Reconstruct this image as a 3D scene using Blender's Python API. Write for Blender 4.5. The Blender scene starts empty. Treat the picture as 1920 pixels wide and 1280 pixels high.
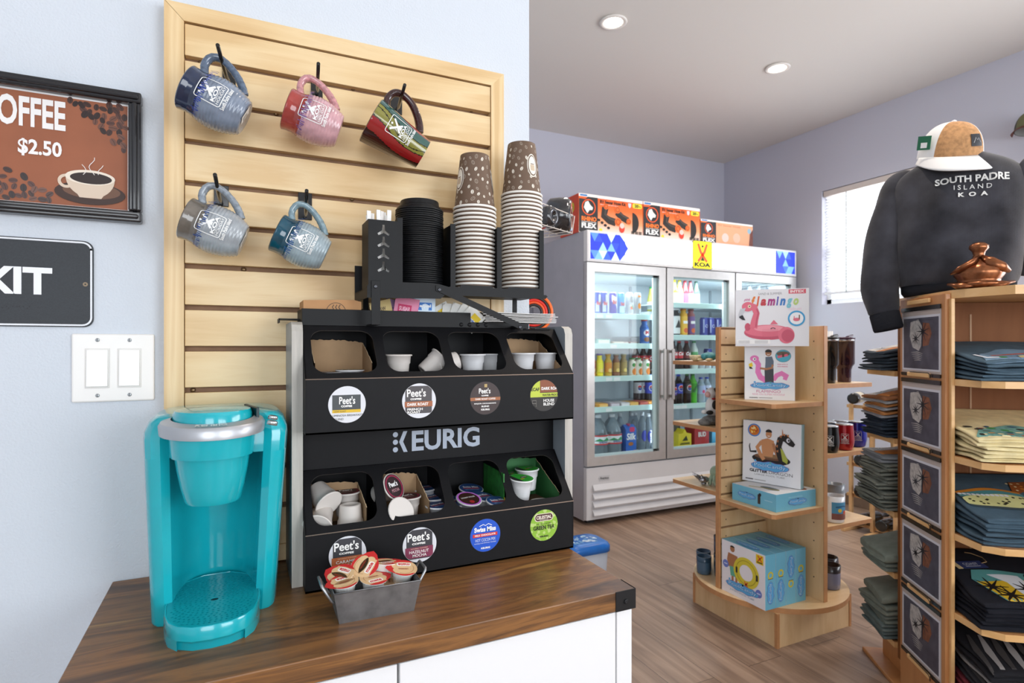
import bpy, bmesh, math, random
from mathutils import Vector, Matrix
from mathutils.geometry import tessellate_polygon
random.seed(7)
PI = math.pi
S = bpy.context.scene
COL = S.collection

# ---------------- camera, exposure, world, daylight ----------------
CAM_H = 1.25
cam_d = bpy.data.cameras.new('camera'); cam = bpy.data.objects.new('camera', cam_d); COL.objects.link(cam)
cam.location = (0, 0, CAM_H); cam.rotation_euler = (PI/2, 0, -math.radians(25.25))
cam_d.sensor_width = 36; cam_d.lens = 1080/1920*36; cam_d.shift_y = 10/1920
cam_d.clip_start = .02; cam_d.clip_end = 60
cam_d.dof.use_dof = True; cam_d.dof.focus_distance = 1.12; cam_d.dof.aperture_fstop = 7.5
S.camera = cam
S.view_settings.view_transform = 'Standard'; S.view_settings.look = 'None'
S.view_settings.gamma = 1; S.view_settings.use_curve_mapping = False
S.view_settings.exposure = 0.0
S.cycles.max_bounces = 8; S.cycles.diffuse_bounces = 4; S.cycles.glossy_bounces = 4
S.cycles.transmission_bounces = 6; S.cycles.transparent_max_bounces = 16
S.cycles.caustics_reflective = False; S.cycles.caustics_refractive = False
S.cycles.sample_clamp_indirect = 4
W = bpy.data.worlds.new('sky'); S.world = W; W.use_nodes = True
bg = W.node_tree.nodes['Background']; bg.inputs[0].default_value = (.80, .90, 1, 1); bg.inputs[1].default_value = 2.4

def area(name, loc, target, sx, sy, power, col=(1, 1, 1), spread=180):
    l = bpy.data.lights.new(name, 'AREA'); l.shape = 'RECTANGLE'; l.size = sx; l.size_y = sy
    l.energy = power; l.color = col; l.spread = math.radians(spread)
    o = bpy.data.objects.new(name, l); COL.objects.link(o); o.location = loc
    o.rotation_euler = (Vector(target)-Vector(loc)).to_track_quat('-Z', 'Y').to_euler()
    return o
# daylight entering by the two windows behind the camera and the one in the right wall, plus an added fill
area('daylight_front_a', (-.6, -2.36, 1.55), (-.6, 0, 1.45), 1.5, 1.5, 33, (.95, .975, 1))
area('daylight_front_b', (2.0, -2.36, 1.55), (2.0, 0, 2.3), 1.9, 1.5, 58, (.95, .975, 1))
area('daylight_right', (4.66, 2.76, 2.08), (2.0, 2.4, 1.5), .9, .9, 20, (.95, .97, 1))
area('added_fill_right', (4.60, -.15, 1.75), (1.0, 1.2, 2.2), 2.4, 1.2, 62, (.96, .975, 1))  # lamp added behind an unseen window to brighten the back of the room

# ---------------- pixel helpers: a point of the photo on a known plane of the room ----------------
CA, SA = math.cos(math.radians(25.25)), math.sin(math.radians(25.25))
def _ray(px, py):
    a, b = (px-960)/1080, (650-py)/1080
    return Vector((a*CA+SA, CA-a*SA, b))
def onY(px, py, Y): r = _ray(px, py); t = Y/r.y; return Vector((r.x*t, Y, CAM_H+r.z*t))
def onX(px, py, X): r = _ray(px, py); t = X/r.x; return Vector((X, r.y*t, CAM_H+r.z*t))
def onZ(px, py, Z): r = _ray(px, py); t = (Z-CAM_H)/r.z; return Vector((r.x*t, r.y*t, Z))
def atD(px, py, D): r = _ray(px, py); return Vector((r.x*D, r.y*D, CAM_H+r.z*D))

# ---------------- materials ----------------
def lin(h):
    h = h.lstrip('#'); c = [int(h[i:i+2], 16)/255 for i in (0, 2, 4)]
    return tuple(x/12.92 if x <= .04045 else ((x+.055)/1.055)**2.4 for x in c)+(1,)
_M = {}
def mat(h, rough=.55, metal=0., spec=.5, emit=0., trans=0., ior=1.45, coat=0., noise=0., nscale=30., bump=0., bscale=200., alpha=1., sheen=0.):
    key = (h, rough, metal, spec, emit, trans, ior, coat, noise, nscale, bump, bscale, alpha, sheen)
    if key in _M: return _M[key]
    m = bpy.data.materials.new('mat_'+h.lstrip('#')); m.use_nodes = True; nt = m.node_tree
    b = nt.nodes['Principled BSDF']; b.inputs['Base Color'].default_value = lin(h)
    b.inputs['Roughness'].default_value = rough; b.inputs['Metallic'].default_value = metal
    b.inputs['Specular IOR Level'].default_value = spec
    b.inputs['Transmission Weight'].default_value = trans; b.inputs['IOR'].default_value = ior
    b.inputs['Coat Weight'].default_value = coat; b.inputs['Coat Roughness'].default_value = .05
    b.inputs['Alpha'].default_value = alpha
    if sheen: b.inputs['Sheen Weight'].default_value = sheen
    if emit: b.inputs['Emission Color'].default_value = lin(h); b.inputs['Emission Strength'].default_value = emit
    if noise or bump:
        tc = nt.nodes.new('ShaderNodeTexCoord')
    if noise:
        n = nt.nodes.new('ShaderNodeTexNoise'); n.inputs['Scale'].default_value = nscale; n.inputs['Detail'].default_value = 5
        nt.links.new(tc.outputs['Object'], n.inputs['Vector'])
        mr = nt.nodes.new('ShaderNodeMapRange'); mr.inputs['From Min'].default_value = .3; mr.inputs['From Max'].default_value = .7
        mr.inputs['To Min'].default_value = 1-noise; mr.inputs['To Max'].default_value = 1+noise*.6
        nt.links.new(n.outputs['Fac'], mr.inputs['Value'])
        hs = nt.nodes.new('ShaderNodeHueSaturation'); hs.inputs['Color'].default_value = lin(h)
        nt.links.new(mr.outputs[0], hs.inputs['Value']); nt.links.new(hs.outputs[0], b.inputs['Base Color'])
    if bump:
        n2 = nt.nodes.new('ShaderNodeTexNoise'); n2.inputs['Scale'].default_value = bscale; n2.inputs['Detail'].default_value = 3
        nt.links.new(tc.outputs['Object'], n2.inputs['Vector'])
        bp = nt.nodes.new('ShaderNodeBump'); bp.inputs['Strength'].default_value = bump; bp.inputs['Distance'].default_value = .003
        nt.links.new(n2.outputs['Fac'], bp.inputs['Height']); nt.links.new(bp.outputs[0], b.inputs['Normal'])
    _M[key] = m; return m

def ramp_mat(name, stops, scale, rough=.5, coord='Object', wave=0., detail=6, bump=.0, spec=.5, rot=(0, 0, 0), distort=0., coat=0.):
    """streaky material: stretched noise (plus an optional ring wave) through a colour ramp"""
    m = bpy.data.materials.new(name); m.use_nodes = True; nt = m.node_tree; L = nt.links
    b = nt.nodes['Principled BSDF']; b.inputs['Roughness'].default_value = rough; b.inputs['Specular IOR Level'].default_value = spec
    b.inputs['Coat Weight'].default_value = coat
    tc = nt.nodes.new('ShaderNodeTexCoord'); mp = nt.nodes.new('ShaderNodeMapping')
    mp.inputs['Scale'].default_value = scale; mp.inputs['Rotation'].default_value = rot
    L.new(tc.outputs[coord], mp.inputs['Vector'])
    n = nt.nodes.new('ShaderNodeTexNoise'); n.inputs['Scale'].default_value = 1; n.inputs['Detail'].default_value = detail
    n.inputs['Roughness'].default_value = .6; n.inputs['Distortion'].default_value = distort
    L.new(mp.outputs[0], n.inputs['Vector']); fac = n.outputs['Fac']
    if wave:
        w = nt.nodes.new('ShaderNodeTexWave'); w.inputs['Scale'].default_value = wave; w.inputs['Distortion'].default_value = 6
        w.inputs['Detail'].default_value = 3; w.inputs['Detail Scale'].default_value = .6
        L.new(mp.outputs[0], w.inputs['Vector'])
        mx = nt.nodes.new('ShaderNodeMath'); mx.operation = 'MULTIPLY_ADD'; mx.inputs[1].default_value = .35
        L.new(w.outputs['Fac'], mx.inputs[0]); L.new(n.outputs['Fac'], mx.inputs[2])
        mm = nt.nodes.new('ShaderNodeMath'); mm.operation = 'SUBTRACT'; mm.inputs[1].default_value = .17
        L.new(mx.outputs[0], mm.inputs[0]); fac = mm.outputs[0]
    r = nt.nodes.new('ShaderNodeValToRGB'); L.new(fac, r.inputs[0])
    e = r.color_ramp.elements
    while len(e) < len(stops): e.new(.5)
    for i, (p, c) in enumerate(stops): e[i].position = p; e[i].color = lin(c)
    L.new(r.outputs[0], b.inputs['Base Color'])
    if bump:
        bp = nt.nodes.new('ShaderNodeBump'); bp.inputs['Strength'].default_value = bump; bp.inputs['Distance'].default_value = .002
        L.new(fac, bp.inputs['Height']); L.new(bp.outputs[0], b.inputs['Normal'])
    return m

def glass_mat(name, tint='FFFFFF', refl=1.0, fres=1.35):
    m = bpy.data.materials.new(name); m.use_nodes = True; nt = m.node_tree
    nt.nodes.remove(nt.nodes['Principled BSDF']); out = nt.nodes['Material Output']
    t = nt.nodes.new('ShaderNodeBsdfTransparent'); t.inputs[0].default_value = lin(tint)
    g = nt.nodes.new('ShaderNodeBsdfGlossy'); g.inputs['Roughness'].default_value = .03; g.inputs['Color'].default_value = (refl,)*3+(1,)
    f = nt.nodes.new('ShaderNodeFresnel'); f.inputs['IOR'].default_value = fres
    x = nt.nodes.new('ShaderNodeMixShader')
    ge = nt.nodes.new('ShaderNodeNewGeometry'); iv = nt.nodes.new('ShaderNodeMath'); iv.operation = 'SUBTRACT'; iv.inputs[0].default_value = 1; nt.links.new(ge.outputs['Backfacing'], iv.inputs[1])
    mu = nt.nodes.new('ShaderNodeMath'); mu.operation = 'MULTIPLY'; nt.links.new(f.outputs[0], mu.inputs[0]); nt.links.new(iv.outputs[0], mu.inputs[1])
    nt.links.new(mu.outputs[0], x.inputs[0]); nt.links.new(t.outputs[0], x.inputs[1]); nt.links.new(g.outputs[0], x.inputs[2])
    nt.links.new(x.outputs[0], out.inputs['Surface']); return m

BLACK = mat('17171A', .42); WHITE = mat('F2F2F0', .5); INK = mat('16161A', .6); SILVER = mat('C9CCD2', .3, metal=.9)
STEEL = mat('A9A8AA', .32, metal=.95); CHROME = mat('E0E0E2', .12, metal=1)
PAPER = mat('F4F3F1', .6)

# ---------------- mesh builder ----------------
class MB:
    def __init__(s): s.bm = bmesh.new(); s.mats = []
    def mi(s, m):
        if m not in s.mats: s.mats.append(m)
        return s.mats.index(m)
    def quad(s, pts, m):
        f = s.bm.faces.new([s.bm.verts.new(p) for p in pts]); f.material_index = s.mi(m); return f
    def box(s, a, b, m, bev=0., rot=None, piv=None, seg=2):
        t = bmesh.new(); bmesh.ops.create_cube(t, size=1)
        c = (Vector(a)+Vector(b))/2; d = Vector(b)-Vector(a)
        for v in t.verts: v.co = Vector((v.co.x*d.x, v.co.y*d.y, v.co.z*d.z))+c
        if bev: bmesh.ops.bevel(t, geom=t.edges[:], offset=bev, segments=seg, affect='EDGES', profile=.5, clamp_overlap=True)
        return s.take(t, m, rot, piv, smooth=False)
    def take(s, t, m, rot=None, piv=None, smooth=False, M=None):
        if rot is not None:
            piv = Vector(piv or (0, 0, 0)); R = rot.to_4x4() if hasattr(rot, 'to_4x4') else rot
            M = Matrix.Translation(piv) @ R @ Matrix.Translation(-piv)
        if M is not None: bmesh.ops.transform(t, matrix=M, verts=t.verts[:])
        k = None if m is None else s.mi(m); vs = {}
        for v in t.verts: vs[v] = s.bm.verts.new(v.co)
        for f in t.faces:
            try: nf = s.bm.faces.new([vs[v] for v in f.verts])
            except ValueError: continue
            nf.material_index = f.material_index if k is None else k; nf.smooth = smooth
        t.free(); return s
    def lathe(s, prof, m=None, c=(0, 0, 0), seg=24, M=None, cap0=True, cap1=True, rfun=None):
        """prof: (r, z[, mat]) going along z; mat applies to the band that starts there"""
        t = bmesh.new(); rings = []
        for p in prof:
            rings.append([t.verts.new(((p[0]*(rfun(2*PI*i/seg) if rfun else 1))*math.cos(2*PI*i/seg), (p[0]*(rfun(2*PI*i/seg) if rfun else 1))*math.sin(2*PI*i/seg), p[1])) for i in range(seg)])
        cur = m
        for k in range(len(prof)-1):
            if len(prof[k]) > 2: cur = prof[k][2]
            ix = s.mi(cur)
            for i in range(seg):
                f = t.faces.new((rings[k][i], rings[k][(i+1) % seg], rings[k+1][(i+1) % seg], rings[k+1][i])); f.material_index = ix; f.smooth = True
        if cap0 and prof[0][0] > 1e-5: f = t.faces.new(rings[0][::-1]); f.material_index = s.mi(prof[0][2] if len(prof[0]) > 2 else m)
        if cap1 and prof[-1][0] > 1e-5: f = t.faces.new(rings[-1]); f.material_index = s.mi(prof[-1][2] if len(prof[-1]) > 2 else cur)
        X = Matrix.Translation(Vector(c))
        if M is not None: X = M @ X
        bmesh.ops.transform(t, matrix=X, verts=t.verts[:])
        vs = {v: s.bm.verts.new(v.co) for v in t.verts}
        for f in t.faces:
            nf = s.bm.faces.new([vs[v] for v in f.verts]); nf.material_index = f.material_index; nf.smooth = f.smooth
        t.free(); return s
    def tube(s, pts, r, m, seg=8, closed=False, flat=1.):
        pts = [Vector(p) for p in pts]; n = len(pts); rings = []; up = None
        for i, p in enumerate(pts):
            a = pts[(i-1) % n] if (closed or i > 0) else p; b = pts[(i+1) % n] if (closed or i < n-1) else p
            d = (b-a).normalized()
            if up is None: up = d.orthogonal().normalized()
            up = (up-d*up.dot(d)).normalized(); sd = d.cross(up)
            rr = r[i] if isinstance(r, (list, tuple)) else r
            rings.append([s.bm.verts.new(p+(up*math.cos(2*PI*k/seg)+sd*math.sin(2*PI*k/seg)*flat)*rr) for k in range(seg)])
        ix = s.mi(m)
        for i in range(n if closed else n-1):
            A, B = rings[i], rings[(i+1) % n]
            for k in range(seg):
                f = s.bm.faces.new((A[k], A[(k+1) % seg], B[(k+1) % seg], B[k])); f.material_index = ix; f.smooth = True
        if not closed:
            for R in (rings[0][::-1], rings[-1]): f = s.bm.faces.new(R); f.material_index = ix
        return s
    def prism(s, poly, z0, z1, m, mtop=None, M=None, mside=None):
        """poly: list of (x,y); extruded along z"""
        t = bmesh.new(); n = len(poly)
        lo = [t.verts.new((p[0], p[1], z0)) for p in poly]; hi = [t.verts.new((p[0], p[1], z1)) for p in poly]
        tris = tessellate_polygon([[Vector((p[0], p[1], 0)) for p in poly]])
        a, b, c = s.mi(m), s.mi(mtop or m), s.mi(mside or m)
        if n <= 4 or len(tris) == 0: tt = [tuple(range(n))]
        else: tt = tris
        for q in tt:
            for vs_, ix in ((lo, a), (hi, b)):
                try: f = t.faces.new([vs_[k] for k in q]); f.material_index = ix
                except ValueError: pass
        for i in range(n):
            f = t.faces.new((lo[i], lo[(i+1) % n], hi[(i+1) % n], hi[i])); f.material_index = c
        bmesh.ops.recalc_face_normals(t, faces=t.faces[:])
        return s.take(t, None, M=M)
    def loft(s, rings, m, closed_u=True, cap=True, smooth=True):
        R = [[s.bm.verts.new(p) for p in r] for r in rings]; ix = s.mi(m); n = len(R[0])
        for a, b in zip(R, R[1:]):
            for i in range(n if closed_u else n-1):
                f = s.bm.faces.new((a[i], a[(i+1) % n], b[(i+1) % n], b[i])); f.material_index = ix; f.smooth = smooth
        if cap:
            for r in (R[0][::-1], R[-1]):
                f = s.bm.faces.new(r); f.material_index = ix
        return s
    def grid(s, fn, nu, nv, m, smooth=True):
        V = [[s.bm.verts.new(fn(i/nu, j/nv)) for j in range(nv+1)] for i in range(nu+1)]; ix = s.mi(m) if not callable(m) else None
        for i in range(nu):
            for j in range(nv):
                f = s.bm.faces.new((V[i][j], V[i+1][j], V[i+1][j+1], V[i][j+1])); f.smooth = smooth
                f.material_index = ix if ix is not None else s.mi(m((i+.5)/nu, (j+.5)/nv))
        return s
    def plate(s, outline, holes, z0, z1, m, M=None, medge=None):
        """flat plate with holes: outline and holes are lists of 2D points"""
        cu = bpy.data.curves.new('t', 'CURVE'); cu.dimensions = '2D'; cu.fill_mode = 'BOTH'; cu.extrude = (z1-z0)/2
        for lp in [outline]+holes:
            sp = cu.splines.new('POLY'); sp.points.add(len(lp)-1); sp.use_cyclic_u = True
            for p, q in zip(sp.points, lp): p.co = (q[0], q[1], 0, 1)
        t = mesh_from_curve(cu)
        e = s.mi(medge or m); k = s.mi(m)
        for f in t.faces: f.material_index = k if abs(f.normal.z) > .5 else e
        X = Matrix.Translation((0, 0, (z0+z1)/2))
        return s.take(t, None, M=(M @ X if M is not None else X))
    def build(s, name, parent=None, world=False, smooth_angle=None, sub=0, solid=0., merge=0.):
        if merge: bmesh.ops.remove_doubles(s.bm, verts=s.bm.verts[:], dist=merge)
        if smooth_angle is not None:
            bmesh.ops.remove_doubles(s.bm, verts=s.bm.verts[:], dist=1e-6)
            for f in s.bm.faces: f.smooth = True
            for e in s.bm.edges:
                if len(e.link_faces) == 2 and e.calc_face_angle(0) > math.radians(smooth_angle): e.smooth = False
        if world and parent is not None:
            bmesh.ops.transform(s.bm, matrix=wm(parent).inverted(), verts=s.bm.verts[:])
        me = bpy.data.meshes.new(name); s.bm.to_mesh(me); s.bm.free()
        for m in s.mats: me.materials.append(m)
        o = bpy.data.objects.new(name, me); COL.objects.link(o)
        if parent is not None: o.parent = parent
        if solid: md = o.modifiers.new('s', 'SOLIDIFY'); md.thickness = solid; md.offset = 0
        if sub: md = o.modifiers.new('u', 'SUBSURF'); md.levels = sub; md.render_levels = sub
        return o
def wm(o):
    M = Matrix.LocRotScale(o.location, o.rotation_euler, o.scale)
    return wm(o.parent) @ M if o.parent else M

def mesh_from_curve(cu):
    o = bpy.data.objects.new('t', cu); me = bpy.data.meshes.new_from_object(o)
    bm = bmesh.new(); bm.from_mesh(me); bpy.data.meshes.remove(me); bpy.data.objects.remove(o)
    if cu.name in bpy.data.curves: bpy.data.curves.remove(cu)
    bmesh.ops.remove_doubles(bm, verts=bm.verts[:], dist=1e-6); bm.normal_update()
    return bm

# ---------------- things ----------------
def thing(name, label, cat, loc=(0, 0, 0), rz=0, group=None, rot=None):
    o = bpy.data.objects.new(name, None); COL.objects.link(o); o.empty_display_size = .05
    o.location = loc; o.rotation_euler = rot or (0, 0, rz); o['label'] = label; o['category'] = cat
    if group: o['group'] = group
    return o
def tag(o, label, cat, group=None, kind=None):
    o['label'] = label; o['category'] = cat
    if group: o['group'] = group
    if kind: o['kind'] = kind
    return o
def struct(o, label=None):
    o['kind'] = 'structure'
    if label: o['label'] = label
    return o
_CH = {}
def kids(o): return [c for c in bpy.data.objects if c.parent is o]
def dup(root, loc, rz=None, label=None, group=None, rot=None, kid_list=None, scale=None):
    r = root.copy(); COL.objects.link(r); r.location = loc
    if rz is not None: r.rotation_euler = (0, 0, rz)
    if rot is not None: r.rotation_euler = rot
    if label: r['label'] = label
    if group: r['group'] = group
    if scale: r.scale = scale
    def rec(a, b):
        for ch in kids(a):
            c = ch.copy(); COL.objects.link(c); c.parent = b
            rec(ch, c)
    rec(root, r)
    return r

# ---------------- flat artwork: coloured shapes laid on a surface, each layer a hair above the last ----------------
_T = {}
def text_tris(s, bold=0., shear=0.):
    bold = min(bold, .05); k = (s, bold, shear)
    if k not in _T:
        cu = bpy.data.curves.new('t', 'FONT'); cu.body = s; cu.size = 1; cu.offset = bold; cu.shear = shear
        cu.resolution_u = 3; cu.fill_mode = 'FRONT'
        t = mesh_from_curve(cu); bmesh.ops.triangulate(t, faces=t.faces[:])
        tr = [[(v.co.x, v.co.y) for v in f.verts] for f in t.faces]; t.free()
        xs = [p[0] for q in tr for p in q]; ys = [p[1] for q in tr for p in q]
        _T[k] = (tr, min(xs), min(ys), max(xs), max(ys))
    return _T[k]
def arc(cx, cy, rx, ry, a0=0, a1=360, n=28):
    return [(cx+rx*math.cos(math.radians(a0+(a1-a0)*i/n)), cy+ry*math.sin(math.radians(a0+(a1-a0)*i/n))) for i in range(n+(0 if a1-a0 == 360 else 1))]
def rrect(x0, y0, x1, y1, r, n=6):
    P = []
    for cx, cy, a in ((x1-r, y1-r, 0), (x0+r, y1-r, 90), (x0+r, y0+r, 180), (x1-r, y0+r, 270)):
        P += [(cx+r*math.cos(math.radians(a+90*i/n)), cy+r*math.sin(math.radians(a+90*i/n))) for i in range(n+1)]
    return P
def clip(poly, c, r, n=40):
    """clip a polygon to a circle (convex clipper)"""
    C = arc(c[0], c[1], r, r, n=n)
    for i in range(n):
        a, b = C[i], C[(i+1) % n]; out = []
        f = lambda p: (b[0]-a[0])*(p[1]-a[1])-(b[1]-a[1])*(p[0]-a[0])
        for j in range(len(poly)):
            p, q = poly[j], poly[(j+1) % len(poly)]; fp, fq = f(p), f(q)
            if fp >= 0: out.append(p)
            if fp*fq < 0: t = fp/(fp-fq); out.append((p[0]+t*(q[0]-p[0]), p[1]+t*(q[1]-p[1])))
        poly = out
        if len(poly) < 3: return []
    return poly
class Art:
    def __init__(s, step=.00025): s.t = []; s.z = 1; s.step = step; s.clipc = None; s.X = None
    def _add(s, tris, m, z):
        if s.X: tris = [[s.X(*p) for p in q] for q in tris]
        if s.clipc:
            n = []
            for q in tris:
                c = clip(q, *s.clipc)
                for i in range(1, len(c)-1): n.append([c[0], c[i], c[i+1]])
            tris = n
        s.t.append((tris, m, z))
    def poly(s, P, m, z=None):
        if isinstance(m, str): m = mat(m, .5)
        if z is None: s.z += 1; z = s.z
        ti = tessellate_polygon([[Vector((p[0], p[1], 0)) for p in P]])
        s._add([[P[i] for i in q] for q in ti], m, z); return s
    def rect(s, x0, y0, x1, y1, m, z=None): return s.poly([(x0, y0), (x1, y0), (x1, y1), (x0, y1)], m, z)
    def rr(s, x0, y0, x1, y1, r, m, z=None): return s.poly(rrect(x0, y0, x1, y1, r), m, z)
    def circ(s, cx, cy, r, m, ry=None, z=None, n=28): return s.poly(arc(cx, cy, r, ry or r, n=n), m, z)
    def ring(s, cx, cy, r0, r1, m, ky=1., a0=0, a1=360, n=32, z=None):
        if isinstance(m, str): m = mat(m, .5)
        if z is None: s.z += 1; z = s.z
        A = [(math.radians(a0+(a1-a0)*i/n)) for i in range(n+1)]; T = []
        for a, b in zip(A, A[1:]):
            p = [(cx+r*math.cos(t), cy+r*ky*math.sin(t)) for r, t in ((r0, a), (r1, a), (r1, b), (r0, b))]
            T += [[p[0], p[1], p[2]], [p[0], p[2], p[3]]]
        s._add(T, m, z); return s
    def line(s, P, w, m, z=None):
        """w may be a list (one width per point)"""
        if isinstance(m, str): m = mat(m, .5)
        if z is None: s.z += 1; z = s.z
        T = []; W = w if isinstance(w, (list, tuple)) else [w]*len(P); L = []
        for i, p in enumerate(P):
            a = P[max(i-1, 0)]; b = P[min(i+1, len(P)-1)]; d = Vector((b[0]-a[0], b[1]-a[1]))
            d = d.normalized() if d.length > 1e-9 else Vector((1, 0)); n = Vector((-d.y, d.x))*W[i]/2
            L.append(((p[0]+n.x, p[1]+n.y), (p[0]-n.x, p[1]-n.y)))
        for (a, b), (c, d) in zip(L, L[1:]): T += [[a, b, d], [a, d, c]]
        s._add(T, m, z); return s
    def frame(s, x0, y0, x1, y1, w, m, r=0., z=None):
        P = rrect(x0, y0, x1, y1, r) if r else [(x0, y0), (x1, y0), (x1, y1), (x0, y1)]
        return s.line(P+[P[0], P[1]], w, m, z)
    def text(s, t, x0, y0, x1, y1, m, bold=.0, shear=0., z=None, keep=False):
        """fit the string in the box; keep=True keeps its proportions at the box's height, centred"""
        if isinstance(m, str): m = mat(m, .5)
        if z is None: s.z += 1; z = s.z
        tr, a, b, c, d = text_tris(t, bold, shear); sy = (y1-y0)/(d-b); sx = (x1-x0)/(c-a)
        if keep: sx = sy; x0 = (x0+x1)/2-(c-a)*sx/2
        s._add([[(x0+(p[0]-a)*sx, y0+(p[1]-b)*sy) for p in q] for q in tr], m, z); return s
    def arctext(s, t, cx, cy, r, a0, a1, h, m, bold=.02, z=None):
        if isinstance(m, str): m = mat(m, .5)
        if z is None: s.z += 1; z = s.z
        tr, a, b, c, d = text_tris(t, bold); T = []
        for q in tr:
            Q = []
            for p in q:
                th = math.radians(a0+(a1-a0)*(p[0]-a)/(c-a)); rr = r+h*(p[1]-b)/(d-b); Q.append((cx+rr*math.cos(th), cy+rr*math.sin(th)))
            T.append(Q)
        s._add(T, m, z); return s
    def build(s, name, parent, fn, maxlen=None, world=False):
        """fn(u, v, h) -> point, h = height above the surface"""
        b = MB()
        for tris, m, z in s.t:
            ix = b.mi(m)
            t = bmesh.new(); vd = {}
            for q in tris:
                vs = []
                for p in q:
                    k = (round(p[0], 6), round(p[1], 6))
                    if k not in vd: vd[k] = t.verts.new((p[0], p[1], 0))
                    vs.append(vd[k])
                if len(set(vs)) == 3:
                    try: t.faces.new(vs)
                    except ValueError: pass
            if maxlen:
                for _ in range(6):
                    L = [e for e in t.edges if e.calc_length() > maxlen]
                    if not L: break
                    bmesh.ops.subdivide_edges(t, edges=L, cuts=1); bmesh.ops.triangulate(t, faces=[f for f in t.faces if len(f.verts) > 3])
            for v in t.verts: v.co = fn(v.co.x, v.co.y, z*s.step)
            b.take(t, m)
        return b.build(name, parent, world=world)
def planefn(o, u, v, n):
    o, u, v, n = Vector(o), Vector(u), Vector(v), Vector(n)
    return lambda x, y, h: o+u*x+v*y+n*h
# ================= THE ROOM =================
PAINT = mat('D2D8E0', .75, bump=.35, bscale=260)
LAV = mat('C8C9D6', .75, bump=.2, bscale=260)
CEIL = mat('E4DFD9', .8, bump=.1, bscale=200)
H = 3.08; XR = 4.37; YB = 4.30; XL = -1.9; YF = -2.4
def wall_box(name, a, b, m=PAINT): return struct(MB().box(a, b, m).build(name))
wall_box('wall_left', (XL, 1.18, 0), (.60, 1.30, H))            # the wall that carries the coffee corner
wall_box('wall_back', (.6, YB, 0), (XR+.12, YB+.12, H), LAV)
wall_box('wall_side', (XL-.12, YF-.12, 0), (XL, 1.30, H))
wall_box('wall_inner', (.48, 1.30, 0), (.60, YB+.12, H))
# right wall with a window opening  Y 2.30..3.23, Z 1.60..2.54
WY0, WY1, WZ0, WZ1 = 2.30, 3.23, 1.60, 2.54
w = MB()
for a, b in (((XR, YF-.12, 0), (XR+.14, -1.4, H)), ((XR, -1.4, 0), (XR+.14, 1.1, 1.1)), ((XR, -1.4, 2.4), (XR+.14, 1.1, H)), ((XR, 1.1, 0), (XR+.14, WY0, H)), ((XR, WY1, 0), (XR+.14, YB+.12, H)), ((XR, WY0, 0), (XR+.14, WY1, WZ0)), ((XR, WY0, WZ1), (XR+.14, WY1, H))):
    w.box(a, b, LAV)
struct(w.build('wall_right'))
# front wall, behind the camera, with two large windows
w = MB()
WF = [(-1.4, .2), (1.0, 3.0)]; xs = XL
for x0, x1 in WF:
    w.box((xs, YF-.12, 0), (x0, YF, H), PAINT); w.box((x0, YF-.12, 0), (x1, YF, .75), PAINT); w.box((x0, YF-.12, 2.35), (x1, YF, H), PAINT); xs = x1
w.box((xs, YF-.12, 0), (XR+.14, YF, H), PAINT); struct(w.build('wall_front'))
for i, (x0, x1) in enumerate(WF):
    f = MB(); ym = YF-.09
    for a, b in (((x0, ym, .75), (x0+.05, ym+.05, 2.35)), ((x1-.05, ym, .75), (x1, ym+.05, 2.35)), ((x0, ym, .75), (x1, ym+.05, .80)), ((x0, ym, 2.30), (x1, ym+.05, 2.35)), (((x0+x1)/2-.03, ym, .8), ((x0+x1)/2+.03, ym+.05, 2.3))):
        f.box(a, b, WHITE, .004)
    struct(f.build('window_%d' % (i+2)))
f = MB()
for a, b in (((XR+.06, -1.4, 1.1), (XR+.11, -1.35, 2.4)), ((XR+.06, 1.05, 1.1), (XR+.11, 1.1, 2.4)), ((XR+.06, -1.4, 1.1), (XR+.11, 1.1, 1.15)), ((XR+.06, -1.4, 2.35), (XR+.11, 1.1, 2.4)), ((XR+.06, -.18, 1.1), (XR+.11, -.12, 2.4))): f.box(a, b, WHITE, .004)
struct(f.build('window_4'))  # unseen window, added to let extra light into the back of the room
# ceiling
struct(MB().box((XL-.12, YF-.12, H), (XR+.14, YB+.12, H+.1), CEIL).build('ceiling'))
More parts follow.
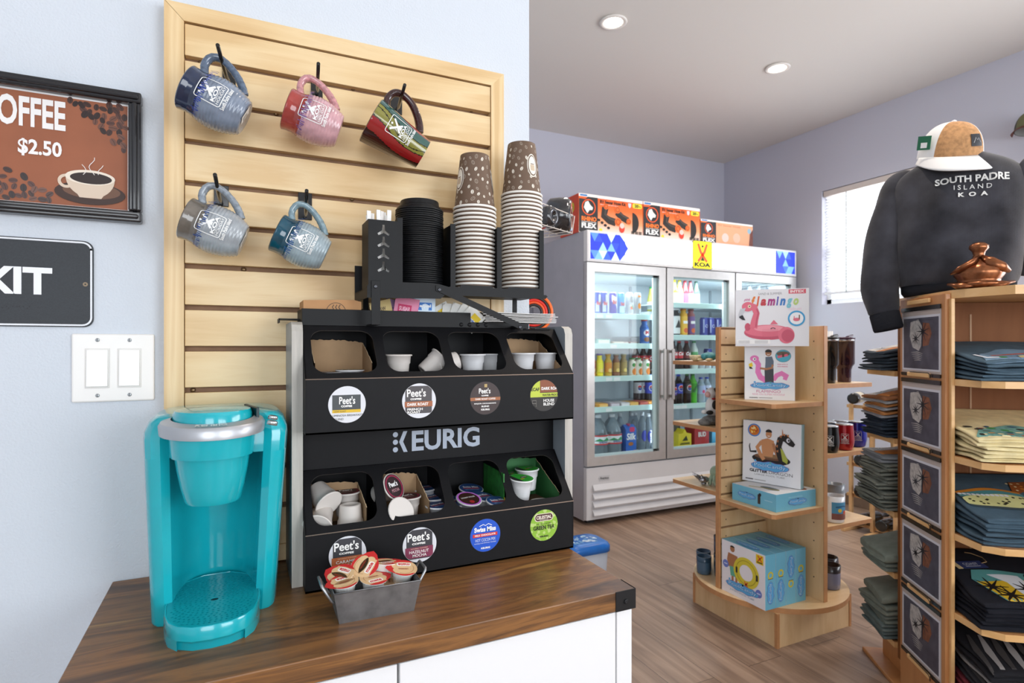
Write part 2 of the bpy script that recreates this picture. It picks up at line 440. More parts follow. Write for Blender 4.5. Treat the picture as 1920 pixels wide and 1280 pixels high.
# vinyl plank floor
def floor_material():
    m = bpy.data.materials.new('vinyl_planks'); m.use_nodes = True; nt = m.node_tree; L = nt.links
    b = nt.nodes['Principled BSDF']; b.inputs['Roughness'].default_value = .42
    tc = nt.nodes.new('ShaderNodeTexCoord'); mp = nt.nodes.new('ShaderNodeMapping'); mp.inputs['Rotation'].default_value = (0, 0, PI/2)
    L.new(tc.outputs['Object'], mp.inputs['Vector'])
    br = nt.nodes.new('ShaderNodeTexBrick'); br.inputs['Scale'].default_value = 1; br.inputs['Brick Width'].default_value = 1.2
    br.inputs['Row Height'].default_value = .18; br.inputs['Mortar Size'].default_value = .0012; br.offset = .37
    br.inputs['Color1'].default_value = (.25, .25, .25, 1); br.inputs['Color2'].default_value = (.75, .75, .75, 1); br.inputs['Mortar'].default_value = (0, 0, 0, 1)
    L.new(mp.outputs[0], br.inputs['Vector'])
    mp2 = nt.nodes.new('ShaderNodeMapping'); mp2.inputs['Scale'].default_value = (26, 2.0, 1)
    L.new(tc.outputs['Object'], mp2.inputs['Vector'])
    ad = nt.nodes.new('ShaderNodeVectorMath'); ad.operation = 'MULTIPLY_ADD'; ad.inputs[1].default_value = (7, 9, 5)
    L.new(br.outputs['Color'], ad.inputs[0]); L.new(mp2.outputs[0], ad.inputs[2])
    n = nt.nodes.new('ShaderNodeTexNoise'); n.inputs['Scale'].default_value = 1; n.inputs['Detail'].default_value = 7; n.inputs['Distortion'].default_value = .8
    L.new(ad.outputs[0], n.inputs['Vector'])
    r = nt.nodes.new('ShaderNodeValToRGB'); e = r.color_ramp.elements
    e[0].position = .3; e[0].color = lin('7E6656'); e[1].position = .7; e[1].color = lin('A98E79'); x = e.new(.5); x.color = lin('947A67')
    L.new(n.outputs['Fac'], r.inputs[0])
    hs = nt.nodes.new('ShaderNodeHueSaturation'); L.new(r.outputs[0], hs.inputs['Color'])
    mr = nt.nodes.new('ShaderNodeMapRange'); mr.inputs['To Min'].default_value = .86; mr.inputs['To Max'].default_value = 1.1
    mr.inputs['From Min'].default_value = .25; mr.inputs['From Max'].default_value = .75
    L.new(br.outputs['Color'], mr.inputs['Value']); L.new(mr.outputs[0], hs.inputs['Value'])
    mx = nt.nodes.new('ShaderNodeMix'); mx.data_type = 'RGBA'; mx.inputs[7].default_value = lin('4E3E34')
    L.new(br.outputs['Fac'], mx.inputs[0]); L.new(hs.outputs[0], mx.inputs[6]); L.new(mx.outputs[2], b.inputs['Base Color'])
    return m
struct(MB().box((XL-.12, YF-.12, -.05), (XR+.14, YB+.12, 0), floor_material()).build('floor'))
BB = mat('7E6857', .55, noise=.15)
for nm, a, b in (('baseboard_back', (.6, YB-.015, 0), (XR, YB, .085)), ('baseboard_right', (XR-.015, YF, 0), (XR, YB-.015, .085)), ('baseboard_left', (XL, 1.165, 0), (.6, 1.18, .085))):
    struct(MB().box(a, b, BB, .003).build(nm))
# window in the right wall: frame, sash, raised blind, glass
f = MB(); xo = XR+.06
for a, b in (((xo, WY0, WZ0), (xo+.06, WY0+.045, WZ1)), ((xo, WY1-.045, WZ0), (xo+.06, WY1, WZ1)), ((xo, WY0, WZ0), (xo+.06, WY1, WZ0+.045)), ((xo, WY0, WZ1-.045), (xo+.06, WY1, WZ1)),
             ((xo+.005, WY0, 2.0), (xo+.05, WY1, 2.035))): f.box(a, b, WHITE, .004)
win = struct(f.build('window_1'))
win['label'] = 'bright white-framed window high in the lavender wall, behind the dark sweatshirt'
MB().box((xo+.025, WY0+.04, WZ0+.04), (xo+.03, WY1-.04, WZ1-.04), glass_mat('window_glass')).build('window_glass', win)
bl = MB(); SL = mat('F3F4F6', .5, trans=.0)
bl.box((XR+.006, WY0+.01, WZ1-.05), (XR+.05, WY1-.01, WZ1-.004), mat('D9CFC8', .5), .003)
z = WZ1-.06
while z > 1.72:
    bl.box((XR+.012, WY0+.015, z-.001), (XR+.044, WY1-.015, z+.001), SL, rot=Matrix.Rotation(math.radians(18), 3, 'Y'), piv=(XR+.028, 0, z)); z -= .024
bl.box((XR+.010, WY0+.015, 1.68), (XR+.046, WY1-.015, 1.70), SL, .003)
bl.build('blind', win)
MB().tube([(XR+.004, 3.02, WZ1-.05), (XR+.004, 3.02, 1.69)], .0035, mat('AEB6B4', .6), 6).build('blind_cord', win)
# recessed ceiling lights
LAMP = mat('FFF1E2', .5, emit=14)
def downlight(x, y, label):
    t = thing('ceiling_light', label, 'ceiling light', (x, y, H), group='recessed ceiling lights')
    MB().lathe([(.052, 0), (.075, -.003), (.078, -.008), (.070, -.012), (.054, -.010), (.052, 0)], mat('F1ECE6', .5), cap0=False, cap1=False, seg=32).build('trim_ring', t)
    MB().lathe([(.0535, -.004), (.0535, -.0085), (.045, -.010), (0.0001, -.010)], LAMP, seg=32).build('lamp_lens', t)
    l = bpy.data.lights.new('lamp', 'SPOT'); l.energy = 42; l.color = (1, .88, .76); l.spot_size = math.radians(150); l.spot_blend = .8; l.shadow_soft_size = .05
    o = bpy.data.objects.new('ceiling_lamp_light', l); COL.objects.link(o); o.location = (x, y, H-.03)
p = onZ(1150, 43, H-.01); q = onZ(1458, 129, H-.01)
downlight(p.x, p.y, 'round recessed ceiling light, the one nearer the slatted panel')
downlight(q.x, q.y, 'round recessed ceiling light, the one nearer the lavender wall')
for x, y in ((p.x, p.y-1.5), (q.x, q.y-1.5)):
    l = bpy.data.lights.new('lamp', 'SPOT'); l.energy = 42; l.color = (1, .88, .76); l.spot_size = math.radians(150); l.spot_blend = .8; l.shadow_soft_size = .05
    o = bpy.data.objects.new('ceiling_lamp_light', l); COL.objects.link(o); o.location = (x, y, H-.03)
# ================= THE COFFEE WALL =================
MAPLE = ramp_mat('maple', [(.30, 'D9B683'), (.45, 'E3C493'), (.6, 'E9CD9F'), (.75, 'DFBD8B')], (1.6, 20, 22), .42, wave=.5, distort=.8)
MAPLE_V = ramp_mat('maple_upright', [(.30, 'D9B683'), (.45, 'E3C493'), (.6, 'E9CD9F'), (.75, 'DFBD8B')], (22, 20, 1.6), .42, wave=.5, distort=.8)
SLOT = mat('8A6A50', .7, noise=.2)
WALL_Y = 1.18
# --- slatted display panel ---
sx0, sx1, sz0, sz1, fr = -.119, .524, .853, 1.849, .030
sp = thing('slatwall_panel', 'maple slatted display panel hung on the pale blue wall behind the coffee rack', 'display panel', (sx0, WALL_Y, sz0))
MB().box((sx0+.004, 1.172, sz0+.004), (sx1-.004, 1.1799, sz1-.004), SLOT).build('backing_board', sp, world=True)
zt = sz1-fr-.003; zs = 1.761
tops = [zt]+[zs-.0728*k-.0095 for k in range(12)]; bots = [zs-.0728*k for k in range(12)]+[sz0+fr]
for a, b in zip(tops, bots):
    if a-b > .01: MB().box((sx0+fr+.001, 1.156, b), (sx1-fr-.001, 1.172, a), MAPLE, .001).build('slat', sp, world=True)
def mitre(pts, m):
    b = MB(); b.prism(pts, 0, .026, m, M=Matrix(((1, 0, 0, 0), (0, 0, -1, 1.179), (0, 1, 0, 0), (0, 0, 0, 1)))); return b
g = .0009
mitre([(sx0, sz0), (sx0, sz1), (sx0+fr, sz1-fr-g), (sx0+fr, sz0+fr)], MAPLE_V).build('frame_rail', sp, world=True)
mitre([(sx1, sz0), (sx1-fr, sz0+fr), (sx1-fr, sz1-fr), (sx1, sz1)], MAPLE_V).build('frame_rail', sp, world=True)
mitre([(sx0+g, sz1), (sx1, sz1), (sx1-fr, sz1-fr), (sx0+fr, sz1-fr)], MAPLE).build('frame_rail', sp, world=True)
mitre([(sx0, sz0), (sx0+fr, sz0+fr), (sx1-fr, sz0+fr), (sx1, sz0)], MAPLE).build('frame_rail', sp, world=True)
for i, (px, py) in enumerate(((377, 117), (457, 505), (518, 213), (662, 166), (884, 207), (660, 373), (677, 515), (362, 731), (1, 1))):
    if px < 5: continue
    q = onY(px, py, 1.170)
    MB().lathe([(.0045, 0), (.0035, .002), (0.0001, .0025)], mat('8C7558', .35, metal=.8), M=Matrix.Translation(q) @ Matrix.Rotation(PI/2, 4, 'X'), seg=10).build('screw', sp, world=True)

# --- the camp-ground mark: framed X with dot and tent, and lettering ---
def koa(A, x0, y0, w, h, c, frame=True, words=True, lw=.05):
    s = w; cx = x0+w/2
    if frame: A.frame(x0, y0+.20*h, x0+w, y0+h, w*.035, c, r=w*.09)
    t, b = y0+.93*h, y0+.52*h
    A.line([(cx-.30*w, t-.04*h), (cx-.1*w, y0+.74*h), (cx+.22*w, b)], w*.10, c); A.line([(cx+.30*w, t-.04*h), (cx+.1*w, y0+.74*h), (cx-.22*w, b)], w*.10, c)
    A.circ(cx, t-.03*h, w*.055, c, n=12)
    A.poly([(cx-.10*w, b), (cx+.10*w, b), (cx, b+.14*h)], c)
    A.text('KOA', x0+.1*w, y0+.385*h, x0+.9*w, y0+.50*h, c, bold=.035)
    if words:
        A.line([(x0+.1*w, y0+.36*h), (x0+.9*w, y0+.36*h)], w*.015, c)
        A.text('HOLIDAY', x0+.08*w, y0+.245*h, x0+.92*w, y0+.335*h, c)
        A.text('South Padre Island', x0-.04*w, y0+.05*h, x0+1.04*w, y0+.17*h, c, bold=.02)

MUG_BODY = [(.030, 0), (.0345, .002), (.0400, .012), (.0455, .026), (.0490, .042), (.0500, .056), (.0480, .072), (.0445, .084), (.0425, .092), (.0425, .102), (.0440, .112)]
def prof_r(P, z):
    for (r0, z0), (r1, z1) in zip(P, P[1:]):
        if z0 <= z <= z1: return r0+(r1-r0)*(z-z0)/(z1-z0)
    return P[-1][0]
def hung_matrix(rim, base):
    a = (rim-base); L = a.length; a = a.normalized(); y = Vector((0, 1, 0)); y = (y-a*y.dot(a)).normalized(); x = y.cross(a)
    return Matrix((x, y, a)).transposed().to_euler(), L
def make_mug(rim_px, base_px, label, c_top, c_body, c_handle, c_in, drip, tagc, striped=False):
    rim, base = onY(*rim_px, 1.078), onY(*base_px, 1.072)
    e, L = hung_matrix(rim, base)
    t = thing('mug', label, 'mug', base, rot=e, group='mugs hung on the slatted panel')
    k = L/.112
    if not striped:
        P = [(r*k if i else r*k, z*k) for i, (r, z) in enumerate(MUG_BODY)]
        body = MB(); pr = []; zc = .078*k; n = 96
        mb, mt = mat(c_body, .18, coat=.5, noise=.22, nscale=60), mat(c_top, .12, coat=.6, noise=.3, nscale=40)
        for i in range(n+1):
            z = P[-1][1]*i/n; r = prof_r(P, z)+(.00045*math.sin(z/k*2*PI/.0062) if z < .084*k else 0)
            pr.append((r, z, mb if z < zc else mt))
        pr[-1] = pr[-1][:2]+(mt,)
        R = P[-1][0]; pr += [(R-.0015, P[-1][1]+.0018, mt), (R-.0035, P[-1][1], mt), (R-.005, .09*k, mat(c_in, .3)), (.040*k, .04*k), (.028*k, .006), (.0001, .005)]
        body.lathe(pr, seg=56, cap1=False); body.build('mug_body', t)
        rad = lambda z: prof_r(P, z)+.0006
    else:
        r0, r1, Hh = .029*k, .0445*k, .112*k
        cols = [mat(x, .14, coat=.7) for x in ('8E1D1E', '2F5650', '7D7A32', '8E1D1E', '3C1714')]
        edge = mat('1F1A12', .2)
        def mf(u, v):
            a = (u*360-270+14*math.sin(v*4.2+.5)) % 360   # angle round the mug, print side = 270
            a = (a+180) % 360-180
            for lo, hi, c in ((-60, -24, 3), (-24, 14, 2), (14, 52, 1), (52, 120, 0)):
                if lo <= a < hi:
                    if (a-lo < 3 and lo != 52) or (c == 2 and abs((a+5+8*math.sin(v*5))) < 1.6): return edge
                    return cols[c]
            return cols[4]
        body = MB()
        body.grid(lambda u, v: Vector(((r0+(r1-r0)*v)*math.cos(u*2*PI), (r0+(r1-r0)*v)*math.sin(u*2*PI), v*Hh)), 150, 40, mf)
        body.lathe([(r0, 0, mat('6A3B22', .4)), (.0001, -.0005)], cap0=False, cap1=False, seg=40)
        body.lathe([(r1, Hh, cols[4]), (r1-.002, Hh+.0015), (r1-.004, Hh), (r0, .008), (.0001, .007)], cap0=False, cap1=False, seg=40)
        body.build('mug_body', t, merge=1e-5)
        rad = lambda z: r0+(r1-r0)*z/Hh+.0004
    # handle, towards +x
    hp = []
    zs_ = [(.096, .040), (.104, .058), (.101, .076), (.088, .084), (.068, .080), (.046, .068), (.030, .054), (.020, .041)]
    if striped: zs_ = [(.098, .038), (.106, .054), (.102, .072), (.088, .080), (.066, .076), (.046, .062), (.032, .046), (.026, .034)]
    for i in range(29):
        s = i/28*(len(zs_)-1); j = min(int(s), len(zs_)-2); f = s-j
        q = [zs_[max(j-1, 0)], zs_[j], zs_[j+1], zs_[min(j+2, len(zs_)-1)]]
        cr = lambda d: .5*((2*q[1][d])+(-q[0][d]+q[2][d])*f+(2*q[0][d]-5*q[1][d]+4*q[2][d]-q[3][d])*f*f+(-q[0][d]+3*q[1][d]-3*q[2][d]+q[3][d])*f**3)
        hp.append(Vector((cr(1)*k, 0, cr(0)*k)))
    MB().tube(hp, [(.0052+.0012*abs(i-14)/14+(.0004 if i % 2 and not striped else 0))*k for i in range(29)], mat(c_handle, .2, coat=.5, noise=.35, nscale=180), 10, flat=1.35).build('handle', t)
    A = Art(.00018)
    if drip:
        for i in range(34):
            a = -.055+.11*i/33; A.line([(a, .0795*k+random.uniform(-.003, .004)), (a+random.uniform(-.001, .001), .0745*k-random.uniform(0, .006))], random.uniform(.0008, .002), mat(drip, .2))
    A.z = 2
    wht = mat('F0F0EE', .4)
    A.X = lambda x, y: (x*k, y*k)
    if striped: koa(A, -.016, .030, .034, .052, wht)
    else: koa(A, -.021, .026, .044, .060, wht)
    def fn(u, v, h):
        r = rad(v)+h; a = -PI/2+u/rad(.05*k)
        return Vector((r*math.cos(a), r*math.sin(a), v))
    A.build('printed_logo', t, fn, maxlen=.006)
    if tagc:
        B = Art(.0002); B.z = 1; B.rect(-.014, -.009, .014, .009, 'E9E6E0')
        for j in range(3): B.rect(-.010, -.002+.003*j, .004+.002*j, -.001+.003*j, '333333')
        M = Matrix.Translation((0, -.016, -.0006)) @ Matrix.Rotation(.3, 4, 'Z')
        B.build('price_sticker', t, lambda u, v, h: M @ Vector((u, v, -h)))
    return t
make_mug((350, 164), (460, 223), 'blue-grey ribbed mug with dark navy collar and white logo, hanging top left on the panel', '232E48', '7C8798', '5C6B80', '8A94A6', '2A3F9C', True)
make_mug((539, 204), (637, 247), 'pink ribbed mug with red collar hanging on the slatted panel', '9C3B35', 'C79AA0', 'C98F92', 'BB9999', '7C5B90', False)
make_mug((696, 226), (793, 290), 'mug with red, teal and olive stripes hanging on the slatted panel', '', '', '3A1B1A', '', None, False, striped=True)
make_mug((350, 409), (457, 452), 'light grey ribbed mug with brown-grey collar hanging at the lower left of the panel', '6E675F', '9DA3A8', '8C959E', '9A9A9A', '2A4580', True)
make_mug((520, 436), (611, 479), 'pale blue-grey ribbed mug with dark teal collar, hanging left of the black lids', '12475A', '97A7AE', '7F97A0', '5C7C88', '24528A', False)
HB = mat('121214', .22, coat=.4)
for (tx, ty), (x0, y0, x1, y1), what in (((408, 84), (417, 121, 442, 166), 'navy-collared'), ((597, 119), (583, 150, 605, 184), 'pink'), ((759, 159), (730, 176, 754, 216), 'striped'), ((403, 327), (401, 346, 429, 388), 'brown-grey collared'), ((575, 357), (559, 360, 585, 413), 'teal-collared')):
    a, b = onY(x0, y0, 1.153), onY(x1, y1, 1.153)
    h = thing('display_hook', 'black metal hook in the slatted panel carrying the %s mug' % what, 'hook', ((a.x+b.x)/2, 1.156, b.z), group='hooks in the slatted panel')
    MB().box((a.x, 1.152, b.z), (b.x, 1.1555, a.z), HB, .001).build('backplate', h, world=True)
    cx = (a.x+b.x)/2; tip = onY(tx, ty, 1.035); base = Vector((cx, 1.150, b.z+.006))
    MB().tube([base, base+Vector((0, -.012, .0)), base+(tip-base)*.25+Vector((0, -.004, -.006)), base+(tip-base)*.6+Vector((0, 0, -.004)), tip], .0031, HB, 10).build('prong', h, world=True)

# --- framed coffee price sign ---
sg = thing('framed_sign', 'black-framed brown coffee price poster with beans and a steaming cup', 'sign', (-.30, WALL_Y, 1.466))
fx0, fx1, fz0, fz1 = -.463, -.1532, 1.462, 1.684
fw = .019
for a, b, c, d in ((fx0, fz0, fx1, fz0+fw), (fx0, fz1-fw, fx1, fz1), (fx0, fz0+fw, fx0+fw, fz1-fw), (fx1-fw, fz0+fw, fx1, fz1-fw)):
    m = MB(); m.box((a, 1.160, b), (c, 1.1799, d), mat('1C1B1E', .25, coat=.4), .003)
    if c-a > d-b: m.box((a+.004, 1.156, b+.0055), (c-.004, 1.170, d-.0055), mat('1C1B1E', .25, coat=.4), .003)
    else: m.box((a+.0055, 1.156, b), (c-.0055, 1.170, d), mat('1C1B1E', .25, coat=.4), .003)
    m.build('frame_rail', sg, world=True)
A = Art(.00012); A.rect(0, 0, .272, .184, 'E8E6E6')
BR = mat('9A5A3C', .55, noise=.12, nscale=12); A.rect(.003, .003, .269, .181, BR)
def beans(pts, n0=0):
    for i, (x, y) in enumerate(pts):
        a = random.uniform(0, PI); r = random.uniform(.0042, .0056); c = random.choice(['3E241C', '55332A', '2B1814', '6D4536', '4A2B22'])
        P = [(x+r*1.25*math.cos(t)*math.cos(a)-r*.85*math.sin(t)*math.sin(a), y+r*1.25*math.cos(t)*math.sin(a)+r*.85*math.sin(t)*math.cos(a)) for t in [k*PI/7 for k in range(14)]]
        A.poly(P, mat(c, .3), z=A.z+1+(i % 40)*.2)
        A.line([(x-r*math.cos(a), y-r*math.sin(a)), (x+.0008, y+.0004), (x+r*math.cos(a), y+r*math.sin(a))], .0007, '1A0D0A', z=A.z+1.1+(i % 40)*.2)
bx = []
for i in range(400):
    x, y = random.uniform(.180, .266), random.uniform(.095, .178)
    if y > .184-(x-.178)*.95 and all((x-p[0])**2+(y-p[1])**2 > .0075**2 for p in bx): bx.append((x, y))
beans(bx)
bx = []
for i in range(500):
    x, y = random.uniform(.006, .163), random.uniform(.006, .062)
    if y < .058-.0*x and y < .066-(x/.163)**3*.045 and all((x-p[0])**2+(y-p[1])**2 > .0078**2 for p in bx): bx.append((x, y))
beans(bx); A.z = 12
A.text('COFFEE', .072, .124, .183, .173, 'F0ECEA', bold=.03); A.text('$2.50', .121, .077, .178, .105, 'F0ECEA', bold=.03); _X0 = A.X; A.X = lambda x, y: (x+.012, y)
A.circ(.205, .026, .049, '3B241B', ry=.019); A.circ(.207, .030, .040, '6C4A37', ry=.013)
A.poly(arc(.205, .052, .034, .034, 180, 360, 20)+[(.239, .052)], 'D8C3AE'); A.poly([(.180, .035), (.230, .035), (.220, .018), (.190, .018)], 'D8C3AE')
A.ring(.172, .043, .007, .0115, 'D8C3AE'); A.circ(.205, .052, .0345, 'EADCCB', ry=.0125); A.circ(.206, .051, .029, '2A1915', ry=.0095)
for s in (0, 1, 2):
    A.line([(.195+.012*s+.004*math.sin(t*.9+s*2), .056+t*.0042+s*.001) for t in range(8 if s == 1 else 5)], .001, 'E8E0DA')
A.build('poster', sg, planefn((fx0+fw, 1.176, fz0+fw), (1, 0, 0), (0, 0, 1), (0, -1, 0)), world=True)
MB().box((fx0+fw-.002, 1.1765, fz0+fw-.002), (fx1-fw+.002, 1.1795, fz1-fw+.002), PAPER).build('backing', sg, world=True)

# --- exit sign ---
ex = thing('exit_sign', 'dark grey exit sign with white rounded border and raised letters', 'sign', (-.34, WALL_Y, 1.283))
X0, X1, Z0, Z1 = -.452, -.2235, 1.283, 1.427
Mxz = lambda y: Matrix(((1, 0, 0, 0), (0, 0, -1, y), (0, 1, 0, 0), (0, 0, 0, 1)))
m = MB(); m.prism(rrect(X0, Z0, X1, Z1, .014), 0, .003, mat('3A3D41', .5, spec=.3, noise=.1, nscale=500), M=Mxz(1.1798)); m.build('plaque', ex, world=True)
A = Art(.0002); A.frame(X0+.003, Z0+.003, X1-.003, Z1-.003, .0028, 'E6E8EC', r=.0125)
A.text('EXIT', -.402, 1.335, -.279, 1.379, 'F0F1F4', bold=.035)
for i, t in enumerate('110100101101011010110'): A.circ(-.3585+.0035*i*.75, 1.312+(.003 if (i*7) % 3 else 0), .0007, '1B1C1E', z=3, n=8) if t == '1' else None
A.circ(-.2345, 1.3545, .0036, '8C7A62'); A.circ(-.2345, 1.3545, .0013, '2A2622', n=8)
A.build('lettering', ex, planefn((0, 1.1766, 0), (1, 0, 0), (0, 0, 1), (0, -1, 0)), world=True)

# --- double light switch ---
sw = thing('light_switch', 'white double rocker light switch plate left of the slatted panel', 'light switch', (-.195, WALL_Y, 1.157))
m = MB(); m.box((-.2535, 1.1745, 1.157), (-.1357, 1.1799, 1.272), mat('F1EEEA', .35), .004); m.build('switch_plate', sw, world=True)
for cx in (-.2175, -.1720):
    m = MB(); m.box((cx-.0172, 1.1730, 1.1805), (cx+.0172, 1.1746, 1.2475), mat('DEDBD7', .35), .0005); m.build('rocker_frame', sw, world=True)
    m = MB(); m.box((cx-.0150, 1.1700, 1.1830), (cx+.0150, 1.1742, 1.2450), mat('F5F3F0', .3), .001, rot=Matrix.Rotation(-.03, 3, 'X'), piv=(cx, 1.172, 1.214)); m.build('rocker', sw, world=True)
    for z in (1.168, 1.2615):
        m = MB(); m.lathe([(.0033, 0, mat('BFC3C6', .3, metal=.6)), (.0028, .001), (.0001, .0014)], M=Matrix.Translation((cx, 1.1746, z)) @ Matrix.Rotation(PI/2, 4, 'X'), seg=14)
        m.box((cx-.0004, 1.1728, z-.0028), (cx+.0004, 1.1734, z+.0028), mat('55595C', .5)); m.build('screw', sw, world=True)

# ================= THE COFFEE CABINET =================
OAK = ramp_mat('dark_oak', [(.30, '33231A'), (.42, '654428'), (.50, '8C5F34'), (.58, '6B482B'), (.70, 'A67A44')], (2.6, 17, 30), .38, distort=.9, detail=9, bump=.1)
CX0, CX1, CY0, CY1, CZ = -.197, .592, .777, 1.178, .85
cab = thing('coffee_cabinet', 'white cabinet with dark wood worktop and black corner bracket under the coffee machine', 'cabinet', (.2, .98, 0))
MB().box((CX0, CY0, CZ-.032), (CX1, CY1, CZ), OAK, .0015).build('worktop', cab, world=True)
CW = mat('E9E9EA', .45)
m = MB(); m.box((CX0+.012, CY0+.010, 0), (CX0+.045, CY1-.01, CZ-.0322), CW, .001); m.box((CX1-.032, CY0+.006, 0), (CX1-.002, CY1-.01, CZ-.0322), CW, .001)
m.box((CX0+.045, CY1-.02, .06), (CX1-.032, CY1-.01, CZ-.0322), CW); m.box((CX0+.045, CY0+.012, .06), (CX1-.032, CY1-.02, .08), CW)
m.build('carcass', cab, world=True)
MB().box((CX0+.047, CY0+.006, .085), (.195, CY0+.024, CZ-.036), CW, .0015).build('door', cab, world=True)
MB().box((.1985, CY0+.006, .085), (CX1-.0345, CY0+.024, CZ-.036), CW, .0015).build('door', cab, world=True)
BK = mat('1A1A1C', .5, metal=.3)
for sx in (-1, 1):
    xe = CX1+.0008 if sx > 0 else CX0-.0008
    m = MB(); m.box((xe-(.040 if sx > 0 else 0), CY0-.0012, CZ-.0325), (xe+(0 if sx > 0 else .040), CY0, CZ+.0005), BK, .0005)
    m.box((xe-(.0008 if sx > 0 else 0), CY0-.0012, CZ-.0325), (xe+(0 if sx > 0 else .0008), CY0+.040, CZ+.0005), BK, .0003)
    m.lathe([(.0042, 0), (.0040, .0015), (.0022, .0022), (.0001, .0010)], BK, M=Matrix.Translation((xe-sx*.020, CY0-.0012, CZ-.018)) @ Matrix.Rotation(PI/2, 4, 'X'), seg=16)
    m.build('corner_bracket', cab, world=True)
# ================= COFFEE MACHINE =================
TEAL = mat('12A9B6', .2, coat=.6, noise=.03); TEAL_D = mat('0F99A6', .3, coat=.3)
def coffee_machine():
    t = thing('coffee_machine', 'glossy turquoise single-serve coffee machine with silver ring on the wood worktop', 'coffee machine', (-.034, 1.03, CZ))
    cx = -.034; OUT = [(-.63, .962), (-.74, .956), (-.86, .959), (-.94, .968), (-.985, .99), (-1, 1.02), (-1, 1.06), (-.97, 1.10), (-.90, 1.128), (-.75, 1.142), (-.45, 1.149), (0, 1.151)]
    outer = OUT+[(-x, y) for x, y in OUT[-2::-1]]
    CAV = [(.63, .962), (.60, .985), (.56, 1.01), (.48, 1.035), (.34, 1.056), (.17, 1.066), (0, 1.069)]
    cav = CAV[1:]+[(-x, y) for x, y in CAV[-2:0:-1]]
    hw = lambda z: .086+.014*(z-CZ)/.27
    def ring(P, z, s=1., w=1.): return [Vector((cx+x*hw(z)*w*s+.004*(z-CZ)/.27, 1.055+(y-1.055)*s, z)) for x, y in P]
    b = MB(); zz = [CZ, CZ+.004, CZ+.06, CZ+.13, CZ+.20, CZ+.262]
    b.loft([ring(outer+cav, z, .985 if i == 0 else 1) for i, z in enumerate(zz)], TEAL)
    front = [(-.63, .962), (-.3, .962), (0, .962), (.3, .962)]
    FO = outer+front[::-1][:0]+[(.35, .962), (0, .962), (-.35, .962)]
    zs2 = [(CZ+.240, 1), (CZ+.266, 1.0), (CZ+.276, .985), (CZ+.290, .925), (CZ+.298, .84), (CZ+.301, .7)]
    o = b.build('body', t, world=True, smooth_angle=40)
    b = MB(); b.loft([ring(FO, z, s*1.001) for z, s in zs2], TEAL); b.build('head_shell', t, world=True, smooth_angle=28)
    # brew chamber bowl
    bx, by = -.036, .943
    b = MB(); b.lathe([(.0001, CZ+.176), (.030, CZ+.176), (.0355, CZ+.1775), (.0375, CZ+.181), (.042, CZ+.200), (.0465, CZ+.225), (.0490, CZ+.243), (.0492, CZ+.2435), (.0535, CZ+.2440), (.0545, CZ+.250), (.0560, CZ+.272), (.0001, CZ+.272)], TEAL, c=(bx, by, 0), seg=56, cap0=False, cap1=False)
    b.build('brew_chamber', t, world=True, smooth_angle=35)
    # silver ring, a horseshoe open to the back
    def band(a): 
        c, s = math.cos(a), math.sin(a); y = by+.012+.0*s; R0, R1 = .0545, .0690; zz_ = CZ+.272+(.07+s*.069)*.06
        return [Vector((bx+R1*c, y+R1*1.05*s, zz_)), Vector((bx+(R1+.001)*c, y+(R1+.001)*1.05*s, zz_+.012)), Vector((bx+(R1-.002)*c, y+(R1-.002)*1.05*s, zz_+.017)), Vector((bx+R0*c, y+R0*1.02*s, zz_+.021)), Vector((bx+(R0-.001)*c, y+(R0-.001)*1.02*s, zz_+.014)), Vector((bx+R0*c, y+R0*s, zz_))]
    b = MB(); b.loft([band(math.radians(d)) for d in range(-208, 30, 6)], mat('B4B6BA', .36, metal=.6)); b.build('silver_ring', t, world=True, smooth_angle=40)
    A = Art(.0003); A.z = 2
    A.arctext('KEURIG', 0, 0, .0585, -108, -72, .007, mat('E9EAEE', .2, metal=.6), bold=.03)
    A.build('embossed_name', t, lambda u, v, h: Vector((bx+u, by+.012+v*1.04, CZ+.272+(.07+(v/.0655)*.069)*.06+.0188+h+.0025*(.0655-math.hypot(u, v))/.011)), world=True)
    # lid
    b = MB(); b.lathe([(.0535, CZ+.280), (.0530, CZ+.302), (.0505, CZ+.3075), (.040, CZ+.3100), (.0001, CZ+.3110)], TEAL, c=(0, 0, 0), M=Matrix.Translation((bx, by+.022, 0)) @ Matrix.Diagonal((1, 1.12, 1, 1)), seg=56, cap0=False, cap1=False)
    b.build('lid', t, world=True, smooth_angle=40)
    b = MB(); b.box((bx+.051, by+.0, CZ+.282), (bx+.0555, by+.075, CZ+.309), mat('0A2A30', .4), .001, rot=Matrix.Rotation(.22, 3, 'Z'), piv=(bx+.052, by+.03, 0)); b.build('lid_gap_shade', t, world=True)  # dark strip stands in for the shade in the gap beside the lid
    for i, (px, py) in enumerate(((514, 765), (514, 772), (512, 781), (511, 791))):
        q = onZ(px, py, CZ+.294)
        b = MB(); b.lathe([(.0070, -.004, mat('B8C2C4', .2, metal=.8)), (.0070, .0004), (.0060, .0016, mat('101214', .15, coat=.6)), (.0040, .0024), (.0001, .0026)], M=Matrix.Translation(q) @ Matrix.Rotation(math.radians(12), 4, 'Y') @ Matrix.Diagonal((1, .72, 1, 1)), seg=20)
        b.build('button', t, world=True)
    # drip tray
    TP = [(-.060, 1.01), (-.0615, .97), (-.0625, .945), (-.0600, .915), (-.0530, .888), (-.041, .871), (-.023, .860), (0, .857)]
    tp = [(cx-.001+x, y) for x, y in TP]+[(cx-.001-x, y) for x, y in TP[-2::-1]]
    arc_back = [(cx+.044, 1.035), (cx+.02, 1.055), (cx-.02, 1.055), (cx-.046, 1.035)]
    loop = tp+arc_back
    b = MB(); sc = lambda P, s: [(cx+(x-cx)*s, .96+(y-.96)*s) for x, y in P]
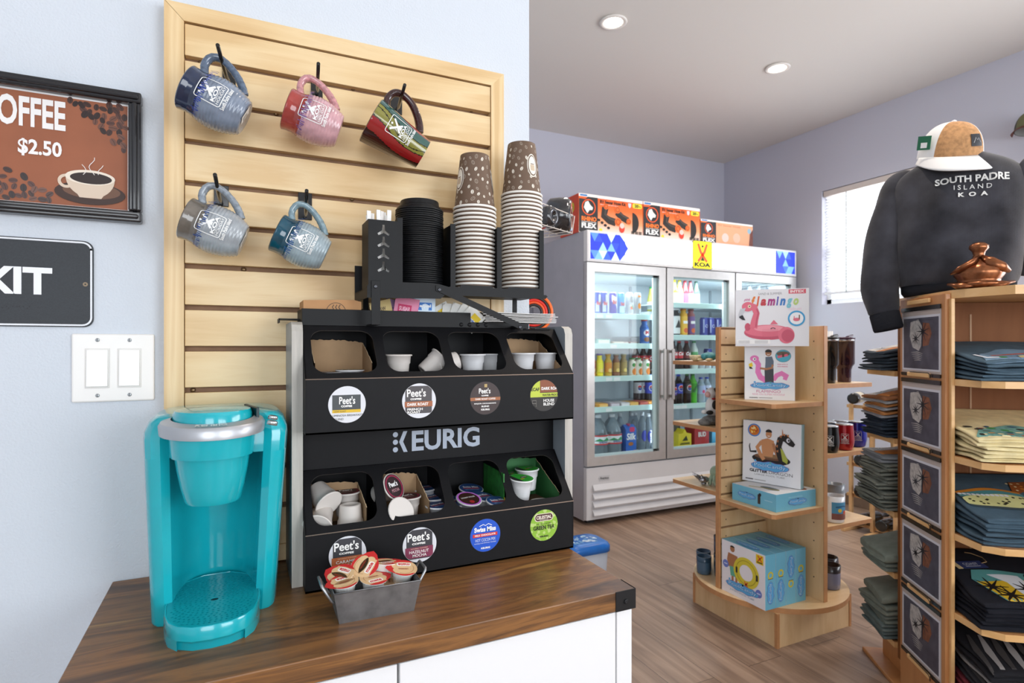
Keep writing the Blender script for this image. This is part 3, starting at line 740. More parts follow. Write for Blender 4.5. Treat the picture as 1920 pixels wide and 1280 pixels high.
    b.loft([[Vector((x, y, z)) for x, y in sc(loop, s)] for z, s in ((CZ+.0105, .97), (CZ+.0125, .985), (CZ+.014, 1), (CZ+.029, 1), (CZ+.032, .985), (CZ+.032, .955), (CZ+.0295, .95))], TEAL)
    b.loft([[Vector((x, y, z)) for x, y in sc(loop, s)] for z, s in ((CZ, .95), (CZ+.0110, .955))], TEAL_D)
    b.loft([[Vector((x, y, z)) for x, y in sc(loop[:6]+[(loop[5][0]+.006, .90), (loop[4][0]+.012, 1.0), (loop[4][0], 1.03)], s)] for z, s in ((CZ, .99), (CZ+.0145, .998))], TEAL)
    b.loft([[Vector((x, y, z)) for x, y in sc(loop[9:15]+[(loop[10][0]-.006, 1.03), (loop[10][0]-.012, 1.0), (loop[9][0]-.006, .90)], s)] for z, s in ((CZ, .99), (CZ+.0145, .998))], TEAL)
    b.build('drip_tray', t, world=True, smooth_angle=38)
    inner = sc(loop, .95); holes = []
    inside = lambda x, y: sum(((y1 > y) != (y2 > y)) and (x < (x2-x1)*(y-y1)/(y2-y1)+x1) for (x1, y1), (x2, y2) in zip(inner, inner[1:]+inner[:1])) % 2
    cyc = .948
    for k in range(1, 13):
        r = .0115+.0066*(k-1); n = int(2*PI*r/.0068)
        for j in range(n):
            a = 2*PI*j/n+k*.4; x, y = cx+r*math.cos(a), cyc+r*math.sin(a)
            if all(inside(x+dx, y+dy) for dx, dy in ((.0045, 0), (-.0045, 0), (0, .0045), (0, -.0045))): holes.append(arc(x, y, .0020, .0017, n=8))
    holes.append(arc(cx, cyc, .0055, .0055, n=18))
    b = MB(); b.plate(inner, holes, CZ+.0302, CZ+.0314, TEAL_D); b.build('drip_grate', t, world=True)
    b = MB(); b.prism(sc(loop, .945), CZ+.0290, CZ+.0299, mat('05262C', .6)); b.build('grate_hole_shade', t, world=True)  # dark sheet under the grate, paints the shade inside its holes
coffee_machine()

# ================= POD RACK =================
RX0, RX1, RYF, RYS, RYB = .095, .599, .984, 1.061, 1.150
CARD = mat('0E0E11', .55, spec=.25, noise=.15, nscale=90); EDGE = mat('8E7A6C', .6)
rack = thing('coffee_pod_rack', 'black two-tier coffee pod rack with grey wood sides on the worktop', 'pod rack', (.34, 1.07, CZ))
GREYW = ramp_mat('grey_wood', [(.3, '9A968F'), (.5, 'B5B0A8'), (.7, 'C6C1B8')], (60, 40, 4), .5)
for x0, x1 in ((.077, .0945), (.6005, .618)):
    P = [(1.152, CZ), (1.152, 1.292), (1.035, 1.292), (1.024, 1.287), (1.019, 1.276), (1.019, CZ)]
    b = MB(); b.prism(P, x0, x1, mat('8E969E', .4, noise=.1), M=Matrix(((0, 0, 1, 0), (1, 0, 0, 0), (0, 1, 0, 0), (0, 0, 0, 1))), mside=GREYW); b.build('side_panel', rack, world=True)
MB().box((RX0, 1.142, CZ), (RX1, 1.150, 1.285), CARD).build('back_panel', rack, world=True)
SL = math.hypot(.077, .090)
def tier(z0, zmid, nm):
    """vertical front z0..zmid, then a slanted face with four openings"""
    ztop = zmid+.090
    b = MB(); b.box((RX0, RYF, z0), (RX1, RYF+.0025, zmid), CARD); b.box((RX0, RYF, z0), (RX1, 1.1415, z0+.003), CARD)
    Mt = Matrix(((1, 0, 0, RX0), (0, .077/SL, -.090/SL, RYF), (0, .090/SL, .077/SL, zmid), (0, 0, 0, 1)))
    holes = []
    for k in range(4):
        u0 = .014+k*.1235; holes.append(rrect(u0, .013, u0+.106, .108, .022, 7))
    b.plate([(0, 0), (RX1-RX0, 0), (RX1-RX0, SL), (0, SL)], holes, -.0022, 0, CARD, M=Mt, medge=mat('3A3634', .5))
    b.box((RX0, RYS, ztop-.002), (RX1, 1.1415, ztop), CARD)
    E = [(RYF, z0), (1.1415, z0), (1.1415, ztop), (RYS, ztop), (RYF, zmid)]
    for x in (RX0, RX1-.002): b.prism(E, x, x+.002, CARD, M=Matrix(((0, 0, 1, 0), (1, 0, 0, 0), (0, 1, 0, 0), (0, 0, 0, 1))))
    b.build(nm, rack, world=True)
    D = [(RYF+.004, z0+.003), (1.141, z0+.003), (1.141, ztop-.003), (RYS+.003, ztop-.003), (RYF+.006, zmid)]
    for k in range(1, 4):
        x = RX0+.0138+k*.1235-.0095; b = MB(); b.prism(D, x, x+.0015, CARD, M=Matrix(((0, 0, 1, 0), (1, 0, 0, 0), (0, 1, 0, 0), (0, 0, 0, 1)))); b.build('divider', rack, world=True)
    b = MB(); b.tube([(RX0, RYF-.0003, zmid), (RX1, RYF-.0003, zmid)], .0009, EDGE, 6); b.build('fold_edge', rack, world=True)
tier(1.107, 1.197, 'upper_tier'); tier(CZ+.001, .944, 'lower_tier')
FU, FL = 1.192, .928
MB().box((RX0+.003, RYF+.004, FU-.0325), (RX1-.003, 1.141, FU-.031), CARD).build('bin_floor', rack, world=True)
MB().box((RX0+.003, RYF+.004, FL-.0375), (RX1-.003, 1.141, FL-.036), CARD).build('bin_floor', rack, world=True)
MB().box((RX0, 1.066, 1.034), (RX1, 1.070, 1.107), CARD).build('name_panel', rack, world=True)
# name: three dots and a slanted K, then EURIG
A = Art(.0003); LG = mat('A9B3C2', .4); x0, x1 = onY(737, 840, 1.066).x, onY(899, 840, 1.066).x; w = x1-x0; zb, zt_ = 1.0525, 1.0915; hh = zt_-zb; kw = w*.155
for i in range(3): A.circ(x0+kw*.16, zb+hh*(.14+.36*i), hh*.125, LG, z=2, n=16)
A.poly([(x0+kw*.42, zb+hh*.5), (x0+kw*.72, zb+hh), (x0+kw*1.0, zb+hh), (x0+kw*.70, zb+hh*.5), (x0+kw*1.02, zb), (x0+kw*.74, zb)], LG, z=2)
A.text('EURIG', x0+w*.205, zb, x1, zt_, LG, bold=.03, z=2)
A.build('raised_name', rack, planefn((0, 1.066, 0), (1, 0, 0), (0, 0, 1), (0, -1, 0)), world=True)
# round flavour labels
def flavour(px, py, kind):
    c = onY(px, py, RYF); R = .0305
    A = Art(.00015); A.circ(0, 0, R, 'D9DADF' if kind in 'lfch' else '222024', z=1, n=48); A.clipc = ((0, 0), R*.985)
    w_ = 'F4F2EE'
    def peets(dark, y0=.004, x0=-.021):
        A.rect(x0-.003, -.012, .022, .024, dark)
        A.text("Peet's", x0+.001, y0+.003, .017, y0+.017, w_, bold=.02, shear=.05); A.text('COFFEE', -.012, y0-.004, .010, y0-.0005, w_, bold=.05)
    if kind == 'l':
        A.rect(-.024, -.012, .022, .016, '45494C'); A.text("Peet's", -.013, .0005, .013, .0135, w_, bold=.02); A.text('COFFEE', -.010, -.0045, .008, -.0010, w_, bold=.05)
        A.rect(-.024, -.0135, .022, -.0085, 'D9B32E'); A.text('LIGHT ROAST', -.021, -.0125, -.002, -.0098, '3C3A30'); A.text('LUMINOSA BREAKFAST', -.026, -.0195, .025, -.0162, '3E3E42'); A.text('BLEND', -.020, -.0255, -.006, -.0222, '3E3E42')
    elif kind == 'f':
        A.rect(-.025, -.022, .023, .026, '4C484A'); A.text("Peet's", -.022, .007, .012, .021, w_, bold=.02); A.text('COFFEE', -.016, .0015, .004, .0048, w_, bold=.05)
        A.rect(-.026, -.0105, .024, -.001, 'A2603C'); A.text('DARK ROAST', -.0215, -.0085, .0165, -.0033, w_, bold=.03)
        A.text('FRENCH', -.0215, -.0165, .006, -.0125, w_, bold=.03); A.text('ROAST', -.0215, -.0215, .002, -.0175, w_, bold=.03)
    elif kind == 'm':
        A.circ(0, 0, R, '3A2C2B'); A.rect(-.002, .020, .0035, .026, 'B49A62'); A.text("Peet's", -.013, .0085, .010, .0185, w_, bold=.02); A.text('COFFEE', -.008, .0035, .006, .006, w_, bold=.05)
        A.rect(-R, -.0045, R, .0015, 'A0633C'); A.text('DARK ROAST COFFEE', -.020, -.003, .020, .0002, w_, bold=.02)
        A.text("MAJOR DICKASON'S", -.0225, -.0115, .021, -.0085, w_, bold=.03); A.text('BLEND', -.008, -.0165, .007, -.0135, w_, bold=.03); A.text('KEURIG', -.009, -.0225, .008, -.0192, w_, bold=.04)
    elif kind == 'd':
        A.circ(0, 0, R, '26221F'); A.rect(-R, .001, -.009, R, 'B9C640'); A.rect(-.009, .006, R, R, '84492B'); A.rect(-R, -.003, R, .005, 'B9C640')
        A.text('DECAF', -.034, .009, -.0105, .0155, '26221F', bold=.03); A.text('DARK ROAST', -.006, .0105, .036, .0165, w_, bold=.03); A.text('WATER PROCESS', -.004, -.0015, .036, .003, '26221F', bold=.02)
        A.text('HOUSE', -.002, -.0125, .022, -.007, w_, bold=.02); A.text('BLEND', -.002, -.0195, .022, -.014, w_, bold=.02)
        for q in ((-.022, -.012), (-.022, -.018)): A.frame(q[0]-.004, q[1]-.003, q[0]+.004, q[1]+.003, .0006, '9A948A')
    elif kind in 'ch':
        A.rect(-.024, -.024, .023, .027, '3B3A3F'); A.text("Peet's", -.022, .007, .018, .022, w_, bold=.02); A.text('COFFEE', -.014, .001, .010, .0045, w_, bold=.05)
        A.rect(-.026, -.022, .024, -.003, 'B8643A' if kind == 'c' else '80324E')
        A.text('NATURALLY FLAVORED', -.016, -.0065, .014, -.0045, 'E8C9A8'); a, b_ = ('CARAMEL', 'BRULEE') if kind == 'c' else ('HAZELNUT', 'MOCHA')
        A.text(a, -.019, -.0135, .016, -.0085, w_, bold=.01); A.text(b_, -.013, -.0200, .012, -.0150, w_, bold=.01)
    elif kind == 's':
        A.circ(0, 0, R, '1E55C4'); A.text('Swiss Miss', -.022, .007, .021, .016, w_, bold=.04); A.line([(-.012, .0175), (-.004, .0205), (0, .018), (.006, .021), (.013, .0175)], .0012, w_)
        A.rect(-.025, -.002, .024, .004, 'D2352B'); A.text('MILK CHOCOLATE', -.021, -.0005, .020, .0027, w_, bold=.03)
        A.text('HOT COCOA MIX', -.020, -.0105, .020, -.0050, 'E5EBF5'); A.text('NATURALLY AND ARTIFICIALLY FLAVORED', -.022, -.0145, .021, -.0125, 'E5EBF5'); A.text('KEURIG', -.009, -.0245, .009, -.0210, w_, bold=.04)
    else:
        A.circ(0, 0, R, '8DB83A')
        for i in range(40): A.circ(random.uniform(-R, R), random.uniform(-R, R), random.uniform(.0015, .004), 'B7CE76', z=3+i*.02, n=10)
        A.z = 4; A.rr(-.021, .008, .020, .023, .007, 'E7DBC6'); A.rr(-.0195, .0092, .0185, .0218, .0062, '4E2D28'); A.text('CELESTIAL', -.017, .0125, .016, .0190, 'F3E6D8', bold=.03); A.text('SEASONINGS', -.010, .0103, .009, .0117, 'F3E6D8')
        A.text('FAIR TRADE CERTIFIED', -.017, .002, .016, .0045, '2C2A1E'); A.text('GREEN TEA', -.0235, -.008, .0225, .000, '1E1E18', bold=.02); A.text('KEURIG', -.010, -.0225, .009, -.0195, '2C2A1E', bold=.04)
    A.build('flavour_label', rack, planefn(c, (1, 0, 0), (0, 0, 1), (0, -1, 0)), world=True)
for a in ((651, 758, 'l'), (786, 751, 'f'), (910, 746, 'm'), (1020, 741, 'd'), (652, 1039, 'c'), (787, 1021, 'h'), (910, 1003, 's'), (1020, 984, 'g')): flavour(*a)

# --- pods ---
PODW = mat('D9D9DB', .35); PODB = mat('CFC8C2', .4)
def pod_proto(colr, lidc, lab2, txt, body=PODW, rim=None):
    t = thing('coffee_pod', 'pod', 'coffee pod', (0, 0, -5))
    b = MB(); b.lathe([(.0001, .0015), (.0100, .0015), (.0105, 0), (.0170, 0), (.0182, .0015), (.0205, .026), (.0220, .028), (.0228, .0405), (.0255, .0410), (.0257, .0428), (.0245, .0436), (.0225, .0436)], body, cap0=False, cap1=False, seg=32); b.build('cup', t)
    A = Art(.00012); A.clipc = ((0, 0), .0238); A.circ(0, 0, .0238, lidc, z=1, n=36)
    if rim: A.ring(0, 0, .0205, .0238, rim, z=2)
    A.z = 2
    if lab2 == 'y': A.rect(-.024, -.004, .024, .002, 'C9A52E'); A.text('Peet\'s', -.012, .004, .010, .013, 'EEEEEE', bold=.03); A.text('LUMINOSA', -.014, -.013, .013, -.008, 'DDDDDD')
    elif lab2 == 'k': A.text('Peet\'s', -.012, .003, .011, .013, 'EEEEEE', bold=.03); A.rect(-.015, -.004, .015, -.001, 'C58A3A'); A.text('BLEND', -.010, -.013, .010, -.007, 'DDDDDD')
    elif lab2 == 'g': A.rect(-.024, -.024, -.012, .024, '2B2B2A'); A.poly(arc(0, 0, .019, .019, -90, 90, 16), '2FA032'); A.rect(-.012, -.019, .002, .019, '2FA032'); A.rr(-.002, -.004, .014, .004, .003, '4A2420'); A.text('CELESTIAL', 0, -.0015, .0125, .0015, 'EEEEEE', bold=.02); A.rect(-.010, -.010, .000, -.007, 'D9B32E')
    elif lab2 == 's': A.text('Swiss Miss', -.016, .002, .016, .010, 'EEEEEE', bold=.03); A.rect(-.017, -.003, .017, .000, 'C4392E'); A.text('HOT COCOA MIX', -.014, -.010, .014, -.006, 'BFD0E8')
    elif lab2 == 'm': A.ring(0, 0, .019, .022, '8E2242', z=3); A.z = 3; A.text('Peet\'s', -.012, .000, .011, .010, 'EEEEEE', bold=.03); A.text('MOCHA', -.010, -.010, .010, -.004, 'D9A0A8')
    elif lab2 == 'h': A.text('DONUT HOUSE', -.015, .002, .015, .006, 'EEEEEE', bold=.02); A.circ(0, -.012, .005, 'A02A2A')
    A.build('foil_lid', t, lambda u, v, h: Vector((u, v, .0436+h)))
    return t
protos = {'y': pod_proto('', '1D1D1D', 'y', ''), 'k': pod_proto('', '231B17', 'k', ''), 'g': pod_proto('', '3FAE3F', 'g', '', mat('E9E9EA', .35)), 's': pod_proto('', '24477E', 's', '', PODW), 'm': pod_proto('', '2A1518', 'm', '', PODB), 'h': pod_proto('', '3A211B', 'h', '', PODW, rim='C06AD0'), 'w': pod_proto('', 'D5CFC9', '', '', PODB)}
used = set()
def pod(kind, loc, label, tilt=(0, 0, 0), group=None, cen=None):
    """loc = base centre; cen = centre of the tilted pod instead"""
    R = Matrix.Rotation(tilt[2], 4, 'Z') @ Matrix.Rotation(tilt[0], 4, 'X') @ Matrix.Rotation(tilt[1], 4, 'Y')
    if cen is not None: loc = Vector(cen)-(R @ Vector((0, 0, .0218)))
    p = protos[kind]
    if kind in used: p = dup(p, loc, rot=R.to_euler(), label=label, group=group)
    else: used.add(kind); p.location = loc; p.rotation_euler = R.to_euler(); p['label'] = label; p['group'] = group
    return p
GU, GL = 'coffee pods in the upper tier', 'coffee pods in the lower tier'
def pY(px, py, Y): return onY(px, py, Y)
def stand(kind, px, py, Y, z, label, g, tilt=(0, 0, 0)):
    q = onY(px, py, Y); return pod(kind, Vector((q.x, Y, z)), label, tilt, g)
# a lower shelf for the box in the first upper bin: pods lie on the tier bottom there
MBX = mat('A98A68', .8, noise=.1); MBI_SHADE = mat('6E523C', .85, noise=.1)  # inner carton brown is darkened to paint in the shade of the bins
def torn_box(x0, x1, y0, y1, z0, zb, zf, label, outer=MBX, inner=MBI_SHADE, name='cardboard_box'):
    """open carton with a torn, ragged edge; back high, sides falling forward"""
    t = thing(name, label, 'cardboard box', ((x0+x1)/2, (y0+y1)/2, z0), group='torn cartons in the pod rack')
    b = MB(); n = 26; rg = random.Random(int(x0*1e4))
    jag = lambda: rg.uniform(-.0012, .0012)
    def wall(P0, P1, ha, hb, curve=0):
        A_, B_ = Vector(P0), Vector(P1); nrm = (B_-A_).cross(Vector((0, 0, 1))).normalized()*.0012
        top = [ha+(hb-ha)*i/n+jag()+curve*math.sin(PI*i/n) for i in range(n+1)]
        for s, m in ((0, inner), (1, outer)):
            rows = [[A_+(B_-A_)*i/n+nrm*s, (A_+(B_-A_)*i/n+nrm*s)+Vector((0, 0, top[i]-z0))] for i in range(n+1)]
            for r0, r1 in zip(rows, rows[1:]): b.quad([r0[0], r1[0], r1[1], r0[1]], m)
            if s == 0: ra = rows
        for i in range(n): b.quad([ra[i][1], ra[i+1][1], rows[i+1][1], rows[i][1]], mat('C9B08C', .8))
    wall((x0, y1, z0), (x1, y1, z0), zb, zb-.004, .003); wall((x1, y1, z0), (x1, y0, z0), zb-.004, zf); wall((x0, y0, z0), (x0, y1, z0), zf, zb)
    b.box((x0, y0, z0), (x1, y1, z0+.001), inner)
    b.build('carton', t, world=True); return t
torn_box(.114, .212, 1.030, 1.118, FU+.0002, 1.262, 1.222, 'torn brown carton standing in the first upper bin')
pod('y', (.178, 1.058, FU-.0265), 'black pod lid with yellow stripe inside the torn carton of the first upper bin', (0, 0, .4), GU)
pod('k', (.138, 1.056, FU-.030), 'dark pod lid at the left inside the torn carton of the first upper bin', (0, 0, .1), GU)
q = onY(749, 680, 1.030); pod('w', (q.x, 1.040, FU+.0005), 'white pod standing at the left of the second upper bin', (0, 0, 0), GU)
q = onY(808, 682, 1.05); pod('w', None, 'white pod toppled over in the second upper bin', (0, math.radians(52), 0), GU, cen=(q.x+.004, 1.050, FU+.022))
q = onY(831, 672, 1.06); pod('w', None, 'white pod half hidden at the right edge of the second upper bin', (0, math.radians(-100), .2), GU, cen=(q.x+.016, 1.078, FU+.024))
q = onY(850, 670, 1.045); pod('w', None, 'white pod leaning at the left edge of the third upper bin', (0, math.radians(-105), 0), GU, cen=(q.x-.010, 1.052, FU+.0255))
q = onY(888, 672, 1.04); pod('k', (q.x, 1.045, FU+.0005), 'white pod with dark lid standing in front in the third upper bin', (0, 0, .2), GU)
q = onY(926, 672, 1.07); pod('k', (q.x, 1.088, FU+.0005), 'white pod with dark lid standing behind in the third upper bin', (0, 0, -.2), GU)
q = onY(983, 672, 1.04); pod('y', (q.x-.002, 1.042, FU+.0022), 'white pod with black and yellow-green lid, left one in the fourth upper bin', (0, 0, .5), GU)
q = onY(1022, 672, 1.05); pod('y', (q.x+.004, 1.058, FU+.0022), 'white pod with black and yellow-green lid, right one in the fourth upper bin', (0, 0, 1.2), GU)
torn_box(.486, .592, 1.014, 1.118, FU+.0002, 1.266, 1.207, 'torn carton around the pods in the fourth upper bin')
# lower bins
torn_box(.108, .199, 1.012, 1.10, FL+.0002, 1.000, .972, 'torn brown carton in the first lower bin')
pod('w', None, 'beige pod lying base outwards on top in the first lower bin', (math.radians(118), 0, math.radians(28)), GL, cen=(.130, 1.052, FL+.060))
pod('w', None, 'beige pod turned upside down at the right of the first lower bin', (PI, 0, 0), GL, cen=(.176, 1.043, FL+.0225))
pod('w', None, 'beige pod lying in front in the first lower bin, below the topmost one', (math.radians(112), 0, math.radians(-20)), GL, cen=(.123, 1.032, FL+.0262))
pod('m', (.176, 1.085, FL+.014), 'pod with dark red lid behind in the first lower bin', (0, 0, 0), GL)
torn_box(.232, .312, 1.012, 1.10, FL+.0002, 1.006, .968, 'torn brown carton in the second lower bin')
pod('m', None, 'pod with maroon lid tilted to the front at the left of the second lower bin', (math.radians(62), 0, math.radians(38)), GL, cen=(.243, 1.062, FL+.056))
pod('m', (.281, 1.052, FL+.0015), 'pod with maroon lid standing upright in the second lower bin', (0, 0, .2), GL)
pod('w', None, 'beige pod lying with its lid half torn off in front in the second lower bin', (math.radians(60), 0, math.radians(20)), GL, cen=(.251, 1.020, FL+.022))
for x, y, zz_, w_ in ((.335, 1.030, -.016, 'front'), (.338, 1.075, -.012, 'middle'), (.330, 1.112, -.002, 'rearmost')):
    pod('s', (x, y, FL+zz_+.0), 'blue-lidded pod beside the carton of the second lower bin, %s of three' % w_, (0, 0, .3), GL)
for x, y, z_, r, w_ in ((.374, 1.058, -.018, .2, 'at the far left'), (.425, 1.110, -.010, -.1, 'farthest back'), (.428, 1.062, -.016, .3, 'in the middle'), (.447, 1.022, -.018, .1, 'front right'), (.397, 1.020, -.033, -.4, 'front left, lowest')):
    pod('s', (x, y, FL+z_), 'pod with blue cocoa lid, %s in the third lower bin' % w_, (math.radians(10), math.radians(4), r), GL)
pod('h', None, 'pod with dark brown lid and pink rim in the third lower bin', (math.radians(18), 0, .2), GL, cen=(.396, 1.043, FL+.010))
gb = thing('tea_carton', 'green printed carton side standing at the right of the third lower bin', 'cardboard box', (.466, 1.08, FL))
b = MB(); GN = mat('2E7A34', .45, noise=.5, nscale=70); b.box((.4655, 1.02, FL+.0005), (.468, 1.135, FL+.075), GN, rot=Matrix.Rotation(-.05, 3, 'Z'), piv=(.466, 1.08, 0)); b.build('carton', gb, world=True)
A = Art(.0003); A.rect(.03, .008, .045, .030, 'D9B32E'); A.build('carton_print', gb, planefn((.4645, 1.06, FL), (0, -1, 0), (0, 0, 1), (-1, 0, 0)), world=True)
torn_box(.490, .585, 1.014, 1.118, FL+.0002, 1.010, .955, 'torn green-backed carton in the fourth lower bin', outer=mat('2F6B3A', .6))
pod('g', (.505, 1.034, FL+.018), 'white pod with green tea lid, frontmost in the fourth lower bin', (math.radians(6), 0, .3), GL)
pod('g', (.543, 1.078, FL+.024), 'white pod with green tea lid, behind at the right in the fourth lower bin', (0, 0, .1), GL)
pod('g', (.512, 1.094, FL+.014), 'white pod with green tea lid, behind at the left in the fourth lower bin', (0, 0, .5), GL)
pod('w', (.553, 1.030, FL-.034), 'pale pod lying low at the right of the fourth lower bin', (0, 0, 0), GL)
for k, p in protos.items():
    if k not in used: bpy.data.objects.remove(p)
def nth(i):
    w_ = ['first', 'second', 'third', 'fourth', 'fifth', 'sixth', 'seventh', 'eighth', 'ninth', 'tenth', 'eleventh', 'twelfth', 'thirteenth', 'fourteenth', 'fifteenth', 'sixteenth', 'seventeenth', 'eighteenth', 'nineteenth', 'twentieth']
    if i <= 20: return w_[i-1]
    if i == 30: return 'thirtieth'
    if i == 40: return 'fortieth'
    return {2: 'twenty', 3: 'thirty', 4: 'forty'}[i//10]+'-'+w_[i % 10-1]
# ================= ON TOP OF THE RACK =================
MET = mat('101113', .5, spec=.28)
caddy = thing('condiment_tray', 'low black metal condiment tray on top of the pod rack', 'condiment tray', (.3, 1.1, 1.2875))
b = MB(); b.box((.097, 1.062, 1.2875), (.411, 1.0645, 1.317), MET, .0005); b.box((.411, 1.062, 1.2875), (.539, 1.0645, 1.2985), MET, .0005)
b.box((.097, 1.0645, 1.2875), (.539, 1.150, 1.2895), MET); b.box((.097, 1.1475, 1.2895), (.411, 1.150, 1.317), MET); b.box((.097, 1.0645, 1.2895), (.099, 1.1475, 1.317), MET); b.box((.409, 1.0645, 1.2895), (.411, 1.1475, 1.317), MET)
b.build('tray', caddy, world=True)
for x in (.209, .272, .335): MB().box((x, 1.065, 1.2895), (x+.0015, 1.147, 1.313), MET).build('divider', caddy, world=True)
for k in range(4):
    q = onY(865+15.5*k, 611.5, 1.0618); b = MB(); b.lathe([(.0042, 0), (.0038, .0012), (.0001, .0015)], MET, M=Matrix.Translation((q.x, 1.0621, 1.2935)) @ Matrix.Rotation(PI/2, 4, 'X'), seg=12); b.build('rivet', caddy, world=True)
b = MB(); q = onY(544, 580, 1.13); b.box((.062, 1.10, 1.2985), (.099, 1.14, 1.3005), MET); b.box((.0615, 1.10, 1.293), (.0635, 1.14, 1.3005), MET); b.build('hanging_tab', caddy, world=True)

rk = thing('cup_and_lid_organizer', 'black metal organizer for paper cups, lids and straws above the pod rack', 'cup organizer', (.38, 1.08, 1.2875))
YO0, YO1, ZS = 1.020, 1.140, 1.352
b = MB(); b.box((.2005, YO0, ZS), (.558, YO1, ZS+.002), MET)
b.box((.2005, YO0, ZS-.016), (.202, YO1, ZS+.002), MET)
b.build('shelf', rk, world=True)
L3 = Matrix(((1, 0, 0, 0), (0, 0, -1, YO0+.0005), (0, 1, 0, 0), (0, 0, 0, 1)))
b = MB(); b.prism([(.2005, ZS-.016), (.212, ZS-.016), (.335, ZS-.013), (.352, ZS+.002), (.352, ZS+.009), (.330, ZS+.014), (.211, ZS+.014), (.2005, ZS+.005)], 0, .0018, MET, M=L3); b.build('front_lip', rk, world=True)
b = MB(); b.prism([(.352, ZS-.006), (.555, ZS-.006), (.560, ZS), (.549, ZS), (.549, ZS+.012), (.545, ZS+.0145), (.475, ZS+.0145), (.470, ZS+.011), (.441, ZS+.011), (.438, ZS+.0145), (.376, ZS+.0145), (.372, ZS+.010), (.352, ZS+.010)], 0, .0018, MET, M=L3); b.build('front_lip', rk, world=True)
for x, zt_ in ((.2595, 1.482), (.3600, 1.480), (.4550, 1.482), (.5480, 1.484)):
    b = MB(); b.box((x-.0010, YO0+.004, ZS+.002), (x+.0008, YO1, zt_), MET); b.box((x-.0050, YO0+.002, ZS+.002), (x+.0050, YO0+.004, zt_), MET, .0004); b.box((x-.0050, YO1-.002, ZS+.002), (x+.0050, YO1, zt_), MET, .0004)
    b.build('divider', rk, world=True)
b = MB(); b.box((.2005, YO1-.0018, ZS+.002), (.548, YO1, ZS+.055), MET); b.build('back_rail', rk, world=True)
# straw box with three-pointed cut-outs
def propeller(cx, cz, r):
    P = []
    for k in range(3):
        a = PI/2+k*2*PI/3
        P.append((cx+r*math.cos(a-.16), cz+r*math.sin(a-.16))); P.append((cx+r*math.cos(a+.16), cz+r*math.sin(a+.16))); P.append((cx+r*.26*math.cos(a+PI/3), cz+r*.26*math.sin(a+PI/3)))
    return P
b = MB(); b.plate([(.2025, ZS+.002), (.2565, ZS+.002), (.2565, 1.474), (.2025, 1.474)], [propeller(.2295, z, .0118) for z in (1.4545, 1.4335, 1.4125, 1.3895)], 0, .0015, MET, M=L3)
b.box((.2025, YO0+.001, ZS+.002), (.204, 1.075, 1.474), MET); b.box((.255, YO0+.001, ZS+.002), (.2565, 1.075, 1.474), MET); b.box((.2025, 1.0745, ZS+.002), (.2565, 1.076, 1.474), MET)
b.build('straw_box', rk, world=True)
# post and diagonal brace
q0, q1 = onY(696, 530, 1.018), onY(713, 530, 1.018)
b = MB(); b.box((q0.x, 1.0168, 1.2885), (q1.x, 1.0185, 1.3665), MET, .0006); b.box((q0.x, 1.0185, 1.2885), (q1.x, 1.0615, 1.2900), MET)
b.build('post', rk, world=True)
q0, q1 = onY(823, 541, 1.018), onY(979, 613, 1.018); d = (q1-q0).normalized(); n = Vector((-d.z, 0, d.x))*.0058
b = MB(); b.prism([((q0+n-d*.004).x, (q0+n-d*.004).z), ((q0+n*.5-d*.008).x, (q0+n*.5-d*.008).z), ((q0-n-d*.004).x, (q0-n-d*.004).z), ((q1-n+d*.002).x, (q1-n+d*.002).z), ((q1+n+d*.002).x, (q1+n+d*.002).z)], 0, .0016, MET, M=Matrix(((1, 0, 0, 0), (0, 0, -1, 1.0185), (0, 1, 0, 0), (0, 0, 0, 1)))); b.build('brace', rk, world=True)
b = MB(); b.box((q1.x-.004, 1.0185, q1.z-.003), (q1.x+.004, 1.0625, q1.z+.003), MET); b.box((.535, 1.13, 1.2895), (.545, 1.1325, ZS), MET); b.box((.215, 1.13, 1.2895), (.225, 1.1325, ZS), MET); b.build('rear_support', rk, world=True)
for q in (onY(704, 537, 1.0165), onY(824, 543, 1.0165), onY(975, 613, 1.0165)):
    b = MB(); b.lathe([(.0034, 0, mat('4A4B50', .3, metal=.8)), (.0030, .0012), (.0015, .0014), (.0001, .0006)], M=Matrix.Translation(q) @ Matrix.Rotation(PI/2, 4, 'X'), seg=14); b.build('screw', rk, world=True)
# straws in paper
SP = mat('EDEAE6', .6)
s0 = None
rs = random.Random(3)
for i in range(9):
    x = .2085+.0052*i; y = 1.030+.008*(i % 3)+rs.uniform(0, .006); L = .136+rs.uniform(-.006, .008)
    if s0 is None:
        s0 = thing('wrapped_straw', 'white paper-wrapped straw standing in the black straw box', 'straw', (x, y, ZS+.003), group='wrapped straws in the organizer')
        b = MB(); b.box((-.0038, -.0012, 0), (.0038, .0012, .128), SP, .0006); b.build('wrapper', s0); o = s0
    else: o = dup(s0, (x, y, ZS+.003))
    o['label'] = 'white paper-wrapped straw, %s from the left in the black straw box' % nth(i+1)
    o.rotation_euler = (rs.uniform(-.08, .02), rs.uniform(-.1, .06), rs.uniform(-.7, .7)); o.scale = (1, 1, L/.128)

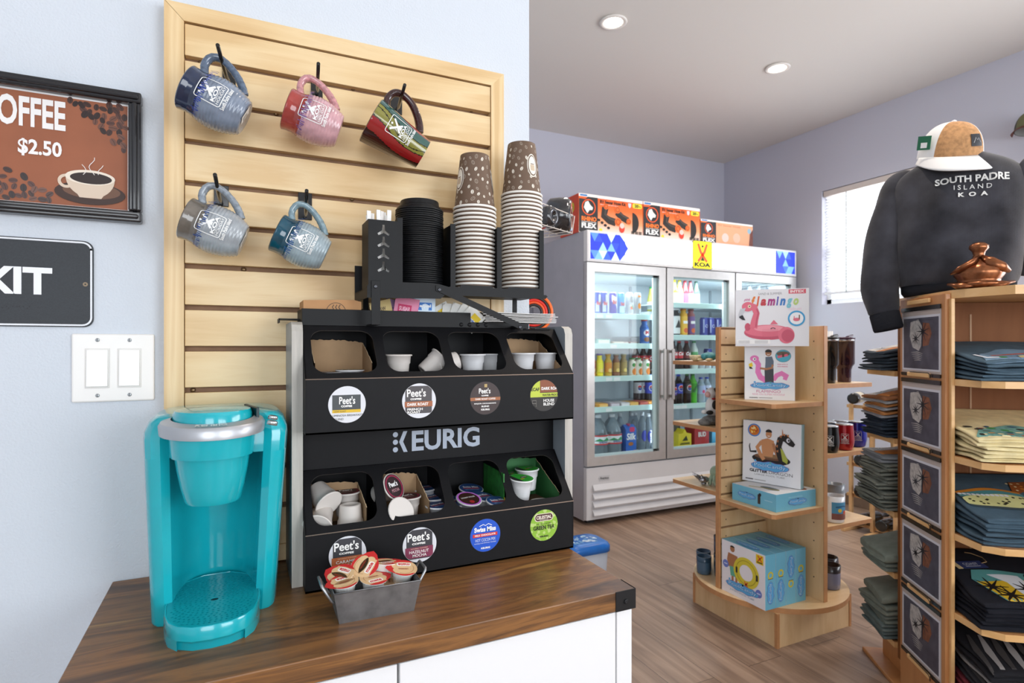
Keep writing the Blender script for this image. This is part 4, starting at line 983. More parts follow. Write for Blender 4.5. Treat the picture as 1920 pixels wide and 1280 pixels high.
# lids
LIDM = mat('121315', .42, spec=.4)
Z0_ = ZS+.0022; lx, ly = .310, 1.072
l0 = None; n = 40; pitch = .0038
for i in range(n):
    if l0 is None:
        l0 = thing('cup_cover', 'black plastic cup lid, one of the tall stack in the organizer', 'cup lid', (lx, ly, Z0_), group='black cup lids stacked in the organizer')
        b = MB(); b.lathe([(.0432, 0), (.0452, .0004), (.0455, .0022), (.0440, .0030), (.0432, .0058), (.0415, .0068), (.0405, .0125), (.0365, .0155), (.0350, .0160), (.0345, .0150), (.0395, .0100), (.0420, .0050)], LIDM, cap0=False, cap1=False, seg=40); b.build('lid_rim', l0)
        o = l0
    else: o = dup(l0, (lx+rs.uniform(-.0006, .0006), ly+rs.uniform(-.0006, .0006), Z0_+i*pitch))
    o['label'] = 'flat black plastic cup lid, %s below the domed lid in the stack' % nth(n-i)
t = thing('cup_cover', 'topmost black plastic cup lid with raised dome, on the stack in the organizer', 'cup lid', (lx, ly, Z0_+n*pitch), group='black cup lids stacked in the organizer')
b = MB(); b.lathe([(.0432, 0), (.0452, .0004), (.0455, .0022), (.0440, .0030), (.0432, .0058), (.0390, .0075), (.0375, .0085), (.0365, .0185), (.0355, .0200), (.0340, .0200), (.0330, .0185), (.0001, .0180)], LIDM, cap0=False, cap1=False, seg=48); b.build('lid_rim', t)
# paper cups, upside down, nested
CUPB = mat('6B5545', .6); CUPW = mat('EFEBE4', .5)
def cup_proto(full, seed):
    t = thing('paper_cup', 'cup', 'paper cup', (0, 0, -5))
    Hc = .108; r0, r1 = .0405, .0275
    b = MB(); b.lathe([(.0405, .0016, CUPB), (.0405-.0022, .022), (.0295, Hc-.006), (.0285, Hc), (.0270, Hc), (.0262, Hc-.006), (.0001, Hc-.006)], cap0=False, cap1=False, seg=40)
    b.lathe([(.0392, .0016, mat('E8E3DA', .6)), (.0285, Hc-.008)], cap0=False, cap1=False, seg=40); b.build('cup_wall', t)
    b = MB(); b.tube([Vector((.0413*math.cos(2*PI*i/40), .0413*math.sin(2*PI*i/40), .0020)) for i in range(40)], .0024, CUPW, 8, closed=True); b.build('rolled_rim', t)
    if full:
        A = Art(.0002); rg = random.Random(seed); pts = []
        for _ in range(900):
            u, v = rg.uniform(-.10, .10), rg.uniform(.008, Hc-.006)
            if all(math.hypot(u-a, v-c) > .0105 for a, c in pts): pts.append((u, v))
        for i, (u, v) in enumerate(pts):
            a = rg.uniform(.8, 2.3); r = rg.choice((.0022, .0028, .0034)); fill = rg.random() < .45
            E = [(u+r*1.25*math.cos(k*PI/8)*math.cos(a)-r*.8*math.sin(k*PI/8)*math.sin(a), v+r*1.25*math.cos(k*PI/8)*math.sin(a)+r*.8*math.sin(k*PI/8)*math.cos(a)) for k in range(16)]
            if fill: A.poly(E, 'E6DED0', z=1); A.line([(u-r*math.cos(a), v-r*math.sin(a)), (u+.0004, v), (u+r*math.cos(a), v+r*math.sin(a))], .0006, CUPB, z=2)
            else: A.line(E+[E[0]], .0005, 'C9BDAD', z=1); A.line([(u-r*math.cos(a), v-r*math.sin(a)), (u+r*math.cos(a), v+r*math.sin(a))], .0004, 'C9BDAD', z=1)
        for c in (0.026, -.062):
            A.circ(c, .058, .012, 'E9E2D6', ry=.024, z=3); A.circ(c, .058, .0105, CUPB, ry=.0215, z=4); A.circ(c, .058, .0088, 'E9E2D6', ry=.019, z=5); A.rr(c-.005, .047, c+.005, .059, .002, 'C9B59C', z=6); A.rect(c-.0042, .060, c+.0042, .0615, '6B5545', z=6)
        def fn(u, v, h):
            r = .0405+(.0285-.0405)*(v/Hc)+h+.0003; a = -PI/2+u/.034; return Vector((r*math.cos(a), r*math.sin(a), v))
        A.build('bean_print', t, fn, maxlen=.006)
    return t
def cup_stack(px, n, seed, which):
    x = onY(px, 500, 1.072).x; z = ZS+.0025; pt = .00795 if n < 25 else .00788
    a = cup_proto(False, 1); a['label'] = 'brown paper cup nested upside down in the %s cup stack' % which; a['group'] = 'paper cups in the %s stack' % which
    for i in range(n):
        loc = (x+rs.uniform(-.0005, .0005), 1.072+rs.uniform(-.0005, .0005), z+i*pt)
        o = a
        if i == 0: a.location = loc
        else: o = dup(a, loc)
        o['label'] = 'upside-down nested brown paper cup, %s below the printed one in the %s stack' % (nth(n-i), which)
    b = cup_proto(True, seed); b.location = (x, 1.072, z+n*pt); b.rotation_euler = (0, 0, .45 if seed == 1 else -.55)
    b['label'] = 'brown paper cup with white coffee bean print, topmost upside down on the %s stack' % which; b['group'] = 'paper cups in the %s stack' % which
cup_stack(890, 21, 1, 'shorter'); cup_stack(978, 26, 2, 'taller')

# kraft box, sweetener packets, napkins on the tray
kb = thing('kraft_box', 'brown kraft box with a printed steam mark standing in the condiment tray', 'cardboard box', (.15, 1.10, 1.2897))
KR = mat('B88A5E', .75, noise=.06)
b = MB(); b.prism([(.100, 1.2897), (.2, 1.2897), (.2, 1.332), (.188, 1.335), (.160, 1.3345), (.100, 1.332)], 0, .07, KR, M=Matrix(((1, 0, 0, 0), (0, 0, -1, 1.140), (0, 1, 0, 0), (0, 0, 0, 1)))); b.build('carton', kb, world=True)
A = Art(.0003); A.ring(.1555, 1.312, .0165, .0174, '3A2A1E', n=40)
for k in range(3): A.line([(.150+.0055*k+.0012*math.sin(t*1.1), 1.316+t*.0012) for t in range(9)], .0012, '3A2A1E')
A.build('carton_print', kb, planefn((0, 1.070, 0), (1, 0, 0), (0, 0, 1), (0, -1, 0)), world=True)
def packet(px, py, Y, w, h, base, art, label, tilt=(0, 0, 0)):
    q = onY(px, py, Y); t = thing('sweetener_packet', label, 'packet', (q.x, Y, 1.2905), rot=tilt, group='sweetener packets in the condiment tray')
    b = MB(); b.grid(lambda u, v: Vector(((u-.5)*w, -.0022*math.sin(PI*u)*math.sin(PI*v), v*h)), 8, 8, base); b.grid(lambda u, v: Vector(((u-.5)*w, .0022*math.sin(PI*u)*math.sin(PI*v), v*h)), 8, 8, base); b.build('sachet', t, merge=1e-5)
    A = Art(.0002)
    if art == 'pink': A.rect(-w*.35, h*.45, w*.2, h*.75, 'C2185B'); A.text('SUGAR', -w*.30, h*.52, w*.15, h*.68, 'F6B8CE', bold=.03); A.rect(-w*.3, h*.3, w*.3, h*.35, 'C2185B')
    if art == 'blue': A.rect(-w*.32, h*.55, w*.32, h*.82, '2A6FBF'); A.text('equal', -w*.27, h*.62, w*.27, h*.76, 'F0F4F8', bold=.03); [A.rect(-w*.32, h*(.48-.06*i), w*.32, h*(.50-.06*i), '6A94C4') for i in range(4)]
    if art == 'yellow': A.rect(-w*.1, h*.5, w*.35, h*.8, 'E2C31E'); A.text('Splenda', -w*.4, h*.35, w*.2, h*.5, '2E5EB0', bold=.03)
    if art == 'purple': A.rect(-w*.3, h*.45, w*.3, h*.7, '6A3D7A')
    if art == 'gold': A.text('raw', -w*.2, h*.6, w*.2, h*.75, '5A4322')
    if A.t: A.build('sachet_print', t, lambda u, v, h_: Vector((u, -.0024*math.sin(PI*min(max(u/w+.5, 0), 1))*math.sin(PI*v/h)-h_-.0002, v)))
    return t
packet(722, 570, 1.085, .042, .047, mat('C9B071', .5), 'gold', 'gold sweetener packet, leftmost in the tray', (.05, -.25, .1))
packet(737, 570, 1.09, .042, .049, mat('8D6A93', .5), 'purple', 'purple sweetener packet beside the pink one', (.05, .15, 0))
packet(757, 570, 1.080, .046, .053, mat('DE86A6', .5), 'pink', 'pink sweetener packet in the condiment tray', (.08, .14, -.1))
packet(789, 570, 1.085, .042, .0545, mat('BCD3E6', .5), None, 'pale blue sweetener packet behind the other blue one', (0, -.03, 0))
packet(796, 570, 1.077, .042, .0545, mat('CFE0EE', .5), 'blue', 'pale blue sweetener packet in front in the condiment tray', (.03, .01, 0))
YWm = mat('E9E8E2', .5)
for i, (dx, tl) in enumerate(((838, -.5), (846, .05), (855, .3), (863, .55), (871, .75))):
    packet(dx, 572, 1.092-.004*i, .042, .046-.001*i, YWm, 'yellow', 'white and yellow sweetener packet, %s from the left at the right end of the tray' % ('first', 'second', 'third', 'fourth', 'fifth')[i], (.1, tl, 0))
NP = mat('EDEBE8', .75)
ry = random.Random(5)
npk = None
for i in range(7):
    z = 1.3000+i*.0030
    if npk is None:
        npk = thing('paper_napkin', 'folded white paper napkin in the pile at the right of the condiment tray', 'napkin', (.522, 1.10, z), group='paper napkins on the pod rack')
        b = MB(); b.grid(lambda u, v: Vector(((u-.5)*.165, (v-.5)*.075, .0010+.0007*math.sin(u*7)+.0009*v)), 12, 4, NP); b.grid(lambda u, v: Vector(((u-.5)*.165, (v-.5)*.075, .0007*math.sin(u*6+1)*(1-v))), 12, 4, NP); b.grid(lambda u, v: Vector(((u-.5)*.165, -.0375, v*.0012+.0005*math.sin(u*7))), 12, 1, NP); b.build('folds', npk); o = npk
    else: o = dup(npk, (.522+ry.uniform(-.004, .004), 1.10+ry.uniform(-.003, .003), z))
    o.rotation_euler = (0, 0, ry.uniform(-.03, .03)); o['label'] = 'folded white paper napkin, %s from the top of the pile right of the packets' % nth(7-i)

# ================= CREAMER TUB =================
GAL = mat('8F9092', .42, metal=.75, noise=.28, nscale=45)
tub = thing('metal_tub', 'small galvanized metal tub with wire handles holding creamer cups on the worktop', 'tub', (.184, .890, CZ))
def rim(z, dx, dy): return [Vector((x, y, z)) for x, y in ((.129-dx, .858-dy), (.2385+dx, .854-dy), (.2385+dx, .918+dy), (.129-dx, .922+dy))]
b = MB(); b.loft([rim(CZ, 0, 0), rim(CZ+.047, .008, .007)], GAL, cap=False, smooth=False); b.loft([rim(CZ+.047, .0068, .0058), rim(CZ+.002, -.001, -.001)], GAL, cap=False, smooth=False); b.quad(rim(CZ+.001, 0, 0), GAL)
b.build('tub_wall', tub, world=True)
b = MB(); P = rim(CZ+.047, .008, .007); b.tube(P, .0011, GAL, 6, closed=True); b.build('rolled_rim', tub, world=True)
for s, x in ((-1, .121), (1, .2465)):
    pts = [(x-s*.004, .869, CZ+.026), (x+s*.001, .869, CZ+.030), (x+s*.014, .869, CZ+.052), (x+s*.015, .872, CZ+.055), (x+s*.015, .904, CZ+.055), (x+s*.014, .907, CZ+.052), (x+s*.001, .907, CZ+.030), (x-s*.004, .907, CZ+.026)]
    b = MB(); b.tube(pts, .0021, mat('A5A6A8', .35, metal=.8), 8); b.build('handle', tub, world=True)
def creamer_proto():
    t = thing('creamer_cup', 'c', 'creamer cup', (0, 0, -5)); CWm = mat('F1F0EC', .35)
    b = MB(); b.lathe([(.0001, 0), (.0125, 0), (.0135, .001), (.0168, .020), (.0172, .0215), (.0205, .0220), (.0205, .0230), (.0001, .0232)], CWm, cap0=False, cap1=False, seg=72, rfun=lambda a: 1+.012*math.cos(a*24)); b.build('cup', t)
    A = Art(.00015); TAN = 'DDB98C'; tab = [(.0150, -.0150), (.0240, -.0085), (.0290, 0), (.0240, .0085), (.0150, .0150)]
    A.circ(0, 0, .0212, TAN, z=1, n=36); A.poly(tab, 'C92A2A', z=1.1); A.poly(arc(0, 0, .0212, .0212, 40, 140, 14), 'C92A2A', z=2); A.poly(arc(0, 0, .0212, .0212, 225, 320, 14), 'C92A2A', z=2)
    A.poly(arc(0, .007, .0175, .0100, 0, 360, 24), TAN, z=3); A.poly(arc(0, -.004, .0185, .0110, 0, 360, 24), TAN, z=3)
    A.ring(0, 0, .0150, .0156, 'A06A3A', a0=60, a1=200, z=4); A.rr(-.012, -.013, .010, -.004, .003, 'F2ECE4', z=4); A.text('mate', -.010, -.0115, .008, -.0055, 'C92A2A', bold=.03, z=5); A.text('ORIGINAL', -.007, .002, .009, .005, '9C3A22', bold=.03, z=5)
    A.build('foil_lid', t, lambda u, v, h: Vector((u, v, .0233+h)))
    return t
cr = creamer_proto(); first = True
for px, py, Y, rx, ry_, rz, lab in ((638, 1076, .902, .30, -.25, 2.3, 'far left behind'), (684, 1060, .902, .50, -.2, .9, 'raised in the middle'), (722, 1052, .912, -.1, .12, .3, 'farthest back'),
        (645, 1089, .882, .12, -.06, 3.3, 'front left'), (701, 1083, .880, .12, .06, .25, 'front centre'), (757, 1064, .885, .24, .10, 3.0, 'front right'), (734, 1089, .893, .0, .1, 1.4, 'low beside the right one')):
    rot = Matrix.Rotation(rx, 4, 'X') @ Matrix.Rotation(ry_, 4, 'Y') @ Matrix.Rotation(rz, 4, 'Z'); loc = onY(px, py, Y)-(rot @ Vector((0, 0, .0235)))
    lb = 'white creamer cup, tan and red foil, %s in tub' % lab
    if first: cr.location = loc; cr.rotation_euler = rot.to_euler(); cr['label'] = lb; cr['group'] = 'creamer cups in the metal tub'; first = False
    else: dup(cr, loc, rot=rot.to_euler(), label=lb, group='creamer cups in the metal tub')

# ================= BEHIND THE WALL CORNER: wire basket with wrapped hoses, coiled orange hose =================
B0 = atD(1080, 421, 2.0); brz = math.radians(27)
wb = thing('wire_basket', 'white wire basket jutting out behind the taller cup stack', 'basket', (B0.x, B0.y, 1.640), rz=brz)
WI = mat('D8CFC6', .4); r = .0019; x0, x1, y1, h = -.44, 0, .20, .062
b = MB()
b.tube([(x0, 0, h+.012), (x0, y1, h+.012), (x1-.03, y1, h), (x1, y1*.5, h), (x1-.005, .01, h), (x1-.02, 0, h), (x0, 0, h+.012)], r, WI, 6)
b.tube([(x0, 0, 0), (x0, y1, 0), (x1-.05, y1, 0), (x1-.02, y1*.5, 0), (x1-.025, 0, 0), (x0, 0, 0)], r, WI, 6)
for i in range(10): b.tube([(x0+.02+i*.04, -.003, .004), (x0+.02+i*.04, 0, 0), (x0+.02+i*.04, y1, 0)], .0013, WI, 5)
for y in (.05, .10, .15): b.tube([(x0, y, 0), (x1-.04, y, 0)], .0013, WI, 5)
for x in (x0+.10, x0+.285): b.tube([(x, 0, 0), (x, 0, h+.008)], r, WI, 5)
b.tube([(x1-.025, 0, 0), (x1-.01, 0, h)], r, WI, 5); b.tube([(x1-.02, y1*.5, 0), (x1, y1*.5, h)], r, WI, 5); b.tube([(x1-.05, y1, 0), (x1-.03, y1, h)], r, WI, 5)
b.build('wire_frame', wb)
HW = mat('1E1F23', .12, coat=1., bump=.9, bscale=60, noise=.3, nscale=50)
def coil(label, c, R, w, col, rot, group):
    t = thing('hose_coil', label, 'hose', c, rot=rot, group=group)
    b = MB(); b.lathe([(R*.35, -w/2), (R*.8, -w/2), (R*.97, -w*.35), (R, 0), (R*.97, w*.35), (R*.8, w/2), (R*.35, w/2), (R*.33, 0), (R*.35, -w/2)], col, cap0=False, cap1=False, seg=48); b.build('coil', t); return t
q = atD(1049, 405, 2.02); coil('large black hose coil in shiny wrap in the wire basket', q, .064, .085, HW, (PI/2, 0, .95), 'wrapped hoses in the wire basket')
q = atD(1024, 406, 1.88); coil('small black hose coil in the wire basket, half hidden by the cup stack', q, .034, .06, HW, (PI/2, 0, .5), 'wrapped hoses in the wire basket')
tt = thing('red_hose', 'red wrapped hose lying low in the wire basket', 'hose', (B0.x, B0.y, 1.645), rz=brz); b = MB(); b.tube([(-.30, .03, .008), (-.12, .05, .008), (-.08, .12, .008), (-.3, .15, .008)], .006, mat('C8301E', .3), 8); b.build('coil', tt)
tt['label'] = 'red wrapped hose lying low in the wire basket'
q = atD(1001, 586, 1.75)
cl = thing('orange_hose_reel', 'coiled orange, black and red hose hanging behind the napkins', 'hose', q, rot=(PI/2, 0, -.42))
for R, c in ((.0545, 'F4691A'), (.0465, '17171A'), (.0385, 'D8281A'), (.031, 'E3501E'), (.024, '201A1A')):
    b = MB(); b.tube([Vector((R*math.cos(2*PI*i/40), R*math.sin(2*PI*i/40), 0)) for i in range(40)], .0048, mat(c, .3), 10, closed=True); b.build('hose_loop', cl)
pg = thing('peg_hook', 'thin metal peg behind the wall corner carrying the coiled orange hose', 'hook', (.601, q.y+.004, q.z+.018)); b = MB(); b.tube([(.601, q.y+.004, q.z+.018), (q.x+.02, q.y+.004, q.z+.018)], .002, WI, 6); b.build('prong', pg, world=True)
# pet treat bucket with blue lid on the floor beside the cooler
q = onZ(1092, 1012, .27)
bk = thing('plastic_bucket', 'clear plastic tub with blue lid standing on the floor behind the cabinet', 'bucket', (q.x, q.y, 0))
b = MB(); CLR = mat('C9CEDA', .25, trans=.35, ior=1.2)
rc = lambda s: [Vector((x*s, y*s, 0)) for x, y in rrect(-.12, -.09, .12, .09, .05, 6)]
b.loft([[p+Vector((0, 0, z)) for p in rc(s)] for z, s in ((0, .84), (.01, .88), (.235, .98))], CLR); b.build('tub_body', bk)
BL = mat('2468B8', .3, noise=.12)
b = MB(); b.loft([[p+Vector((0, 0, z)) for p in rc(s)] for z, s in ((.225, 1.0), (.225, 1.06), (.25, 1.06), (.262, 1.0), (.272, .80), (.272, .3))], BL); b.build('lid', bk)
A = Art(.0004); 
for i in range(40): A.circ(random.uniform(-.07, .07), random.uniform(-.05, .05), random.uniform(.004, .012), random.choice(('9FC0DC', 'D5E2EC', '6FA0CC')), z=1+i*.02, n=9)
A.build('lid_print', bk, lambda u, v, h: Vector((u, v, .2722+h)))
# ================= DRINKS COOLER =================
FX0, FX1, FY, FYB, FH = 2.174, 4.262, 3.387, 4.20, 2.063
FW = mat('B0B0B6', .38, metal=.4, noise=.05, nscale=8); FPAN = mat('C9C9CC', .42, noise=.03, nscale=5)
INW = mat('E6ECF0', .4)
fr_ = thing('drinks_cooler', 'tall three-door glass drinks cooler with lit white header at the back wall', 'refrigerator', ((FX0+FX1)/2, (FY+FYB)/2, 0))
b = MB(); d0 = FY+.05
b.box((FX0, d0, .03), (FX0+.04, FYB, FH), FW); b.box((FX1-.04, d0, .03), (FX1, FYB, FH), FW); b.box((FX0+.04, FYB-.04, .03), (FX1-.04, FYB, FH), FW)
b.box((FX0+.04, d0, 1.84), (FX1-.04, FYB-.04, FH), FW); b.box((FX0+.04, d0, .03), (FX1-.04, FYB-.04, .42), FW)
b.build('housing', fr_, world=True)
b = MB(); b.box((FX0+.04, FYB-.052, .42), (FX1-.04, FYB-.0402, 1.84), INW); b.box((FX0+.0402, d0+.01, .42), (FX0+.05, FYB-.05, 1.84), INW); b.box((FX1-.05, d0+.01, .42), (FX1-.0402, FYB-.05, 1.84), INW)
b.box((FX0+.05, d0+.01, 1.79), (FX1-.05, FYB-.05, 1.8395), INW); b.box((FX0+.05, d0+.01, .4205), (FX1-.05, FYB-.05, .45), INW); b.build('liner', fr_, world=True)
for x in [FX0+(FX1-FX0)*k/3 for k in (1, 2)]:
    MB().box((x-.03, d0, .42), (x+.03, d0+.035, 1.84), FPAN, .002).build('mullion', fr_, world=True)
for x, z in ((FX0+.05, .03), (FX1-.11, .03)): MB().box((x, FY+.08, 0), (x+.06, FY+.14, .031), mat('2A2A2C', .5)).build('foot', fr_, world=True)
for x, z in ((FX0+.05, .03), (FX1-.11, .03)): MB().box((x, FYB-.14, 0), (x+.06, FYB-.08, .031), mat('2A2A2C', .5)).build('foot', fr_, world=True)
# header
MB().box((FX0, FY, 1.843), (FX1, d0-.0005, FH), mat('D4D4D6', .4), .004).build('header_case', fr_, world=True)
HB_ = mat('F6F9FF', .4, emit=1.25); hx0, hx1, hz0, hz1 = FX0+.022, FX1-.022, 1.862, 2.045
MB().box((hx0, FY-.003, hz0), (hx1, FY-.0005, hz1), HB_).build('lit_header', fr_, world=True)
def em(h, e=.75): return mat(h, .4, emit=e)
A = Art(.0006); Wd, Hd = hx1-hx0, hz1-hz0; A.rect(0, 0, Hd*1.62, Hd, em('2038C8', .5), z=1); s_ = Hd/2.6
blues = ['2F55E0', '4E7FF0', '8FC4F8', '2743D4', '6FA4F4', 'BFE4FA', '3A66E6', '1C32C0']; rg = random.Random(4)
def tris(x0, x1, cols, prob):
    i = 0; x = x0
    while x < x1:
        for j in range(3):
            zz_ = j*s_*.87; up = (i+j) % 2
            P = [(x, zz_), (x+s_, zz_), (x+s_/2, zz_+s_*.87)] if up else [(x, zz_+s_*.87), (x+s_, zz_+s_*.87), (x+s_/2, zz_)]
            if rg.random() < prob and x+s_ <= x1+.02: A.poly([(px_, min(pz, Hd)) for px_, pz in P], em(rg.choice(cols)), z=2)
        x += s_/2; i += 1
tris(0, Hd*1.3, blues, .8)
A.poly([(Hd*1.62, 0), (Hd*1.35, 0), (Hd*1.85, Hd*.5), (Hd*1.35, Hd), (Hd*1.62, Hd), (Hd*2.0, Hd), (Hd*2.0, 0)], HB_, z=3)
A.poly([(Hd*1.35, 0), (Hd*1.40, 0), (Hd*1.75, Hd*.5), (Hd*1.40, Hd), (Hd*1.35, Hd)], em('2743D4', .5), z=3)
for x, j in ((1.55, 0), (1.85, 0), (2.15, .02), (1.6, .72), (1.95, .70)): A.poly([(Hd*x, Hd*j), (Hd*(x+.28), Hd*j), (Hd*(x+.14), Hd*(j+.26))], em('C4E6EE', .95), z=4)
A.build('header_print', fr_, planefn((hx0, FY-.003, hz0), (1, 0, 0), (0, 0, 1), (0, -1, 0)), world=True)
A = Art(.0006); A.rect(Wd-Hd*1.25, 0, Wd, Hd, em('2038C8', .5), z=1); tris(Wd-Hd*1.2, Wd-.02, blues, .55)
for k in range(9): A.line([(Wd-Hd*1.25-.05+.02*abs(k-4)*.3, Hd*(.08+.1*k)), (Wd-Hd*1.25, Hd*(.08+.1*k))], .006, em('7FA6EE', .8), z=2)
A.build('header_print', fr_, planefn((hx0, FY-.003, hz0), (1, 0, 0), (0, 0, 1), (0, -1, 0)), world=True)
# yellow camp sign on the header
q = onY(1317, 478, FY-.004); A = Art(.0007); A.rr(-.098, -.108, .098, .108, .014, em('2A2A20', .1), z=1); A.rr(-.094, -.104, .094, .104, .012, em('F2DC1A', .75), z=2)
A.line([(-.045, .085), (-.018, .02), (.045, -.052)], [.02, .024, .02], em('D9542A', .55), z=3); A.line([(.045, .085), (.018, .02), (-.045, -.052)], [.02, .024, .02], em('D9542A', .55), z=3)
A.circ(0, .066, .010, em('2E4A22', .1), z=3); A.poly([(-.020, -.045), (.020, -.045), (0, -.012)], em('23401E', .1), z=4); A.text('KOA', -.080, -.092, .080, -.058, em('1F3A1E', .05), bold=.06, z=4)
A.build('camp_badge', fr_, planefn(q, (1, 0, 0), (0, 0, 1), (0, -1, 0)), world=True)
# lower louvred front
b = MB(); b.box((FX0, FY+.01, .04), (FX1, d0, .405), FPAN, .004); b.build('lower_panel', fr_, world=True)
for k in range(4):
    z = .065+.058*k; b = MB(); b.prism([(FY+.012, z), (FY-.012, z+.004), (FY-.014, z+.012), (FY+.008, z+.046), (FY+.012, z+.046)], FX0+.05, FX1-.05, FPAN, M=Matrix(((0, 0, 1, 0), (1, 0, 0, 0), (0, 1, 0, 0), (0, 0, 0, 1)))); b.build('louvre', fr_, world=True)
A = Art(.0008); A.rr(-.045, -.018, .045, .018, .002, 'B9BABD', z=1); A.text('Avantco', -.036, -.009, .036, .012, '2A2A2E', bold=.01, z=2); A.build('maker_plate', fr_, planefn(onY(1133, 896, FY+.009), (1, 0, 0), (0, 0, 1), (0, -1, 0)), world=True)
# doors
GL = glass_mat('cooler_glass', 'F4FAFB', 1., 1.42)
SSm = mat('C2C0BE', .34, metal=.7, noise=.05, nscale=20)
dx = (FX1-FX0)/3
for k in range(3):
    x0, x1, z0, z1, w_ = FX0+dx*k+.006, FX0+dx*(k+1)-.006, .418, 1.838, .062
    if k == 0: x0 = FX0
    if k == 2: x1 = FX1
    dr = MB()
    for P in ([(x0, z0), (x0, z1), (x0+w_, z1-w_), (x0+w_, z0+w_)], [(x1, z0), (x1-w_, z0+w_), (x1-w_, z1-w_), (x1, z1)], [(x0, z1), (x1, z1), (x1-w_, z1-w_), (x0+w_, z1-w_)], [(x0, z0), (x0+w_, z0+w_), (x1-w_, z0+w_), (x1, z0)]):
        dr.prism(P, 0, .040, SSm, M=Matrix(((1, 0, 0, 0), (0, 0, -1, FY+.042), (0, 1, 0, 0), (0, 0, 0, 1))))
    w2 = .014
    for a_, b_ in (((x0+w_, z0+w_), (x0+w_+w2, z1-w_)), ((x1-w_-w2*2.6, z0+w_), (x1-w_, z1-w_)), ((x0+w_, z0+w_), (x1-w_, z0+w_+w2)), ((x0+w_, z1-w_-w2), (x1-w_, z1-w_))): dr.box((a_[0], FY+.026, a_[1]), (b_[0], FY+.040, b_[1]), mat('D6E2E4', .35))
    d_ = dr.build('door', fr_, world=True)
    MB().box((x0+w_, FY+.018, z0+w_), (x1-w_, FY+.021, z1-w_), GL).build('glass_pane', d_, world=True)
    hx = x1-.040 if k == 0 else x0+.026
    if k < 3:
        hd = MB(); hd.box((hx-.012, FY-.040, .86), (hx+.014, FY-.030, 1.235), mat('A8A4A0', .35, metal=.8), .003)
        for z in (.875, 1.205): hd.box((hx-.010, FY-.032, z), (hx+.012, FY+.003, z+.02), mat('A8A4A0', .35, metal=.8))
        hd.build('handle', d_, world=True)
# inside: lights, shelves
LED = mat('EAF6FF', .4, emit=8)
for k in range(3):
    for x in (FX0+dx*k+.045, FX0+dx*(k+1)-.055):
        MB().box((x, FY+.075, .50), (x+.010, FY+.087, 1.78), LED).build('led_strip', fr_, world=True)
    l = bpy.data.lights.new('cooler_lamp', 'AREA'); l.shape = 'RECTANGLE'; l.size = .5; l.size_y = .12; l.energy = 5; l.color = (.88, .95, 1)
    o = bpy.data.objects.new('cooler_lamp', l); COL.objects.link(o); o.location = (FX0+dx*(k+.5), FY+.14, 1.78)
SHM = mat('DDE6EA', .4); STR = mat('C6E2DF', .35)
shelves = {0: [1.485, 1.268, 1.030, .808, .458], 1: [1.585, 1.335, 1.070, .800, .458], 2: [1.585, 1.335, 1.070, .800, .458]}
SHY = FY+.105
def shelf_fix(k):
    x0, x1 = FX0+dx*k+(.052 if k == 0 else .035), FX0+dx*(k+1)-(.052 if k == 2 else .035)
    for z in shelves[k][:-1]:
        b = MB(); b.box((x0, SHY, z-.008), (x1, FYB-.07, z), SHM); b.box((x0, SHY-.012, z-.032), (x1, SHY, z+.008), STR, .002)
        b.build('shelf', fr_, world=True)
    for x in (x0+.19, x0+.42): MB().box((x, FYB-.068, .46), (x+.018, FYB-.053, 1.78), mat('B9C0C6', .4)).build('shelf_standard', fr_, world=True)
for k in range(3): shelf_fix(k)
A = Art(.0008)
for x, z in ((2.27, 1.485), (2.34, 1.485), (2.42, 1.485), (2.26, 1.268), (2.46, 1.268), (2.42, 1.030), (2.49, 1.030), (2.42, .808), (2.95, 1.070), (3.0, .800), (3.06, .800), (3.12, .800)): A.rect(x-.028, z-.028, x+.028, z-.002, 'EDEFF0', z=1)
A.build('price_strip', fr_, planefn((0, SHY-.0125, 0), (1, 0, 0), (0, 0, 1), (0, -1, 0)), world=True)

